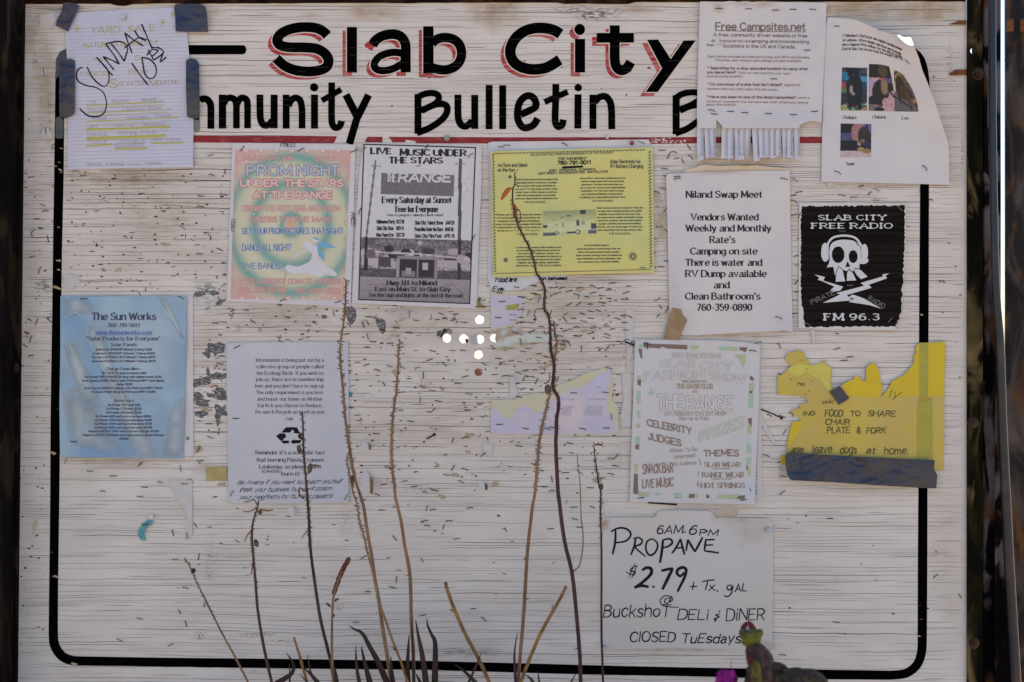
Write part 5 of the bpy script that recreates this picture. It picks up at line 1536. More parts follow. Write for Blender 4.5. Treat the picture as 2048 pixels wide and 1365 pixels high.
def warped(q, cv, curve):
    """picture whose top edge follows the curl"""
    (a, b_, c_, d) = C5(*q)
    nx_, ny_ = cv.shape[1], cv.shape[0]
    vs, cols = [], []
    for j in range(ny_):
        for i in range(nx_):
            u, v = i / (nx_ - 1), j / (ny_ - 1)
            x = (a[0]*(1-u)+b_[0]*u)*(1-v) + (d[0]*(1-u)+c_[0]*u)*v
            y = (a[1]*(1-u)+b_[1]*u)*(1-v) + (d[1]*(1-u)+c_[1]*u)*v
            x += curve[0] * u * math.sin(math.pi * min(1, v * .9)) ; y += curve[1] * (u ** 3) * (1 - v) 
            vs.append(at(x, y, t.h(x, y) + .0004)); cols.append(cv[j, i])
    o = link_mesh('dog_photo', vs, [(j*nx_+i, (j+1)*nx_+i, (j+1)*nx_+i+1, j*nx_+i+1) for j in range(ny_-1) for i in range(nx_-1)], dp, t.root, t.base)
    a_ = o.data.color_attributes.new('print', 'FLOAT_COLOR', 'POINT')
    a_.data.foreach_set('color', np.column_stack([np.clip(np.array(cols) / .5, 0, 2) ** 1.25 * .36 * ALB, np.ones(len(cols))]).ravel().astype(np.float32))
warped((403, 439, 540, 440, 573, 762, 400, 757), dog2(), (4, 5))
warped((574, 478, 640, 505, 733, 764, 574, 762), dog3(), (7, 3))
lgs = mat('dog_photo_gap', (.56, .55, .57), .6)
for x, y_, a, k in ((184, 183, 0, 6), (187, 1182, 20, 3), (780, 1150, 42, 3), (663, 425, 45, 1)):
    staple(t, *C5(x, y_)[0], a, k)
t.done()

# ---------------------------------------------------------------- swap meet sheet over a yellowed one
N8 = crop(1310, 320, 3.593)
t = Thing('yellowed_sheet', 'yellowed older sheet edge peeking out above the swap meet notice', 'paper sheet', at(1460, 350), 'notices on the board', h=lambda x, y: wr(x, y, .0010, 40, 66, .0006) + .004 * sm((346 - y) / 14))
t.sheet('sheet', paper_mat('yellowed_paper', (.58, .47, .33), (.60, .56, .52), bump=.002, bscale=18), ragged(N8(200, 80, 330, 38, 500, 45, 700, 40, 966, 62, 972, 150, 980, 1120, 900, 1240, 300, 1262, 190, 1255), 1.2, 12, 8), step=8)
t.done()
t = Thing('swap_meet_notice', 'white swap meet notice in bold serif print, held by staples and brown tape', 'notice', at(1463, 668), 'notices on the board',
          h=lambda x, y: wr(x, y, .0015, 100, 71, .0025) + curl(x, y, 1586, 664, 50, .006) + curl(x, y, 1340, 352, 40, .004))
t.sheet('sheet', ws2, N8(80, 118, 95, 100, 400, 88, 700, 78, 968, 78, 972, 400, 980, 900, 990, 1232, 900, 1228, 600, 1242, 300, 1262, 106, 1256, 96, 700))
def ntx(s_, x0, x1, y_):
    (a0, b0), (a1, _) = N8(x0, y_, x1, y_)
    text(t, 'printed_text', dk_ink, s_, a0, a1, b0, 46 / 3.593, 3.25, 'serif', lift=.0003, gap=1.7)
for a in [('Niland Swap Meet', 226, 768, 271), ('Vendors Wanted', 262, 740, 434), ('Weekly and Monthly', 224, 832, 514), ("Rate's", 396, 574, 597), ('Camping on site', 256, 732, 679), ('There is water and', 222, 766, 760), ('RV Dump available', 222, 798, 841), ('and', 428, 532, 922), ("Clean Bathroom's", 220, 754, 1003), ('760-359-0890', 304, 694, 1083)]:
    ntx(*a)
for x, y_, a, k in ((158, 125, -15, 3), (160, 140, -20, 3), (925, 140, 5, 3), (887, 1138, 10, 3)):
    staple(t, *N8(x, y_)[0], a, k)
for a in [(1350, 640, 40, 50, .25), (1440, 345, 80, 8, .4), (1350, 600, 20, 60, .2)]:
    stain(t, 'ochre_stain', st_tan, *a, lift=.0002)
t.done()
tape('masking_tape', 'brown masking tape at the lower left corner of the swap meet notice', N8(128, 1062, 190, 1076, 196, 1110, 232, 1150, 215, 1190, 196, 1230, 178, 1296, 62, 1290, 90, 1180, 108, 1110), masking, base=.005, amp=.0008, seed=9)

# ---------------------------------------------------------------- free radio poster
t = Thing('radio_poster', 'black radio poster with a headphone wearing skull over crossed lightning bolts', 'poster', at(1705, 659), 'notices on the board',
          h=lambda x, y: wr(x, y, .0008, 110, 81, .0012) + curl(x, y, 1800, 655, 60, .006))
cream_p = paper_mat('cream_white_paper', (.60, .59, .58), (.58, .54, .47))
t.sheet('sheet', cream_p, N8(1036, 310, 1400, 306, 1806, 312, 1800, 700, 1772, 1060, 1722, 1225, 1300, 1222, 1030, 1210, 1034, 700))
vb = mat('faded_black_print', (.006, .0045, .004), .7, col2=(.014, .010, .009), scale=1.0, stretch=(1, 1, 260), lo=.42, hi=.58, spec=.05)
pts = ragged(N8(1052, 335, 1795, 328, 1790, 700, 1778, 900, 1768, 1100, 1730, 1198, 1080, 1202, 1052, 1000, 1046, 700), 1.7, 3.6, 12)
t.poly('printed_ground', vb, pts, .0002, step=14)
wp = mat('white_print', (.58, .585, .62), .6)
def rtx(s_, x0, x1, y_, cap, w_):
    (a0, b0), (a1, _) = N8(x0, y_, x1, y_)
    text(t, 'printed_text', wp, s_, a0, a1, b0, cap / 3.593, w_, 'slab', lift=.0005, gap=2.2)
rtx('SLAB CITY', 1176, 1656, 432, 34, 3.0); rtx('FREE RADIO', 1130, 1704, 492, 36, 3.1); rtx('FM 96.3', 1220, 1608, 1151, 44, 3.8)
# skull
t.poly('printed_skull', wp, smooth(N8(1255, 640, 1268, 600, 1310, 580, 1360, 574, 1420, 580, 1460, 600, 1482, 650, 1486, 700, 1530, 712, 1530, 735, 1500, 750, 1470, 748, 1468, 790, 1440, 800, 1380, 800, 1330, 790, 1292, 830, 1282, 770, 1235, 775, 1250, 745, 1256, 700), 2, True), .0005, step=8)
t.poly('printed_skull', wp, smooth(blob(*N8(1224, 665)[0], 8.5, 19, 1, 16, .03), 2, True), .00055); t.poly('printed_skull', wp, smooth(blob(*N8(1505, 668)[0], 7, 18, 2, 16, .03), 2, True), .00055)
t.ribbon('printed_skull', wp, smooth(N8(1236, 640, 1250, 590, 1290, 555, 1370, 545, 1440, 562, 1478, 610, 1496, 640), 5), 4.2, .0006)
t.ribbon('printed_skull', vb, smooth(N8(1252, 650, 1262, 608, 1300, 574, 1370, 563, 1430, 578, 1462, 620), 5), 1.6, .00066)
t.ribbon('printed_skull', gy_ink, N8(1250, 640, 1245, 700), .8, .0007); t.ribbon('printed_skull', gy_ink, N8(1478, 640, 1484, 710), .8, .0007)
t.poly('printed_skull', vb, smooth(blob(*N8(1316, 682)[0], 12.6, 16.6, 1, 18, .02), 2, True), .0007); t.poly('printed_skull', vb, smooth(blob(*N8(1424, 696)[0], 8.9, 12.8, 1, 18, .02), 2, True), .0007)
t.poly('printed_skull', vb, N8(1383, 728, 1404, 768, 1368, 772), .0007)
for q in (N8(1296, 880, 1300, 810, 1322, 768, 1350, 790, 1370, 875), N8(1376, 873, 1378, 815, 1394, 785, 1425, 815, 1450, 868), N8(1480, 862, 1448, 830, 1428, 795, 1442, 780, 1480, 790, 1532, 842)):
    t.poly('printed_teeth', wp, q, .0007); t.ribbon('printed_teeth', vb, q + [q[0]], 1.3, .00085)
for q in (N8(1145, 824, 1222, 842, 1208, 868, 1352, 912, 1332, 940, 1268, 950, 1262, 935, 1290, 912, 1196, 870, 1168, 862, 1182, 848), N8(1684, 816, 1632, 824, 1640, 838, 1478, 885, 1502, 906, 1302, 958, 1330, 968, 1206, 1028, 1416, 1010, 1378, 972, 1556, 920, 1536, 898, 1668, 852, 1656, 834),
          N8(1418, 968, 1392, 988, 1432, 998, 1392, 1022, 1540, 1044, 1628, 1072, 1508, 1000, 1480, 988)):
    t.poly('printed_bolt', wp, q, .0006)
for s_, x0, y_, ang in (('PIRATE', 1128, 1040, -.42), ('RADIO', 1530, 1005, .52)):
    (a0, b0), = N8(x0, y_)
    text(t, 'printed_text', mat('dim_grey_print', (.14, .13, .125), .6), s_, a0, a0 + (50 if s_ == 'PIRATE' else 36), b0, 9, 1.6, 'bold', ang=ang, lift=.0008)
for x, y_, a, k in ((1345, 512, 0, 1), (1400, 903, 0, 1), (1760, 352, 40, 1), (1095, 1180, 25, 1), (1690, 1150, -50, 1)):
    staple(t, *N8(x, y_)[0], a, k)
t.done()

# ---------------------------------------------------------------- blue price list in a plastic sleeve
Bc = crop(80, 570, 3.688)
t = Thing('paper_strip', 'white paper edge strip down the right side of the blue price list', 'paper strip', at(380, 893), 'torn paper remnants', h=lambda x, y: wr(x, y, .0006, 60, 88, .0008))
t.sheet('strip', white_p, Bc(1070, 82, 1128, 85, 1130, 700, 1132, 1262, 1060, 1268, 1066, 600)); 
t.poly('green_spot', mat('green_spot', (.14, .26, .17), .6), blob(*Bc(1089, 1133)[0], 3.2, 4.5, 2, 10, .2), .0003); t.done()
t = Thing('solar_price_list', 'light blue solar price list inside a wrinkled clear plastic sleeve', 'price list', at(243, 916), 'notices on the board',
          h=lambda x, y: wr(x, y, .0018, 95, 91, .0015) + curl(x, y, 160, 915, 100, .004) + .0014 * abs(nz(x * 1.3 + y * .6, y * .15, 38, 7)))
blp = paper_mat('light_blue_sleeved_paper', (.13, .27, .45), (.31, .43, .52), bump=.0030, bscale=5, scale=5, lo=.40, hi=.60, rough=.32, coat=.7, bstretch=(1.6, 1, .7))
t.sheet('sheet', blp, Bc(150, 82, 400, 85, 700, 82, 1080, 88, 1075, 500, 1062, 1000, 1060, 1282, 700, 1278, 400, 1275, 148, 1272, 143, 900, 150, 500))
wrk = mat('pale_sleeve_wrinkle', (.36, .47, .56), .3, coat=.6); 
glare = stain_glare_mat('sleeve_glare', (.44, .52, .56), .3, 14, .15, .5)  # glare on the sleeve, painted as pale soft-edged colour
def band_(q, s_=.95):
    """a soft streak of glare on the sleeve, put into its colour"""
    o = t.picture('glare_band', glare, Bc(*q), lambda u, v: np.ones((len(u), 3)), 12, 24, .0002)
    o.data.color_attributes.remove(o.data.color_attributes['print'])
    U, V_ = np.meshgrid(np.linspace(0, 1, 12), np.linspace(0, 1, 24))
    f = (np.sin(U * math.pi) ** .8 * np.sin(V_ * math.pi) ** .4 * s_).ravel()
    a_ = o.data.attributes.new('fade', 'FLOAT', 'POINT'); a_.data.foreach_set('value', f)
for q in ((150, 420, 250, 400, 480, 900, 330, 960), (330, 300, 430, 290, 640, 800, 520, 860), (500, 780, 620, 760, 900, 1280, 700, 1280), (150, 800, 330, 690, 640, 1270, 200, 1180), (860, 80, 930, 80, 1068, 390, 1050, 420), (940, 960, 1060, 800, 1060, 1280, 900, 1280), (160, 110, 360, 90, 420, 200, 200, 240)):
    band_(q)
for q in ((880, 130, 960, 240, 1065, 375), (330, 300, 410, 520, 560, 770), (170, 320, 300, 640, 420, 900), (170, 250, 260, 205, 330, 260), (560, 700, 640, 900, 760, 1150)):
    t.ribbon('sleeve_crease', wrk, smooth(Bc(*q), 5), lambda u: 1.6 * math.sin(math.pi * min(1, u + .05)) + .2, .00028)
nav = mat('navy_print_ink', (.045, .05, .10), .5); url = mat('link_blue_ink', (.03, .10, .42), .5)
def btx(s_, x0, x1, y_, cap, w_, m=nav, st='serif'):
    (a0, b0), (a1, _) = Bc(x0, y_, x1, y_)
    text(t, 'printed_text', m, s_, a0, a1, b0, cap / 3.688, w_, st, lift=.00045)
btx('The Sun Works', 384, 853, 258, 50, 3.4); btx('760-791-5011', 500, 736, 312, 26, 1.7); btx('www.thesunworks.com', 412, 824, 362, 24, 1.5, url); t.ribbon('printed_text', url, Bc(410, 369, 824, 369), .9, .00045)
btx('"Solar Products for Everyone"', 345, 886, 410, 28, 1.7); btx('Solar Panels', 524, 714, 452, 22, 1.3)
for i, (s_, x0, x1, y_, b_) in enumerate([('Solartech SPM055P 55watt 3.2amp $286', 412, 825, 484, 0), ('Solartech SPM120P 120watt 7.0amp $459', 390, 845, 513, 0), ('Kyocera KD135SX-UPU 135watt 7.6amp $579', 385, 850, 541, 0), ('Kyocera KD185GX-LPU 185watt 7.84amp $679', 385, 852, 570, 0),
        ('Charge Controllers', 486, 734, 629, 1), ('SCI 12/12 12 amp no meters $69', 455, 782, 658, 0), ('Go Power GPR-PWM25 25 amp with digital meter $139', 330, 895, 686, 0), ('Solar Boost 2000E 25amp with PWM and MPPT and digital', 312, 914, 714, 0), ('meter $239', 565, 680, 741, 0), ('Solar Boost SB3024i 40amp with PWM and MPPT $349', 326, 900, 769, 0), ('Outback FM60 60 amp PWM and MPPT $499', 380, 848, 797, 0),
        ('Inverters', 552, 692, 864, 1), ('Go Power 300 watt $39', 500, 738, 893, 0), ('Go Power 1750watt $229', 490, 746, 921, 0), ('Go Power 3000watt $349', 488, 746, 949, 0), ('Go Power 600 watt pure sine wave $299', 412, 816, 977, 0), ('Go Power 1000 watt pure sine wave $469', 405, 822, 1005, 0), ('Go Power 2000 watt pure sine wave $799', 405, 824, 1032, 0),
        ('Go Power 3000 watt pure sine wave $1299', 402, 826, 1060, 0), ('Magnum ME2012 2000 watt inverter/charger $1100', 356, 874, 1087, 0), ('Magnum MS2012 2000watt pure sine wave inverter/charger', 316, 916, 1115, 0), ('$1699', 586, 650, 1143, 0)]):
    btx(s_, x0, x1, y_, 20 if b_ else 14, 1.25 if b_ else .9, st='serif' if b_ else 'sans')
for x, y_, a, k in ((325, 103, -5, 0), (1040, 97, 15, 3), (250, 1160, -5, 3), (190, 1298, -70, 1)):
    staple(t, *Bc(x, y_)[0], a, k)
t.done()

# ---------------------------------------------------------------- ecology sheet with the recycling arrows
Ec = crop(370, 560, 2.905)
t = Thing('recycling_notice', 'white ecology notice with black recycling arrows and handwriting at its foot', 'notice', at(575, 1006), 'notices on the board', h=lambda x, y: wr(x, y, .0011, 100, 101) + curl(x, y, 697, 1006, 60, .004))
t.sheet('sheet', paper_mat('bluish_grey_paper', (.535, .535, .575), (.48, .50, .56), scale=6, bump=.0012), Ec(240, 368, 600, 362, 948, 362, 951, 700, 950, 1294, 600, 1300, 252, 1296, 246, 800))  # sheet mottled between two bluish grey tones
def ktx(s_, x0, x1, y_, cap=20, w_=1.3, m=None, st='serif', part='printed_text', **k):
    (a0, b0), (a1, _) = Ec(x0, y_, x1, y_)
    text(t, part, m or mat('mid_grey_print', (.085, .08, .10), .6), s_, a0, a1, b0, cap / 2.905, w_, st, lift=.0003, **k)
for s_, x0, x1, y_ in (('Information is being put out by a', 412, 806, 476), ('collective group of people called', 414, 803, 514), ('the Ecology Birds. If you wish to', 416, 803, 552), ('join us, there are no membership', 412, 806, 588), ("fees and you don't have to sign up.", 406, 812, 626), ('The only requirement is you love', 414, 802, 664), ('and honor our home on Mother', 420, 799, 702), ('Earth & you choose to Reduce,', 424, 796, 740), ('Re-use & Recycle as much as you', 412, 808, 777), ('can.', 586, 632, 816)):
    ktx(s_, x0, x1, y_)
for s_, x0, x1, y_ in (("Reminder it's a scientific fact", 412, 812, 1014), ('that burning Plastics causes', 416, 806, 1056), ("Leukemia, so please don't", 433, 790, 1096), ('burn it!', 562, 665, 1137)):
    ktx(s_, x0, x1, y_, 21, 1.75)
ktx('(CANCER)', 448, 553, 1120, 14, .9, blk_ink, 'marker', 'handwriting', jit=.3)
hw = mat('blue_black_pen', (.05, .05, .10), .6)
for s_, x0, x1, y_ in (('Be Aware: If you want to poison yourself', 303, 905, 1190), ("that's your business, but don't poison", 312, 850, 1232), ('your neighbors by burning plastics!', 314, 850, 1275)):
    ktx(s_, x0, x1, y_, 24, 1.05, hw, 'marker', 'handwriting', slant=.55, jit=.8, rise=3, gap=.2, space=3.6)
# recycling arrows
for q in ((560, 888, 585, 858, 632, 856, 612, 888), (528, 908, 552, 892, 582, 894, 588, 912, 566, 932, 555, 935)):
    t.poly('recycling_arrows', blk_ink, Ec(*q), .0003)
t.poly('recycling_arrows', blk_ink, Ec(615, 858, 650, 857, 665, 888, 676, 884, 668, 896, 628, 890, 636, 884), .00034)
t.poly('recycling_arrows', blk_ink, Ec(655, 903, 680, 890, 692, 912, 680, 930, 660, 920), .00034)
t.poly('recycling_arrows', blk_ink, Ec(556, 934, 602, 934, 606, 950, 570, 952), .0003)
t.poly('recycling_arrows', blk_ink, Ec(612, 942, 634, 926, 634, 932, 678, 930, 668, 950, 634, 951, 634, 957), .0003)
for x, y_, a, k in ((303, 390, -25, 0), (295, 806, 0, 0), (272, 1240, -60, 1), (935, 1262, -60, 1)):
    staple(t, *Ec(x, y_)[0], a, k)
t.done()
# ---------------------------------------------------------------- torn lavender and yellow remnants
Tc = crop(980, 560, 4.014)
lavp = paper_mat('lavender_paper', (.52, .49, .62), (.60, .52, .56), scale=14, lo=.5, hi=.68, bump=.0004)
ylp = paper_mat('pale_yellow_paper', (.58, .53, .36), (.55, .54, .42), scale=20)
grp = paper_mat('pale_green_paper', (.50, .56, .50), (.58, .57, .50), scale=16)
GRP = 'torn paper remnants'
def remnant(name, label, pts, m, seed=0, base=.0006, amp=.0006, cat='torn paper', step=6, h=None):
    hh = h or (lambda x, y: wr(x, y, amp, 40, seed, base))
    xs = [p[0] for p in pts]; ys = [p[1] for p in pts]
    q = Thing(name, label, cat, at(sum(xs) / len(xs), max(ys), 0), GRP, h=hh)
    q.sheet('sheet', m, pts, .0003, step)
    return q
q = remnant('torn_flyer', 'torn lavender flyer scrap with a green box, just left of the tallest stalk', ragged(Tc(5, 92, 430, 90, 415, 118, 330, 148, 268, 195, 240, 320, 130, 385, 5, 405), .8, 5, 2, [1, 2, 3, 4, 5, 6]), ylp, 3)
q.poly('printed_ground', lavp, ragged(Tc(8, 126, 300, 126, 262, 180, 240, 300, 130, 368, 8, 395), .6, 6, 4), .0002, step=8)
q.poly('printed_box', mat('moss_green_print', (.34, .34, .07), .6, var=.2, scale=200), Tc(132, 206, 238, 190, 222, 240, 130, 246), .0004)
for y_ in (288, 330):
    (a0, b0), (a1, _) = Tc(155, y_, 212, y_)
    text(q, 'printed_text', pu, 'Note', a0, a1, b0, 4, .8, 'sans', lift=.0004)
for x, y_, a, k in ((98, 175, -5, 0), (265, 139, 0, 0), (66, 304, 5, 0), (75, 105, 5, 0), (378, 120, 5, 0), (235, 350, -15, 3)):
    staple(q, *Tc(x, y_)[0], a, k)
q.done()
q = remnant('torn_flyer', 'pale green torn paper strip beside the holes in the board', smooth(ragged(Tc(40, 568, 30, 505, 100, 475, 200, 445, 300, 433, 420, 436, 500, 436, 522, 462, 470, 492, 330, 512, 250, 530, 150, 556, 100, 568), .7, 6, 6), 2, True), grp, 5)
for a in [(1010, 697, 34, 6, .8), (1050, 688, 40, 5, .6)]:
    stain(q, 'ochre_stain', st_och, *a, lift=.00025)
for x, y_, a, k in ((575, 496, 10, 3), (610, 490, 12, 0)): staple(q, *Tc(x, y_)[0], a, k)
q.done()
q = remnant('torn_flyer', 'brown stained grey tape shreds between two holes and the pale green strip', Tc(0, 420, 60, 400, 150, 395, 250, 370, 265, 400, 240, 440, 160, 455, 90, 470, 80, 440, 30, 430), mat('brown_grey_shred', (.38, .31, .22), .7, col2=(.5, .5, .5), scale=50), 8); q.done()
q = remnant('torn_flyer', 'large torn lavender flyer with a yellow mountain edge, crossed by two stalks', ragged(Tc(10, 962, 175, 968, 230, 945, 340, 910, 440, 906, 540, 850, 640, 815, 700, 782, 780, 745, 870, 722, 910, 708, 975, 706, 980, 962, 1025, 1010, 1032, 1215, 1016, 1240, 600, 1242, 5, 1240), .8, 6, 9, [1, 2, 3, 4, 5, 6, 7, 8, 9]), ylp, 13, amp=.0009)
q.poly('printed_ground', lavp, ragged(Tc(8, 1040, 60, 1040, 120, 1110, 180, 1112, 220, 1030, 300, 1015, 350, 1060, 420, 1070, 450, 980, 520, 960, 640, 880, 740, 860, 920, 740, 974, 712, 940, 940, 950, 1060, 990, 1100, 1015, 1230, 600, 1238, 8, 1236), .8, 7, 11), .0002, step=9)
for s_, x0, x1, y_ in (('IN TIME', 572, 680, 966), ('ALL TOMORROW', 795, 932, 966), ('-ING', 845, 882, 868), ('A SWEEP', 585, 670, 1028), ('GENERAL', 575, 655, 1047), ('GOING TO', 572, 658, 1067), ('WHILE I', 572, 655, 1087), ('IS NOT SOME', 778, 908, 1025), ('MEDICATIONAL', 765, 905, 1047), ('OF EMERGENCY', 757, 900, 1067), ('PUSH FORWARD', 752, 895, 1087)):
    (a0, b0), (a1, _) = Tc(x0, y_, x1, y_)
    text(q, 'printed_text', pu2, s_, a0, a1, b0, 2.9, .8, 'sans', lift=.0004)
for x, y_, a, k in ((672, 909, 3, 0), (926, 904, 5, 0), (952, 709, 5, 5), (76, 1161, -2, 0), (285, 1194, 12, 0), (745, 1196, 12, 0), (934, 1190, 2, 0), (974, 1102, 85, 1), (455, 1198, 5, 3), (500, 1190, 3, 3)):
    staple(q, *Tc(x, y_)[0], a, k)
q.done()
wsc = paper_mat('dingy_white_paper', (.54, .53, .54), (.56, .50, .43), scale=30, bump=.0008, bscale=30)
for lab, pts, sd in (('long thin white paper strip left of the fashion show poster, upper half', [(1252, 620), (1268, 618), (1267, 660), (1264, 700), (1259, 745), (1252, 744), (1254, 700), (1250, 660)], 1),
                ('long thin white paper strip left of the fashion show poster, lower half', [(1243, 748), (1262, 746), (1263, 800), (1262, 852), (1244, 856), (1241, 832), (1247, 800)], 2),
                ('tiny white torn upright strip above the lavender flyer', Tc(160, 768, 198, 766, 205, 850, 232, 935, 170, 955, 155, 940, 160, 860), 3),
                ('white torn paper wedge hanging left of the recycling notice', crop(0, 900, 2.936)(988, 180, 1128, 178, 1130, 490, 1098, 528, 1092, 480, 1096, 378, 1060, 320, 1010, 240), 4),
                ('small white scrap at the lower right edge of the blue price list', Bc(1062, 1200, 1138, 1198, 1136, 1240, 1060, 1275), 5),
                ('round white paper remnant above the blue price list beside the black border', crop(0, 340, 2.965)(380, 620, 420, 615, 462, 640, 478, 665, 440, 690, 440, 710, 385, 712, 378, 660), 6),
                ('tan and white torn corner under the left edge of the yard sale sheet', [(80, 28), (108, 27), (113, 40), (104, 58), (80, 54)], 7),
                ('small white triangle scrap stapled left of the yard sale sheet', [(86, 256), (96, 256), (108, 277), (79, 278)], 8),
                ('white scrap stapled far left beside the yard sale sheet', [(82, 138), (92, 137), (93, 150), (83, 151)], 9),
                ('small white ragged scrap beneath the dog adoption notice', C5(112, 1248, 170, 1248, 158, 1262, 138, 1282, 125, 1275), 10),
                ('pinkish scrap with a curled corner below the lavender flyer', crop(640, 590, 3.25)(1060, 968, 1122, 968, 1122, 1060, 1085, 1045, 1062, 1010), 11),
                ('pale blue-white scrap low in the middle of the board', crop(640, 590, 3.25)(1135, 1130, 1180, 1115, 1225, 1112, 1222, 1140, 1180, 1142), 12),
                ('thin white sliver right of the fashion show poster pointing down', crop(1500, 660, 4.014)(85, 650, 110, 720, 150, 800, 215, 915, 200, 920, 140, 850, 88, 750), 13),
                ('thin whitish sliver below the swap meet notice and radio poster', crop(1500, 660, 4.014)(485, 0, 520, 0, 528, 60, 515, 115, 500, 115, 495, 60), 14)):
    q = remnant('paper_scrap', lab, pts, wsc, 20 + sd, .0005, .0007, 'paper scrap', 5)
    if sd == 4: staple(q, 369, 968, 5, 1); staple(q, 374, 1072, 88, 1)
    if sd == 8: staple(q, 92, 262, 85, 1)
    if sd == 9: staple(q, 88, 144, 85, 1)
    q.done()
mt = mat('mustard_tape', (.40, .33, .13), .5, var=.2)
tape('masking_tape', 'mustard coloured tape patch left of the recycling notice near its foot', Ec(118, 1092, 160, 1088, 246, 1086, 246, 1165, 118, 1170, 125, 1130), mt, base=.0006, amp=.0004, seed=31)

def curled_scrap(name, label, cx, cy, w_, h_, m, m2, seed):
    """a stapled remnant whose free side stands away from the board"""
    q = Thing(name, label, 'paper scrap', at(cx, cy + h_ / 2, 0), GRP, h=lambda x, y: .0008 + .012 * sm((x - cx + w_ * .3) / w_))
    q.sheet('sheet', m, ragged([(cx - w_ / 2, cy - h_ * .35), (cx - w_ * .1, cy - h_ / 2), (cx + w_ * .2, cy - h_ * .3), (cx + w_ * .25, cy + h_ / 2), (cx - w_ / 2, cy + h_ / 2)], .8, 4, seed), step=3)
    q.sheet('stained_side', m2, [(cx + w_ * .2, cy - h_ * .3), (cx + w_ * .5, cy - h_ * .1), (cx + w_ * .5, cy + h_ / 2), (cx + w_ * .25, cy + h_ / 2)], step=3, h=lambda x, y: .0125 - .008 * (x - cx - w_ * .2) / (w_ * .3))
    return q
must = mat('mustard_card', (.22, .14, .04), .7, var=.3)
curled_scrap('card_scrap', 'small white and mustard card stub standing out between the stalks', 735, 965, 22, 46, white_p, must, 3).done()
curled_scrap('card_scrap', 'little brown and white curled stub above the mustard card stub', 733, 892, 18, 15, white_p, must, 4).done()
curled_scrap('card_scrap', 'little curled white stub with a dark side right of centre', 966, 972, 18, 16, white_p, mat('dark_card', (.08, .07, .06), .7), 5).done()
curled_scrap('card_scrap', 'little white stub with a dark top just below the recycling notice', 585, 1022, 18, 18, white_p, wsc, 6).done()
# the plug in the lowest hole
q = Thing('hole_plug', 'reddish brown plug filling the lowest hole in the board', 'plug', at(957, 745, 0))
mb = MB(); c_ = at(957, 745, 0)
nn_ = 16
mb.v = [c_ + Vector((0, -.0006, 0))] + [c_ + Vector((8.3 * S * f * math.cos(2*math.pi*k/nn_), dd, 8.3 * S * f * math.sin(2*math.pi*k/nn_))) for f, dd in ((.6, .0004), (.99, .001), (.99, .010)) for k in range(nn_)]
mb.f = [(0, 1 + k, 1 + (k+1) % nn_) for k in range(nn_)] + [(1 + r_*nn_ + k, 1 + r_*nn_ + nn_ + k, 1 + r_*nn_ + nn_ + (k+1) % nn_, 1 + r_*nn_ + (k+1) % nn_) for r_ in range(2) for k in range(nn_)]
q.mesh('plug', mat('red_brown_plug', (.24, .075, .05), .7, col2=(.5, .38, .34), scale=110, lo=.55, hi=.68), mb)
# teal ribbon scrap
q = Thing('ribbon_scrap', 'short curved teal plastic ribbon stapled at the lower left of the board', 'ribbon', at(285, 1082, 0), h=lambda x, y: .002 + .003 * sm((1082 - y) / 50))
teal = mat('teal_plastic', (.03, .26, .32), .35, col2=(.20, .42, .40), scale=30, stretch=(1, 1, .5), coat=.3)
L6 = crop(0, 900, 2.936)
q.sheet('ribbon', teal, smooth(L6(880, 412, 895, 420, 890, 440, 862, 455, 852, 480, 848, 505, 858, 528, 842, 534, 820, 520, 811, 490, 820, 462, 840, 440, 860, 415), 3, True), step=4)
q.sheet('knot', mat('clear_film', (.5, .52, .5), .2, coat=.8), blob(302, 1035, 5.5, 5.5, 4, 10, .2), step=3, h=lambda x, y: .006)
staple(q, *L6(852, 438)[0], -5, 2); q.done()
q = remnant('paper_scrap', 'greenish yellow sliver of paper at the far left of the board', L6(196, 430, 220, 402, 218, 430, 200, 500, 192, 480), mat('greenish_yellow_paper', (.46, .46, .30), .7), 55, .0005, .0005, 'paper scrap', 4); q.done()
q = remnant('paper_scrap', 'small teal paper speck at the right edge of the recycling notice', Ec(946, 650, 974, 655, 970, 678, 948, 682), mat('teal_paper', (.05, .24, .30), .7), 56, .0005, .0004, 'paper scrap', 4); q.done()
# the yellow brass fitting at the corner of the music poster
q = Thing('brass_hook', 'small tarnished brass hook under the lower right corner of the music poster', 'hook', at(963, 615, 0))
mb = MB(); mb.tube([at(960, 596, .002), at(958, 604, .004), at(959, 612, .004), at(967, 614, .003)], .0022, 8); mb.tube([at(950, 614, .002), at(972, 614, .002)], .0012, 6)
q.mesh('hook', mat('tarnished_brass', (.28, .18, .04), .35, metal=.8, var=.3, scale=200), mb, smooth=True)
# nails: long rusty nail right of the fashion poster
nail_m = mat('dark_rusty_nail', (.028, .012, .008), .6, var=.3, scale=200)
q = Thing('bent_nail', 'long dark rusty nail sticking out right of the fashion show poster', 'nail', at(1523, 820, 0))
mb = MB(); mb.tube([at(1522, 819, .002), at(1545, 828, .011), at(1562, 836, .017)], .0013, 8); mb.tube([at(1562, 836, .0172), at(1564.5, 837, .019)], .0030, 10)
q.mesh('nail', nail_m, mb)
for lab, x, y_, a in (('dark bent nail with a rusty halo left of the hole cross', 885, 668, 60), ('rusty nail low between the stalks above the lavender flyer level', 861, 874, 30), ('small black nail at the upper left corner of the fashion show poster', 1258, 687, -20)):
    q = Thing('bent_nail', lab, 'nail', at(x, y_, 0))
    mb = MB(); dx_, dy_ = 8 * math.cos(math.radians(a)), -8 * math.sin(math.radians(a))
    mb.tube([at(x - dx_, y_ - dy_, .001), at(x, y_, .006), at(x + dx_, y_ + dy_, .010)], .0014, 8); mb.tube([at(x + dx_, y_ + dy_, .010), at(x + dx_ * 1.2, y_ + dy_ * 1.2, .0115)], .0028, 8)
    q.mesh('nail', nail_m, mb)

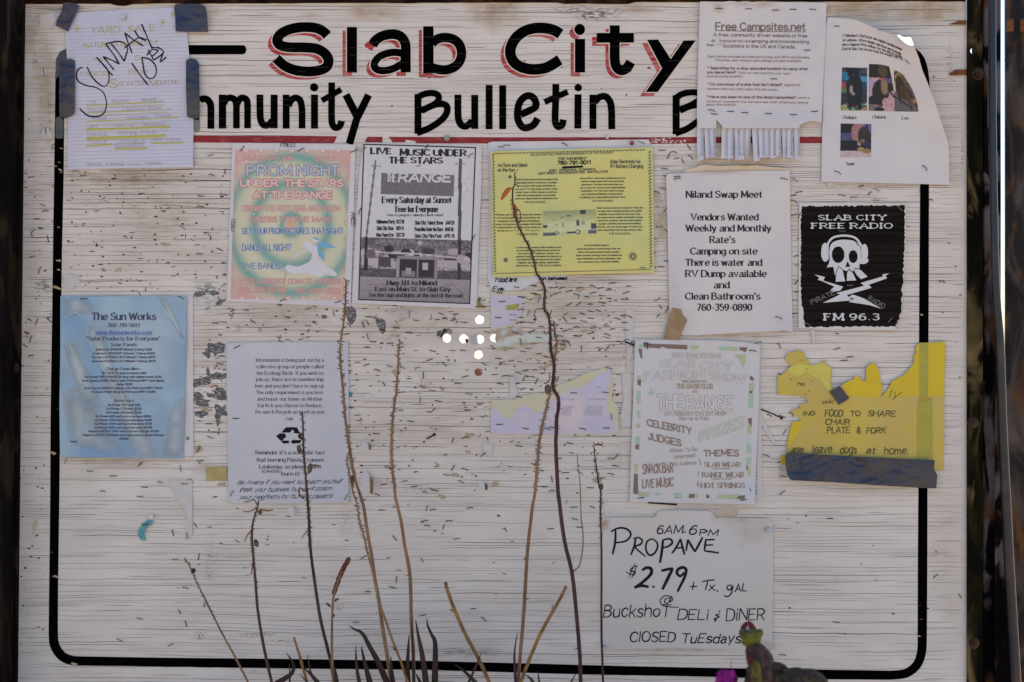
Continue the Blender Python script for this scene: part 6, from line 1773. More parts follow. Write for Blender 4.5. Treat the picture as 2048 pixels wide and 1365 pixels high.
q = remnant('paper_scrap', 'grey blue film scrap covering the left side of the middle hole', [(941, 673), (954, 670), (956, 689), (944, 690)], mat('grey_blue_film', (.36, .38, .42), .5), 70, .0008, .0004, 'paper scrap', 4); q.done()
q = remnant('paper_scrap', 'translucent tan tape scrap covering the right side of the rightmost hole', [(991, 668), (1004, 665), (1012, 672), (1008, 684), (994, 688), (990, 680)], mat('brown_grey_shred', (.38, .31, .22), .7), 71, .0008, .0004, 'paper scrap', 4); q.done()
q = remnant('paper_scrap', 'tiny black nub at the lower right rim of the second hole from the left', [(930, 679), (935, 677), (937, 684), (932, 687)], nail_m, 72, .0004, .0003, 'paper scrap', 3); q.done()
# ---------------------------------------------------------------- fashion show poster and the sheet behind it
Fc = crop(1230, 660, 3.688)
t = Thing('backing_sheet', 'white sheet peeking out to the right behind the fashion show poster', 'paper sheet', at(1500, 1000), 'notices on the board', h=lambda x, y: wr(x, y, .0006, 60, 121, .0005))
t.sheet('sheet', paper_mat('off_white_paper', (.56, .55, .57), (.55, .50, .45)), Fc(300, 60, 760, 75, 1072, 92, 1078, 500, 1086, 900, 1084, 1245, 1040, 1252, 400, 1262, 200, 1240))
for k in range(16):
    y_ = 810 + k * 26
    t.ribbon('printed_text', dk_ink, Fc(1036 + (k % 3) * 3, y_, 1044 + (k % 2) * 4, y_ + 14), 1.1, .0003)
t.done()
t = Thing('fashion_show_poster', 'faded fashion show poster with a camouflage pattern border, under the swap meet notice', 'poster', at(1385, 1008), 'notices on the board',
          h=lambda x, y: wr(x, y, .0013, 95, 131, .0025) + curl(x, y, 1509, 1009, 60, .008) + curl(x, y, 1519, 690, 40, .004))
t.sheet('sheet', paper_mat('aged_white_paper', (.56, .565, .60), (.58, .555, .53), scale=7), Fc(150, 74, 500, 74, 800, 80, 950, 92, 1070, 108, 1062, 500, 1045, 900, 1030, 1290, 700, 1282, 400, 1276, 108, 1270, 118, 900, 135, 500))
cb = mat('camo_brown_ink', (.20, .14, .115), .65); cg = mat('camo_mint_ink', (.34, .50, .38), .65); cl_ = mat('camo_olive_ink', (.42, .46, .29), .65)
camo = random.Random(5)
def cam(q, m): t.poly('camouflage_border', m, Fc(*q), .0003)
cam((205, 100, 535, 112, 533, 146, 380, 138, 350, 125, 330, 138, 215, 130), cb); cam((172, 112, 205, 105, 210, 135, 175, 140), cg); cam((170, 142, 200, 140, 202, 215, 190, 210), cb); cam((915, 130, 978, 130, 965, 165, 920, 150), cb)
cam((555, 118, 625, 118, 600, 150, 560, 142), cl_); cam((770, 122, 900, 128, 905, 158, 770, 152), cg); cam((830, 130, 880, 128, 900, 155, 850, 150), cl_); cam((880, 185, 965, 180, 962, 240, 945, 280, 915, 220), cl_); cam((905, 190, 950, 200, 940, 225), cg)
cam((165, 340, 192, 340, 190, 368, 166, 370), cl_); cam((164, 368, 194, 368, 190, 418, 166, 405), cb); cam((160, 452, 188, 450, 190, 505, 160, 510), cg); cam((160, 505, 188, 505, 185, 545, 162, 545), cl_); cam((162, 600, 188, 598, 185, 650, 165, 655), cg); cam((158, 690, 186, 690, 184, 725, 158, 722), cl_)
cam((152, 790, 184, 790, 180, 835, 150, 840), cg); cam((150, 850, 180, 840, 176, 885, 152, 880), cb); cam((142, 990, 168, 990, 166, 1045, 142, 1045), cl_); cam((142, 1060, 168, 1062, 172, 1190, 210, 1205, 200, 1215, 138, 1212, 134, 1180), cb)
cam((235, 458, 298, 455, 265, 488), cg); cam((258, 430, 272, 432, 268, 460), cl_)
cam((995, 335, 1020, 350, 1028, 375, 996, 372), cb); cam((990, 400, 1028, 390, 1026, 450, 990, 450), cl_); cam((988, 450, 1020, 450, 1010, 472, 990, 470), cb); cam((985, 475, 1025, 478, 1018, 580, 982, 570), cg); cam((978, 655, 1012, 650, 1005, 720, 985, 690), cb); cam((975, 700, 1008, 720, 1004, 768, 975, 765), cl_)
cam((975, 800, 985, 850, 1005, 850, 1005, 915, 972, 905), cg); cam((970, 945, 1005, 940, 1002, 998, 970, 990), cg); cam((968, 1000, 978, 1000, 976, 1035, 968, 1030), cb); cam((978, 1010, 1000, 1010, 1000, 1080, 978, 1070), cl_); cam((990, 1170, 1005, 1175, 1002, 1200), cb)
cam((170, 1195, 265, 1205, 235, 1235, 175, 1225), cl_); cam((280, 1205, 350, 1205, 310, 1225), cg); cam((430, 1205, 502, 1205, 490, 1238, 440, 1235), cg); cam((435, 1215, 480, 1230, 500, 1240, 440, 1240), cb); cam((550, 1210, 600, 1212, 585, 1242, 540, 1240), cb); cam((590, 1212, 615, 1212, 605, 1242, 585, 1242), cl_); cam((675, 1212, 700, 1225, 690, 1245, 672, 1240), cb)
cam((755, 1222, 800, 1215, 810, 1248, 750, 1245), cg); cam((800, 1220, 925, 1215, 900, 1245, 810, 1248), cl_); cam((900, 1225, 960, 1220, 955, 1250, 885, 1248), cb)
hol = mat('outline_tan_ink', (.36, .30, .23), .65); inn = mat('poster_white_ink', (.57, .57, .59), .65); oln = mat('outline_olive_ink', (.36, .37, .20), .65); bkr = mat('poster_brown_ink', (.27, .19, .155), .65)
def xtx(s_, x0, x1, y_, cap, w_, m=bkr, st='slab', hollow=None, **k):
    (a0, b0), (a1, _) = Fc(x0, y_, x1, y_)
    text(t, 'printed_text', m, s_, a0, a1, b0, cap / 3.688, w_, st, lift=.00035, **k)
    if hollow: text(t, 'printed_text', inn, s_, a0, a1, b0, cap / 3.688, hollow, st, lift=.0005, **k)
xtx('2011 INAUGURAL', 415, 795, 205, 34, 2.6, hol, rise=-1, hollow=1.2)
xtx('SLAB', 335, 585, 275, 50, 4.6, hol, hollow=2.9); xtx('CITY', 630, 860, 290, 52, 4.6, hol, rise=-2, hollow=2.9)
xtx('FASHION', 222, 650, 372, 62, 5.0, hol, rise=3.5, hollow=3.2); xtx('SHOW', 695, 962, 365, 50, 4.6, hol, rise=-6, hollow=2.9)
xtx('PRESENTED BY', 498, 680, 388, 14, 1.1, bkr); xtx('THE OASIS CLUB', 455, 720, 432, 32, 2.2, hol, 'bold'); xtx('at', 572, 606, 465, 22, 1.2, hol, 'marker')
xtx('THE', 315, 495, 585, 100, 6.2, hol, 'bold', hollow=4.2); xtx('RANGE', 530, 860, 595, 100, 6.2, hol, 'bold', hollow=4.2)
xtx('SAT. FEBRUARY 12TH, 2011  NOON', 366, 815, 632, 26, 1.1, hol, 'sans'); xtx('Sign-up at 11am', 472, 692, 664, 24, 1.1, hol, 'sans')
xtx('CELEBRITY', 240, 565, 708, 48, 2.8, bkr, 'bold', rise=-17, slant=-.1); xtx('JUDGES', 248, 488, 808, 48, 2.8, bkr, 'bold', rise=-14, slant=-.1)
xtx('PRIZES', 625, 945, 825, 72, 4.6, oln, 'bold', rise=30, slant=.1, hollow=2.7)
for s_, x0, x1, y_ in (('Winner To Be', 405, 605, 905), ('Determined', 438, 592, 950), ('by Audience', 438, 600, 1002)): xtx(s_, x0, x1, y_, 26, 1.15, hol, 'marker', rise=3, jit=.4)
xtx('THEMES', 655, 910, 932, 42, 2.7, bkr, 'bold', jit=.5, arc=1)
xtx('SLAB WEAR', 660, 924, 1010, 32, 2.3); xtx('RANGE WEAR', 645, 950, 1088, 36, 2.5); xtx('HOT SPRINGS', 636, 955, 1166, 36, 2.5)
xtx('(CASUAL EVENING WEAR)', 720, 850, 1028, 8, .7, hol, 'sans'); xtx('(STREET CLOTHING)', 715, 860, 1106, 8, .7, hol, 'sans')
xtx('SNACK BAR', 205, 428, 1060, 66, 2.3, bkr, 'bold', rise=2, jit=.6); xtx('LIVE MUSIC', 205, 430, 1165, 60, 2.3, bkr, 'bold', rise=3, jit=.6)
for q in ((625, 955, 632, 1000), (618, 1045, 612, 1080), (612, 1110, 612, 1160), (600, 1140, 625, 1140)): t.ribbon('printed_text', bkr, Fc(*q), 1.6, .0004)
t.poly('ink_bar', blk_ink, Fc(245, 1270, 460, 1283, 456, 1296, 244, 1281), .0008)
for x, y_, a, k in ((235, 104, 5, 3), (1015, 158, 0, 3), (190, 1240, -5, 0), (948, 1255, -8, 0), (238, 120, 90, 0), (1058, 97, -25, 3)):
    staple(t, *Fc(x, y_)[0], a, k)
t.done()

# ---------------------------------------------------------------- torn yellow potluck sheet
Yc = crop(1500, 660, 4.014)
t = Thing('yellow_plastic_notice', 'torn bright yellow handwritten potluck notice above a strip of grey duct tape', 'notice', at(1740, 915), 'notices on the board',
          h=lambda x, y: wr(x, y, .0013, 90, 141, .0014))
vy = paper_mat('bright_yellow_plastic', (.60, .44, .012), (.56, .41, .015), rough=.45, scale=12, bump=.0012, bscale=14)
oy = paper_mat('dull_yellow_plastic', (.50, .38, .105), (.55, .42, .05), rough=.5, scale=8, lo=.35, hi=.7, bump=.0012, bscale=14)
t.sheet('sheet', oy, ragged(Yc(222, 370, 255, 362, 300, 320, 330, 288, 300, 262, 280, 232, 305, 185, 350, 180, 380, 160, 400, 172, 440, 182, 445, 222, 470, 250, 478, 285, 530, 275, 590, 258, 590, 236, 612, 262, 616, 290, 655, 296, 655, 350, 645, 420, 655, 465, 700, 470,
    730, 448, 800, 405, 830, 398, 845, 368, 880, 378, 890, 400, 925, 415, 932, 370, 928, 320, 950, 285, 985, 260, 1015, 285, 1040, 330, 1042, 390, 1062, 440, 1058, 500, 1048, 525, 1062, 532, 1105, 480, 1140, 410, 1230, 365, 1300, 290, 1320, 240, 1312, 210, 1335, 185, 1325, 150, 1340, 118, 1360, 105,
    1568, 98, 1560, 600, 1555, 1130, 1480, 1128, 1478, 1048, 900, 1030, 400, 1012, 290, 990, 295, 920, 310, 860, 325, 780, 345, 740, 410, 722, 360, 680, 325, 655, 370, 635, 405, 628, 392, 602, 470, 575, 445, 540, 400, 530, 300, 522, 222, 520), 1.0, 3.5, 21), step=7)
t.poly('bright_patch', vy, Yc(1362, 104, 1566, 100, 1558, 532, 1064, 533, 1106, 482, 1142, 412, 1232, 367, 1302, 292, 1322, 242, 1314, 210, 1337, 185, 1327, 150, 1342, 120), .00025, step=8)
t.poly('bright_patch', vy, Yc(735, 450, 802, 408, 832, 400, 847, 370, 878, 380, 888, 402, 927, 417, 934, 370, 930, 320, 952, 287, 985, 263, 1013, 287, 1038, 332, 1040, 390, 1060, 440, 1056, 500, 1046, 538, 790, 535), .00025, step=8)
t.poly('bright_patch', mat('mid_yellow_plastic', (.57, .50, .09), .45, var=.1), Yc(330, 290, 400, 270, 470, 288, 590, 260, 614, 292, 652, 298, 640, 420, 652, 462, 640, 500, 560, 400, 450, 340, 380, 380, 300, 330), .00025, step=8)
t.poly('bright_patch', vy, Yc(345, 742, 430, 735, 400, 800, 340, 900, 300, 960, 312, 862, 327, 782), .00025, step=8)
olv = mat('olive_show_through_plastic', (.36, .33, .05), .5, var=.08, scale=30)  # the black border line showing through the thin plastic
t.poly('olive_band', olv, Yc(1360, 106, 1432, 104, 1430, 560, 1466, 575, 1468, 1040, 1338, 1036, 1345, 600, 1358, 540), .0003, step=10)
t.poly('olive_band', mat('mustard_smudge', (.36, .27, .02), .5), Yc(1362, 545, 1400, 550, 1425, 536, 1432, 545, 1462, 548, 1462, 572, 1420, 580, 1362, 582), .0004)
mk = mat('olive_black_marker', (.085, .075, .02), .5)
def ytx(s_, x0, x1, y_, cap, w_=1.9, **k):
    w_ *= 1.12
    (a0, b0), (a1, _) = Yc(x0, y_, x1, y_)
    text(t, 'handwriting', mk, s_, a0, a1, b0, cap / 4.014, w_, 'marker', lift=.0004, **{**dict(jit=.5, slant=.08), **k})
ytx('ING', 425, 520, 688, 32, 1.7, slant=.15); ytx('FOOD', 602, 740, 695, 52, 1.9, slant=.2); ytx('TO', 805, 885, 690, 38); ytx('SHARE', 948, 1165, 694, 42, slant=.15)
ytx('CHAIR', 605, 802, 762, 44); ytx('PLATE', 620, 800, 830, 48, slant=.12); ytx('&', 858, 888, 834, 50); ytx('FORK', 935, 1085, 832, 46, slant=.15)
ytx('ase', 335, 425, 982, 46, slant=.2); ytx('leave', 500, 655, 986, 62, slant=.15); ytx('dogs', 722, 852, 990, 62, slant=.25); ytx('at', 932, 1002, 992, 50, slant=.2); ytx('home.', 1078, 1268, 998, 62, slant=.15)
ytx('ly', 1110, 1195, 540, 56, 1.7, slant=.3); ytx('wk', 575, 665, 595, 34, 1.6, slant=.2); ytx('no', 380, 436, 447, 28, 1.4)
for x, y_ in ((415, 245), (328, 398), (500, 412), (475, 493), (446, 518), (455, 315)): t.poly('dark_fleck', mk, blob(*Yc(x, y_)[0], 1.6, 1, x, 7), .0004)
t.done()
tape('duct_tape', 'long wrinkled grey duct tape strip along the foot of the yellow notice', Yc(288, 992, 330, 982, 600, 1004, 900, 1020, 1200, 1034, 1482, 1046, 1476, 1118, 1504, 1165, 1496, 1272, 1340, 1268, 1000, 1248, 700, 1226, 330, 1208, 300, 1170, 285, 1080), duct, base=.005, amp=.0028, s=34, seed=40, extra=lambda x, y: .005 * abs(nz(x * .5 + y * 1.6, y * .3 - x * .2, 22, 3)) + .010 * sm((1590 - x) / 22) * .4)
tape('duct_tape', 'small grey diamond of duct tape in the middle of the torn yellow notice', Yc(638, 498, 720, 450, 798, 550, 714, 604), duct, base=.0075, amp=.0004, seed=41)
tape('yellow_tape', 'tiny yellow tab poking out left of the long duct tape strip', Yc(245, 1008, 282, 1000, 288, 1085, 245, 1070), vy, base=.0008, amp=.0004, seed=42)

# ---------------------------------------------------------------- propane folder
Pc = crop(1170, 1010, 3.844)
t = Thing('propane_notice', 'white file folder card handwritten with a propane price and diner name', 'notice', at(1372, 1304), 'notices on the board',
          h=lambda x, y: wr(x, y, .0009, 160, 151, .0018) + curl(x, y, 1546, 1304, 50, .004))
fold = paper_mat('cream_folder_card', (.565, .54, .535), (.56, .52, .48), scale=5, bump=.0003, bscale=60, var=.03)
t.sheet('sheet', fold, Pc(128, 98, 350, 98, 530, 98, 545, 85, 555, 62, 572, 48, 590, 44, 760, 45, 955, 47, 972, 56, 985, 75, 998, 96, 1010, 100, 1200, 102, 1395, 106, 1420, 120, 1445, 152, 1446, 600, 1441, 1132, 1200, 1134, 700, 1126, 150, 1124, 132, 1110, 130, 600), thick=.0006, step=9)
for a in [(1208, 1048, 16, 16, .5), (1500, 1062, 50, 40, .22), (1470, 1040, 60, 12, .25), (1370, 1300, 160, 5, .5), (1530, 1290, 20, 12, .5)]:
    stain(t, 'ochre_stain', st_och, *a, lift=.0002)
def wtx(s_, x0, x1, y_, cap, w_=2.2, **k):
    w_ *= 1.22
    (a0, b0), (a1, _) = Pc(x0, y_, x1, y_)
    text(t, 'handwriting', blk_ink, s_, a0, a1, b0, cap / 3.844, w_, 'marker', lift=.00035, **{**dict(jit=.35, slant=.12), **k})
def wst(pts, w_, cv=True):
    w_ *= 1.15
    q = Pc(*pts)
    t.ribbon('handwriting', blk_ink, smooth(q, 5) if cv else q, lambda u: w_ * (.8 + .3 * math.sin(math.pi * u)), .00035, seg=4)
wtx('6AM', 552, 745, 220, 60, 2.0, slant=.18); wst((750, 212, 778, 208), 2.2, False); wtx('6', 798, 850, 226, 66, 2.0, slant=.2); wtx('PM', 880, 1015, 236, 42, 2.0, slant=.15)
# PROPANE
wst((235, 195, 232, 290, 212, 382), 3.6); wst((200, 208, 240, 185, 290, 178, 340, 200, 350, 240, 310, 280, 232, 292), 3.2)
wst((390, 258, 378, 320, 352, 386), 3.3); wst((372, 262, 410, 252, 440, 275, 425, 305, 385, 322, 420, 360, 465, 398), 3.0)
wst((520, 262, 478, 282, 468, 340, 488, 382, 520, 384, 552, 345, 556, 295, 520, 262), 3.2); wst((600, 268, 592, 350, 576, 448), 4.2); wst((600, 272, 650, 262, 672, 290, 640, 320, 598, 330), 3.4)
wst((735, 262, 700, 330, 668, 374), 3.3); wst((735, 262, 748, 320, 766, 384), 3.6, False); wst((690, 335, 760, 328), 2.6, False)
wst((790, 268, 778, 356), 3.2, False); wst((790, 268, 845, 362), 3.8, False); wst((845, 362, 905, 250), 3.6, False)
wst((930, 262, 918, 352), 3.4, False); wst((925, 270, 1000, 268), 2.8, False); wst((922, 312, 985, 308), 2.6, False); wst((916, 354, 1030, 370), 3.0, False)
# $2.79
wst((400, 470, 362, 485, 350, 510, 385, 515, 372, 540, 312, 515), 1.9); wst((385, 450, 335, 560), 1.5, False); wst((402, 462, 358, 566), 1.5, False)
wst((440, 505, 470, 485, 505, 490, 508, 530, 450, 590, 380, 638), 5.2); wst((380, 638, 430, 622, 490, 632), 4.8); t.poly('handwriting', blk_ink, blob(*Pc(527, 630)[0], 2.6, 2.4, 1, 8, .1), .0004)
wst((586, 508, 620, 500, 676, 488), 4.4); wst((676, 488, 640, 560, 595, 652), 5.2); wst((765, 520, 735, 548, 708, 530, 715, 498, 750, 482, 778, 500, 765, 560, 735, 620, 712, 668), 4.8)
wst((806, 630, 862, 628), 1.9, False); wst((838, 592, 826, 656), 1.9, False); wst((900, 592, 960, 580, 998, 580), 2.1); wst((945, 588, 925, 656), 2.1, False); wst((958, 618, 1000, 662), 1.8, False); wst((1000, 615, 950, 662), 1.8, False); t.poly('handwriting', blk_ink, blob(*Pc(1018, 662)[0], 2, 1.8, 2, 8, .1), .0004)
wst((1130, 618, 1100, 622, 1092, 645, 1115, 655, 1135, 625, 1125, 680, 1095, 706, 1065, 698), 2.2); wtx('AL', 1155, 1240, 665, 55, 2.0)
wst((655, 715, 620, 725, 612, 750, 640, 755, 662, 712, 655, 750), 1.7); wst((655, 750, 675, 730, 660, 705, 610, 702, 578, 740, 600, 775, 660, 786, 722, 788), 1.7)
wtx('BuckshoT', 142, 648, 862, 92, 2.0, slant=.15); wtx('DELi', 712, 942, 884, 76, 2.0, slant=.15); wst((1040, 810, 1030, 830), 2, False); wst((1035, 842, 1005, 850, 1030, 862, 992, 880, 1010, 885, 992, 900), 2.0); wtx('DiNER', 1085, 1378, 892, 88, 2.0, slant=.12, rise=2)
wtx('ClOSED', 345, 690, 1052, 74, 2.1, slant=.12); wtx('TuEsdays', 742, 1192, 1060, 68, 2.1, slant=.2)
t.done()
pin(*Pc(1405, 192)[0], .003, 'pale blue tack at the top right corner of the propane card', mat('pale_blue_tack', (.33, .42, .52), .4, coat=.3), 6, 'thumb_tack')
pin(*Pc(152, 1092)[0], .003, 'pale blue tack at the lower left corner of the propane card', mat('pale_blue_tack', (.33, .42, .52), .4), 4.5, 'thumb_tack')
pin(*Pc(1428, 1112)[0], .0035, 'pale tack at the lower right corner of the propane card', mat('pale_grey_pin', (.45, .48, .52), .3), 3.5, 'thumb_tack')
q = remnant('paper_scrap', 'brown stained square paper remnant above the propane card tab', Pc(990, 35, 1100, 20, 1165, 30, 1172, 75, 1160, 90, 1015, 92, 1000, 70), paper_mat('brown_stained_paper', (.50, .43, .34), (.42, .30, .16), scale=60, lo=.55, hi=.7), 61, .0005, .0006, 'paper scrap', 4); q.done()
# ================================================================== PLANTS IN FRONT OF THE BOARD
PG = 'dry flower stalks in front of the board'
tan_s = mat('tan_dry_stalk', (.28, .165, .085), .8, col2=(.19, .105, .06), scale=45, stretch=(1, 1, .3), var=.3)
pur_s = mat('dark_purple_stalk', (.035, .012, .015), .75, col2=(.08, .035, .026), scale=35, stretch=(1, 1, .3), var=.3)
och_s = mat('ochre_dry_stalk', (.30, .16, .04), .7, col2=(.17, .08, .03), scale=40, var=.3)
red_l = mat('dark_red_leaf', (.065, .020, .016), .7, col2=(.035, .024, .016), scale=25, var=.4)
brn_b = mat('brown_bristle', (.24, .145, .085), .8, var=.4, scale=200)
pod_g = mat('green_brown_pod', (.10, .11, .05), .6, col2=(.07, .04, .03), scale=120, var=.3)
org = mat('orange_dry_petal', (.55, .11, .02), .6, var=.3, scale=100)

def sample(pts, step):
    """evenly spaced points along a polyline, with direction"""
    out = []
    acc_ = 0.0
    for a, b in zip(pts, pts[1:]):
        L = math.dist(a[:2], b[:2])
        while acc_ < L:
            f = acc_ / L
            out.append((tuple(p + (q_ - p) * f for p, q_ in zip(a, b)), ((b[0]-a[0]) / L, (b[1]-a[1]) / L)))
            acc_ += step
        acc_ -= L
    return out

def ground_tail(pts, d):
    """continue a stem from the last pixel down to the ground"""
    x, y = pts[-1][:2]
    x0, y0 = pts[-2][:2]
    yg = 682.5 + ZC / (S * (D - d) / D)
    sl = (x - x0) / max(1e-3, (y - y0))
    n_ = 5
    return [(x + sl * (yg - y) * (k / n_) * (1 - .35 * k / n_), y + (yg - y) * k / n_) for k in range(1, n_ + 1)], yg

def stalk(label, pts, r_px, m, d=.12, dt=None, bristle=(None, None), bl=5.0, seed=0, taper=.45, name='flower_stalk', cat='dry stalk', group=PG, bm=None, tail=True):
    """pts from the tip down (pixels of the photograph); d metres in front of the board"""
    rr_ = random.Random(seed)
    P_ = smooth(pts, 6)
    n0 = len(P_)
    if tail:
        tl, yg = ground_tail(P_, d)
        P_ = P_ + tl
    dt = d if dt is None else dt
    total = len(P_)
    def dd(i): return dt + (d - dt) * min(1, i / n0)
    base = at(P_[-1][0], P_[-1][1], d)
    q = Thing(name, label, cat, base, group)
    mb = MB()
    pos = [at(x + .5 * nz(x, y, 9, seed), y, dd(i)) for i, (x, y) in enumerate(P_)]
    rad = [r_px * .88 * S * (taper + (1 - taper) * min(1, i / (n0 * .75))) * (1 + .10 * nz(0, y, 11, seed)) for i, (x, y) in enumerate(P_)]
    mb.tube(pos, rad, 7)
    q.mesh('stem', m, mb, smooth=True)
    if bristle[0] is not None:
        y0, y1 = bristle
        bmh = MB()
        for (x, y), (tx, ty) in sample([p for p in P_[:n0]], 2.8):
            if not (y0 <= y <= y1): continue
            f = 1 if rr_.random() < .85 else 0
            if not f: continue
            side = rr_.choice((-1, 1))
            L_ = bl * rr_.uniform(.6, 1.3)
            k_ = min(range(n0), key=lambda j: abs(P_[j][1] - y))
            dz = dd(k_)
            a = math.atan2(ty, tx) + side * math.radians(rr_.uniform(50, 85)) + math.pi
            p0 = at(x, y, dz); p1 = at(x + L_ * math.cos(a), y + L_ * math.sin(a), dz + rr_.uniform(-.003, .004))
            bmh.tube([p0, p0.lerp(p1, .55) + Vector((0, 0, .0003)), p1], [.0010, .0007, .0011], 4)
        q.mesh('bristles', bm or brn_b, bmh, kind='stuff')
    return q

def pod(q, x, y, rx, ry, d, m, name='seed_pod', rot=0.0):
    mb = MB()
    c_ = at(x, y, d)
    n_, k_ = 8, 6
    for j in range(k_ + 1):
        v = math.pi * j / k_
        for i in range(n_):
            u = 2 * math.pi * i / n_
            lx, lz = rx * math.sin(v) * math.cos(u), ry * math.cos(v)
            mb.v.append(c_ + Vector(((lx * math.cos(rot) + lz * math.sin(rot)) * S, rx * math.sin(v) * math.sin(u) * S, (-lx * math.sin(rot) + lz * math.cos(rot)) * S)))
    for j in range(k_):
        for i in range(n_):
            i2 = (i + 1) % n_
            mb.f.append((j*n_+i, j*n_+i2, (j+1)*n_+i2, (j+1)*n_+i))
    return q.mesh(name, m, mb, smooth=True)

def twig(q, pts, r_px, d, m, name='withered_flower'):
    mb = MB()
    P_ = smooth(pts, 4)
    mb.tube([at(x, y, d + .002 * math.sin(i)) for i, (x, y) in enumerate(P_)], [r_px * S * (1 - .5 * i / len(P_)) for i in range(len(P_))], 5)
    return q.mesh(name, m, mb, smooth=True)

Wl = crop(340, 980, 3.546)      # lower left detail
Wm = crop(820, 980, 3.545)
Ws = crop(640, 590, 3.25)
# 1 tan stalk leaning at the far left
q = stalk('tan leafless stalk leaning left, lowest and leftmost of the stalks', Wl(108, 488, 150, 565, 200, 680, 260, 800, 330, 940, 400, 1075, 470, 1200, 540, 1340, 580, 1420), 2.5, tan_s, .13, .10, (1115, 1240), 3.2, 1)
pod(q, *Wl(165, 574)[0], 5, 5, .105, pur_s)
# 2 dark stalk with green pods
q = stalk('dark purple stalk with two green pods, tip just below the recycling notice', Wl(628, 75, 620, 130, 590, 220, 582, 320, 588, 440, 605, 640, 622, 850, 655, 1060, 690, 1230, 725, 1380), 3.3, pur_s, .14, .12, (1005, 1180), 4.5, 2)
pod(q, *Wl(612, 378)[0], 4.6, 8, .125, pod_g, rot=-.3); pod(q, *Wl(641, 158)[0], 4, 6, .125, pod_g, rot=.3)
twig(q, Wl(575, 290, 545, 330, 528, 370), 1.6, .125, tan_s); twig(q, Wl(618, 100, 590, 68, 560, 82, 525, 84), 1.8, .125, tan_s); twig(q, Wl(640, 140, 690, 148, 730, 142), 2.2, .125, och_s); twig(q, Wl(612, 130, 560, 155, 520, 152), 1.2, .125, pur_s); twig(q, Wl(585, 520, 580, 580, 570, 600), 1.6, .125, tan_s)
# 3 tall dark stalk over the recycling notice
q = stalk('dark purple stalk crossing the recycling notice, tan and bristly towards its tip', [(604, 826), (606, 850), (607, 900), (611, 950), (614, 985)] + Wl(975, 60, 985, 200, 990, 340, 1005, 500, 1030, 680, 1060, 880, 1100, 1060, 1140, 1220, 1165, 1380), 3.6, pur_s, .15, .11, (828, 1100), 5, 3, taper=.5)
pod(q, *Ec(663, 982)[0], 4.5, 8, .12, pod_g, rot=-.2); pod(q, *Ec(726, 1095)[0], 5, 10, .125, pod_g, rot=.15); twig(q, Ec(700, 1140, 720, 1120, 728, 1095), 1.3, .12, pur_s); twig(q, Ec(735, 1082, 760, 1078, 780, 1088), 2.4, .125, och_s); twig(q, Ec(690, 1270, 665, 1250, 668, 1210, 690, 1225), 2.2, .12, och_s)
twig(q, Wl(975, 290, 950, 320, 932, 345), 1.6, .125, tan_s); twig(q, Ec(690, 1230, 720, 1215, 740, 1210), 1.2, .12, tan_s)
# 4 tall tan stalk left of the music poster
q = stalk('tall tan bristly stalk rising past the lower left corner of the music poster', [(692, 560), (691, 600), (688, 640), (681, 685), (681, 730), (686, 780), (690, 830), (697, 880), (708, 950)] + Wl(1370, 110, 1400, 300, 1432, 480, 1450, 620, 1480, 780, 1505, 960, 1535, 1150, 1565, 1340, 1575, 1400), 4.1, tan_s, .15, .10, (560, 960), 6, 4, taper=.45)
q = stalk('thin tan stalk running close beside the tall one, bristly, with a pod near its tip', [(693, 912), (696, 935), (701, 960), (706, 985)] + Wl(1325, 100, 1345, 220, 1380, 350, 1410, 480, 1445, 620, 1480, 780, 1530, 930, 1590, 1100, 1650, 1250, 1700, 1390), 2.8, tan_s, .17, .12, (912, 1110), 4.5, 5)
pod(q, 704, 962, 4, 9, .125, pur_s); pod(q, *Wl(1594, 1128)[0], 3, 3, .17, red_l)
# 5 tan stalk by the holes
q = stalk('tan bristly stalk standing left of the cross of holes', Ws(520, 292, 512, 360, 508, 450, 500, 600, 480, 740, 468, 860, 466, 1000, 470, 1130, 485, 1260) + Wl(1600, 60, 1640, 230, 1665, 400, 1698, 580, 1708, 760, 1712, 950, 1725, 1150, 1728, 1360), 4.0, tan_s, .14, .10, (682, 985), 5.5, 6, taper=.4)
# 6 the tallest stalk, tip over the yellow flyer
q = stalk('tallest dark stalk, bent, with orange dry petals at its tip over the yellow flyer', F(262, 290, 265, 340, 262, 380, 248, 420, 248, 500, 262, 590, 285, 680, 330, 770, 380, 870, 410, 960, 425, 1040, 470, 1110, 492, 1180, 486, 1260, 492, 1330) + Tc(465, 280, 480, 360, 485, 480, 490, 580, 515, 680, 508, 780, 512, 880, 545, 940, 550, 1020, 535, 1120, 532, 1220, 528, 1340) + Wm(1048, 0, 1060, 100, 1078, 250, 1100, 390, 1135, 530, 1155, 640, 1172, 800, 1190, 1000, 1205, 1200, 1210, 1400), 4.4, pur_s, .15, .08, (400, 860), 5, 7, taper=.32)
twig(q, F(262, 590, 280, 640, 300, 670), 2.6, .085, och_s, 'stem_node')
mb = MB()
def petal(q, pts, w_, d, m, name='dry_petal'):
    mb = MB(); P_ = smooth(pts, 5); n_ = len(P_)
    for i, (x, y) in enumerate(P_):
        a_, b_ = P_[max(0, i-1)], P_[min(n_-1, i+1)]
        l_ = math.dist(a_, b_) or 1; nx_, ny_ = -(b_[1]-a_[1]) / l_, (b_[0]-a_[0]) / l_
        ww = w_ * math.sin(math.pi * (.06 + .92 * i / (n_ - 1))) / 2
        mb.v += [at(x - nx_*ww, y - ny_*ww, d), at(x, y, d + .0015 + ww * S * .6), at(x + nx_*ww, y + ny_*ww, d), at(x, y, d - .0008)]
    for i in range(n_ - 1):
        for k in range(4):
            k2 = (k + 1) % 4
            mb.f.append((i*4+k, i*4+k2, (i+1)*4+k2, (i+1)*4+k))
    return q.mesh(name, m, mb, smooth=True)
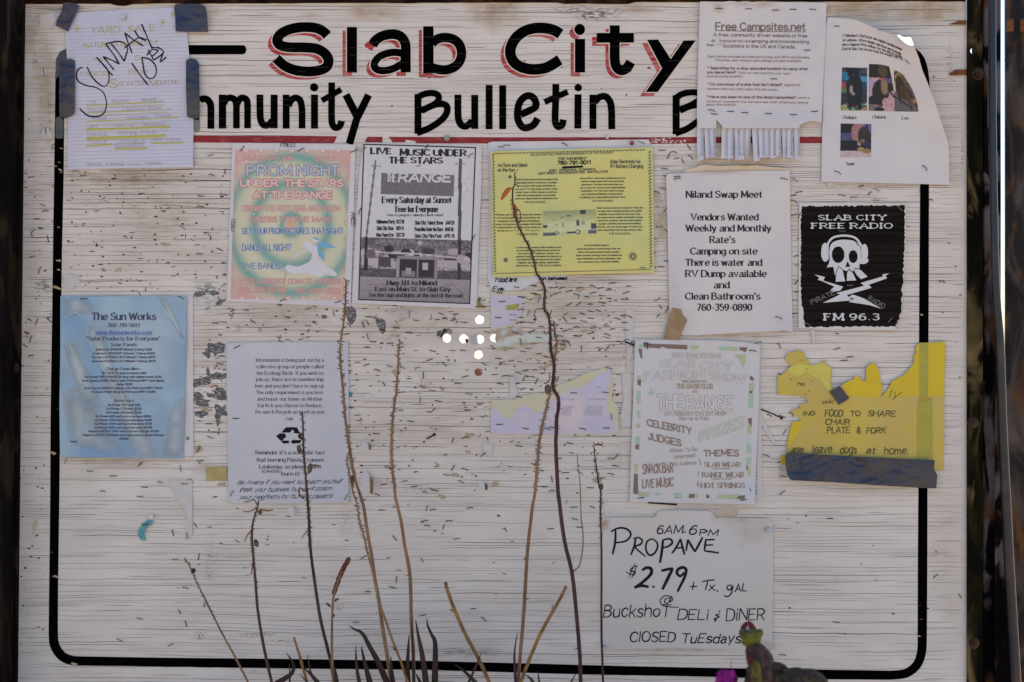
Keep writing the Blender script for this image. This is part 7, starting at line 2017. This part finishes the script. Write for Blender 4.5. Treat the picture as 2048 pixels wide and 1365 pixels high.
petal(q, F(160, 495, 185, 455, 215, 415, 240, 405), 9.5, .085, org); petal(q, F(262, 525, 270, 560, 262, 600, 268, 640), 8, .086, org)
twig(q, F(280, 640, 275, 590, 290, 567, 304, 590, 308, 630, 300, 665), 1.6, .088, mat('rust_red_twig', (.20, .05, .02), .7), 'curled_tendril'); twig(q, F(240, 408, 250, 425), 1.2, .085, org); twig(q, F(264, 330, 278, 320), 1, .085, pur_s); twig(q, F(262, 372, 285, 385, 292, 395), 1, .085, pur_s); twig(q, F(265, 300, 280, 268, 296, 265), .8, .085, tan_s)
twig(q, Wm(1160, 575, 1200, 540, 1222, 440, 1228, 320, 1215, 210, 1210, 80, 1205, -60) + Ws(1680, 1150, 1672, 1035), 1.7, .14, tan_s, 'side_branch')
# 7 stalk to its left, tan at the base
q = stalk('bristly tan stalk crossing in front of the tallest one above the lavender flyer', Tc(510, 330, 520, 420, 535, 520, 520, 640, 508, 760, 490, 860, 470, 960, 440, 1080, 410, 1210, 392, 1330) + Wm(888, 0, 868, 120, 848, 290, 832, 440, 822, 600, 812, 780, 800, 950, 785, 1120, 772, 1280, 768, 1400), 4.1, tan_s, .13, .10, (645, 990), 6, 8, taper=.42)
pod(q, *Tc(462, 880)[0], 6, 10, .12, mat('grey_brown_pod', (.10, .08, .065), .7)); twig(q, Tc(435, 832, 465, 822, 478, 790, 480, 740), 1.4, .12, red_l); twig(q, Tc(480, 290, 498, 240), 1.2, .12, pur_s)
twig(q, Wm(822, 775, 842, 770), 1.6, .12, tan_s)
# 8 thin dark stalk at the left edge of the propane card
q = stalk('thin straight dark stalk along the left edge of the propane card', Ws(1780, 985, 1788, 1060, 1800, 1140, 1812, 1230) + [(1201, 985), (1201, 1030), (1203, 1100), (1203, 1180), (1203, 1270), (1205, 1330), (1206, 1375)], 2.6, pur_s, .12, .10, (900, 1080), 4, 9)
pod(q, *Ws(1828, 1248)[0], 4.5, 7, .105, pod_g)
for i in range(9):
    a = 2.5 + i * .26 * 2.2
    x, y = 1190 + (i % 3) * 6, 890
    twig(q, [(x, y), (x + 7 * math.cos(a), y + 6 * math.sin(a))], 1.2, .105, tan_s)
# 9 grassy seed head
q = stalk('short stalk with a reddish brown seed head leaning right, left of centre', Wl(1262, 500, 1215, 590, 1180, 680, 1158, 770, 1150, 900, 1148, 1050, 1150, 1200, 1160, 1400), 2.8, tan_s, .16, .14, taper=.6, seed=10)
sh = mat('red_brown_seed', (.15, .045, .025), .7, var=.4, scale=150)
mb = MB(); rr_ = random.Random(3)
for (x, y), (tx, ty) in sample(smooth(Wl(1262, 500, 1215, 590, 1180, 680, 1158, 750), 4), 3.0):
    for s_ in (-1, 1, 0):
        a = math.atan2(ty, tx) + s_ * .6 + math.pi
        L_ = rr_.uniform(6, 10)
        p0 = at(x, y, .141); p1 = at(x + L_ * math.cos(a), y + L_ * math.sin(a), .141 + rr_.uniform(0, .004))
        mb.tube([p0, p0.lerp(p1, .4), p1], [.0012, .0024, .0003], 4)
q.mesh('seed_head', sh, mb, kind='stuff')
petal(q, Wl(1142, 832, 1122, 815, 1104, 800), 5, .145, sh, 'bract'); petal(q, Wl(1165, 795, 1180, 780, 1200, 770), 5, .145, sh, 'bract'); petal(q, Wl(1150, 905, 1160, 895, 1166, 880), 5, .145, sh, 'bract')
# 10, 11, 12 cut ochre stems
q = stalk('thick cut ochre stem leaning left between the tan stalk and the tall bent one', Wm(250, 655, 268, 720, 300, 810, 345, 920, 400, 1040, 460, 1150, 520, 1270, 570, 1390), 4.2, och_s, .17, .15, taper=.9, seed=11, cat='cut stem', name='cut_stem', group='cut stems')
twig(q, Wm(308, 860, 285, 848), 2.0, .155, och_s, 'broken_stub')
q = stalk('thick cut ochre stem leaning right just left of the tall dark stalk', Wm(1108, 682, 1070, 760, 1020, 850, 965, 945, 910, 1050, 860, 1170, 815, 1280, 775, 1400), 4.0, och_s, .17, .15, taper=.9, seed=12, cat='cut stem', name='cut_stem', group='cut stems')
q = stalk('short slender ochre stem low left of the reddish seed head', Wl(878, 1045, 895, 1100, 920, 1180, 945, 1270, 975, 1380), 3.2, och_s, .16, .16, taper=.7, seed=13, cat='cut stem', name='cut_stem', group='cut stems')

# leaf rosettes whose tips reach into the picture
def blade(q, pts, w_, d, m=red_l):
    """a thick channelled leaf from its tip (first point) to below the frame and on to the ground"""
    P_ = smooth(pts, 6); n0 = len(P_)
    tl, _ = ground_tail(P_, d)
    P_ = P_ + tl
    mb = MB()
    for i, (x, y) in enumerate(P_):
        a_, b_ = P_[max(0, i-1)], P_[min(len(P_)-1, i+1)]
        l_ = math.dist(a_, b_) or 1; nx_, ny_ = -(b_[1]-a_[1]) / l_, (b_[0]-a_[0]) / l_
        ww = w_ * min(1, (i + .35) / (n0 * .9)) ** .75 / 2
        e = ww * S
        mb.v += [at(x - nx_*ww, y - ny_*ww, d + e * .5), at(x, y, d - e * .2), at(x + nx_*ww, y + ny_*ww, d + e * .5), at(x, y, d - e * .8)]
    n_ = len(P_)
    for i in range(n_ - 1):
        for k in range(4):
            k2 = (k + 1) % 4
            mb.f.append((i*4+k, (i+1)*4+k, (i+1)*4+k2, i*4+k2))
    mb.f.append((0, 1, 2, 3))
    q.mesh('leaf', m, mb, smooth=True)
grl = mat('grey_olive_leaf', (.035, .028, .018), .7, col2=(.032, .010, .009), scale=20, var=.4)
def clump(label, x, leaves):
    q = Thing('aloe_clump', label, 'plant', (at(x, 0, .16).x, -.16, 0), 'dark leaf clumps along the foot of the picture')
    for pts, w_, d, m in leaves:
        blade(q, pts, w_, d, m)
clump('leftmost clump of short curled dark red leaves, below the dark purple stalks', 600, [
    (Wl(822, 1155, 855, 1200, 878, 1250, 865, 1300, 820, 1335, 770, 1365), 11, .17, grl), (Wl(845, 1230, 850, 1300, 848, 1400), 5, .165, red_l),
    (Wl(972, 1165, 985, 1230, 1000, 1300, 1050, 1380), 6, .18, red_l), (Wl(945, 1262, 1000, 1310, 1060, 1385), 10, .17, grl), (Wl(915, 1305, 960, 1350, 1000, 1400), 5, .18, red_l)])
clump('middle left clump of long dark pointed leaves, below the tan stalks', 770, [
    (Wl(1318, 1100, 1320, 1200, 1330, 1300, 1350, 1400), 9, .17, red_l), (Wl(1356, 1105, 1375, 1200, 1400, 1300, 1425, 1400), 13, .165, grl), (Wl(1268, 965, 1310, 990, 1365, 1020, 1420, 1120, 1480, 1230, 1540, 1370), 13, .175, grl),
    (Wl(1566, 1180, 1570, 1260, 1585, 1380), 9, .17, grl), (Wl(1160, 1240, 1175, 1300, 1185, 1380), 9, .16, grl), (Wl(1565, 1115, 1600, 1130, 1640, 1230, 1690, 1380), 5, .18, och_s)])
clump('central clump of upright dark red spear leaves with one thin curled tip', 850, [
    (Wl(1697, 1020, 1690, 1120, 1685, 1250, 1690, 1400), 11, .17, red_l), (Wl(1742, 925, 1762, 1040, 1790, 1180, 1820, 1400), 13, .175, red_l), (Wl(1718, 900, 1716, 1000, 1722, 1150, 1730, 1380), 7, .18, red_l),
    (Wm(120, 910, 125, 960, 150, 1020, 175, 1070, 180, 1150, 178, 1260, 176, 1400), 13, .17, grl), (Wm(40, 1300, 70, 1360, 90, 1400), 10, .17, grl)])
clump('clump of two crossing dark leaves left of the thick cut stem base', 950, [
    (Wm(315, 1235, 370, 1275, 420, 1320, 480, 1385), 9, .165, grl), (Wm(505, 1155, 485, 1210, 450, 1290, 405, 1390), 6, .185, red_l)])
clump('clump with one thin upright purple leaf beside the tan stalk base', 1030, [
    (Wm(766, 1005, 750, 1080, 740, 1180, 745, 1290, 752, 1400), 7, .16, mat('purple_leaf', (.05, .018, .04), .6)), (Wm(820, 1310, 860, 1345, 880, 1385), 9, .17, grl), (Wm(905, 1285, 912, 1330, 920, 1400), 5, .17, red_l), (Wm(1180, 1300, 1150, 1350, 1130, 1390), 5, .17, red_l)])

# ---------------------------------------------------------------- succulent close to the lens and its flower
Sx = crop(1380, 1200, 7.877)
dS = .45
skin = mat('purple_brown_succulent_skin', (.034, .013, .018), .8, col2=(.07, .040, .025), scale=130, stretch=(1, 1, .5), var=.35, bump=.002, bscale=220)
ygr = mat('yellow_green_succulent_band', (.11, .115, .008), .75, col2=(.035, .03, .012), scale=70, var=.3, lo=.45, hi=.62, bump=.001, bscale=150)
brn = mat('brown_rough_succulent_lobe', (.055, .037, .020), .85, col2=(.026, .014, .011), scale=160, var=.35, bump=.004, bscale=160)
redb = mat('crimson_bud', (.11, .002, .005), .7, col2=(.05, .008, .008), scale=90, var=.3)
q = Thing('succulent_plant', 'blurred purple and green succulent stem with a crimson tip at the lower right', 'plant', (at(1600, 0, dS).x, -dS, 0))
def lump(part, m, spine, radii, n_=18, wob=.12, seed=0, d=dS, rough_=14):
    mb = MB()
    P_ = smooth([p + (r_,) for p, r_ in zip(spine, radii)], 6)
    for i, (x, y, r_) in enumerate(P_):
        a_, b_ = P_[max(0, i-1)], P_[min(len(P_)-1, i+1)]
        l_ = math.dist(a_[:2], b_[:2]) or 1
        nx_, ny_ = -(b_[1]-a_[1]) / l_, (b_[0]-a_[0]) / l_
        for k in range(n_):
            w_ = 2 * math.pi * k / n_
            rw = r_ * (1 + wob * noise.noise(Vector((math.cos(w_) * 1.4, math.sin(w_) * 1.4, y / rough_ + seed))) + wob * .4 * math.sin(w_ * 6))
            mb.v.append(at(x + nx_ * rw * math.cos(w_), y + ny_ * rw * math.cos(w_), d + rw * S * math.sin(w_)))
    n2 = len(P_)
    for i in range(n2 - 1):
        for k in range(n_):
            k2 = (k + 1) % n_
            mb.f.append((i*n_+k, i*n_+k2, (i+1)*n_+k2, (i+1)*n_+k))
    mb.f += [tuple(range(n_))[::-1], tuple((n2-1)*n_ + k for k in range(n_))]
    return q.mesh(part, m, mb, smooth=True)
zg = 682.5 + ZC / (S * (D - dS) / D)
lump('stem', skin, Sx(960, 690, 1010, 780, 1080, 900, 1120, 1040, 1110, 1200, 1120, 1380) + [(1530, 1600), (1545, zg)], [11, 19, 24, 27, 29, 34, 40, 42], 22)
lump('swollen_ring', ygr, Sx(895, 520, 930, 560, 960, 620, 975, 680, 985, 735), [13, 19, 20.5, 18, 11], 20, .10, 4)
for i, a in enumerate((-1.0, -.45, .15, .7, 1.2)):
    (x, y), = Sx(955, 590)
    pod(q, x + 17 * math.sin(a), y - 3 + 4 * math.cos(a * 2), 7, 10, dS + .012 * math.cos(a), ygr, 'green_bump', rot=a * .5)
lump('side_flank', mat('yellow_green_flank', (.10, .085, .004), .75, col2=(.05, .03, .012), scale=80, var=.3), Sx(1030, 940, 1040, 1050, 1050, 1180, 1050, 1330), [5, 9, 11, 12], 14, .12, 7, dS + .025)
lump('red_flank', redb, Sx(910, 860, 935, 920, 980, 970, 1010, 1010), [3, 7, 6, 2], 12, .1, 8, dS + .021)
lump('red_arch', redb, Sx(835, 520, 830, 460, 860, 400, 915, 370, 955, 385, 985, 440, 1010, 480), [5, 4.8, 4.4, 4.2, 4.6, 5.5, 6], 10, .15, 9)
pod(q, *Sx(905, 460)[0], 4.2, 5.6, dS, mat('cream_bud_centre', (.40, .36, .33), .6), 'bud_centre')
lump('side_lobe', brn, Sx(1180, 1180, 1260, 1130, 1350, 1110, 1430, 1120, 1500, 1160), [13, 18, 16, 14, 11], 18, .35, 11)
lump('side_lobe', brn, Sx(1500, 1260, 1600, 1230, 1700, 1200, 1760, 1230, 1800, 1290), [26, 22, 17, 15, 12], 18, .35, 12)
lump('side_lobe', brn, Sx(1780, 1290, 1860, 1240, 1920, 1250, 2000, 1320), [12, 12, 10, 10], 16, .25, 13)
lump('side_lobe', brn, Sx(1150, 1280, 1400, 1300, 1700, 1330, 2000, 1380) + [(1680, 1500)], [22, 26, 28, 24, 24], 18, .2, 14)
lump('side_lobe', brn, Sx(1500, 1330) + [(1590, 1420), (1580, 1700), (1570, zg)], [34, 44, 40, 34], 18, .15, 15)
# magenta flower
q = Thing('magenta_flower', 'vivid magenta ruffled flower at the bottom edge left of the succulent', 'flower', at(1452, zg, dS))
mag = mat('magenta_petal', (.22, .002, .22), .7, col2=(.14, .001, .17), scale=50, var=.25)
(fx, fy), = Sx(560, 1330)
rr_ = random.Random(9)
for k in range(22):
    a = math.pi * (1.02 + .96 * (k / 21)) + rr_.uniform(-.08, .08)
    L_ = rr_.uniform(21, 31) * (1.08 if 6 < k < 18 else .9)
    mb = MB()
    tip = (fx + L_ * math.cos(a), fy + L_ * math.sin(a) * 1.15)
    n_ = 7
    d0 = dS + rr_.uniform(-.012, .014)
    for i in range(n_):
        f = i / (n_ - 1)
        x, y = fx + (tip[0] - fx) * f, fy + (tip[1] - fy) * f
        ww = (1.0 + 6.5 * math.sin(math.pi * min(1, f * .62 + .12))) * (1 if f < .99 else .7)
        for s_ in (-1, -.3, .4, 1):
            mb.v.append(at(x - math.sin(a) * ww * s_, y + math.cos(a) * ww * s_, d0 + .006 * f + .0028 * math.sin(s_ * 3 + k + f * 5)))
    for i in range(n_ - 1):
        for j in range(3):
            mb.f.append((i*4+j, i*4+j+1, (i+1)*4+j+1, (i+1)*4+j))
    q.mesh('petal', mag, mb, smooth=True)
twig(q, Sx(650, 1090, 648, 1010, 652, 930), .6, dS, mat('dark_stamen', (.04, .01, .02), .7), 'stamen')
mb = MB(); mb.tube([at(fx, fy, dS), at(fx + 4, fy + 200, dS), at(fx - 2, zg, dS)], .004, 8); q.mesh('stem', grl, mb)
twig(q, Sx(690, 1240, 720, 1300, 740, 1380), 2.4, dS, redb, 'sepal')
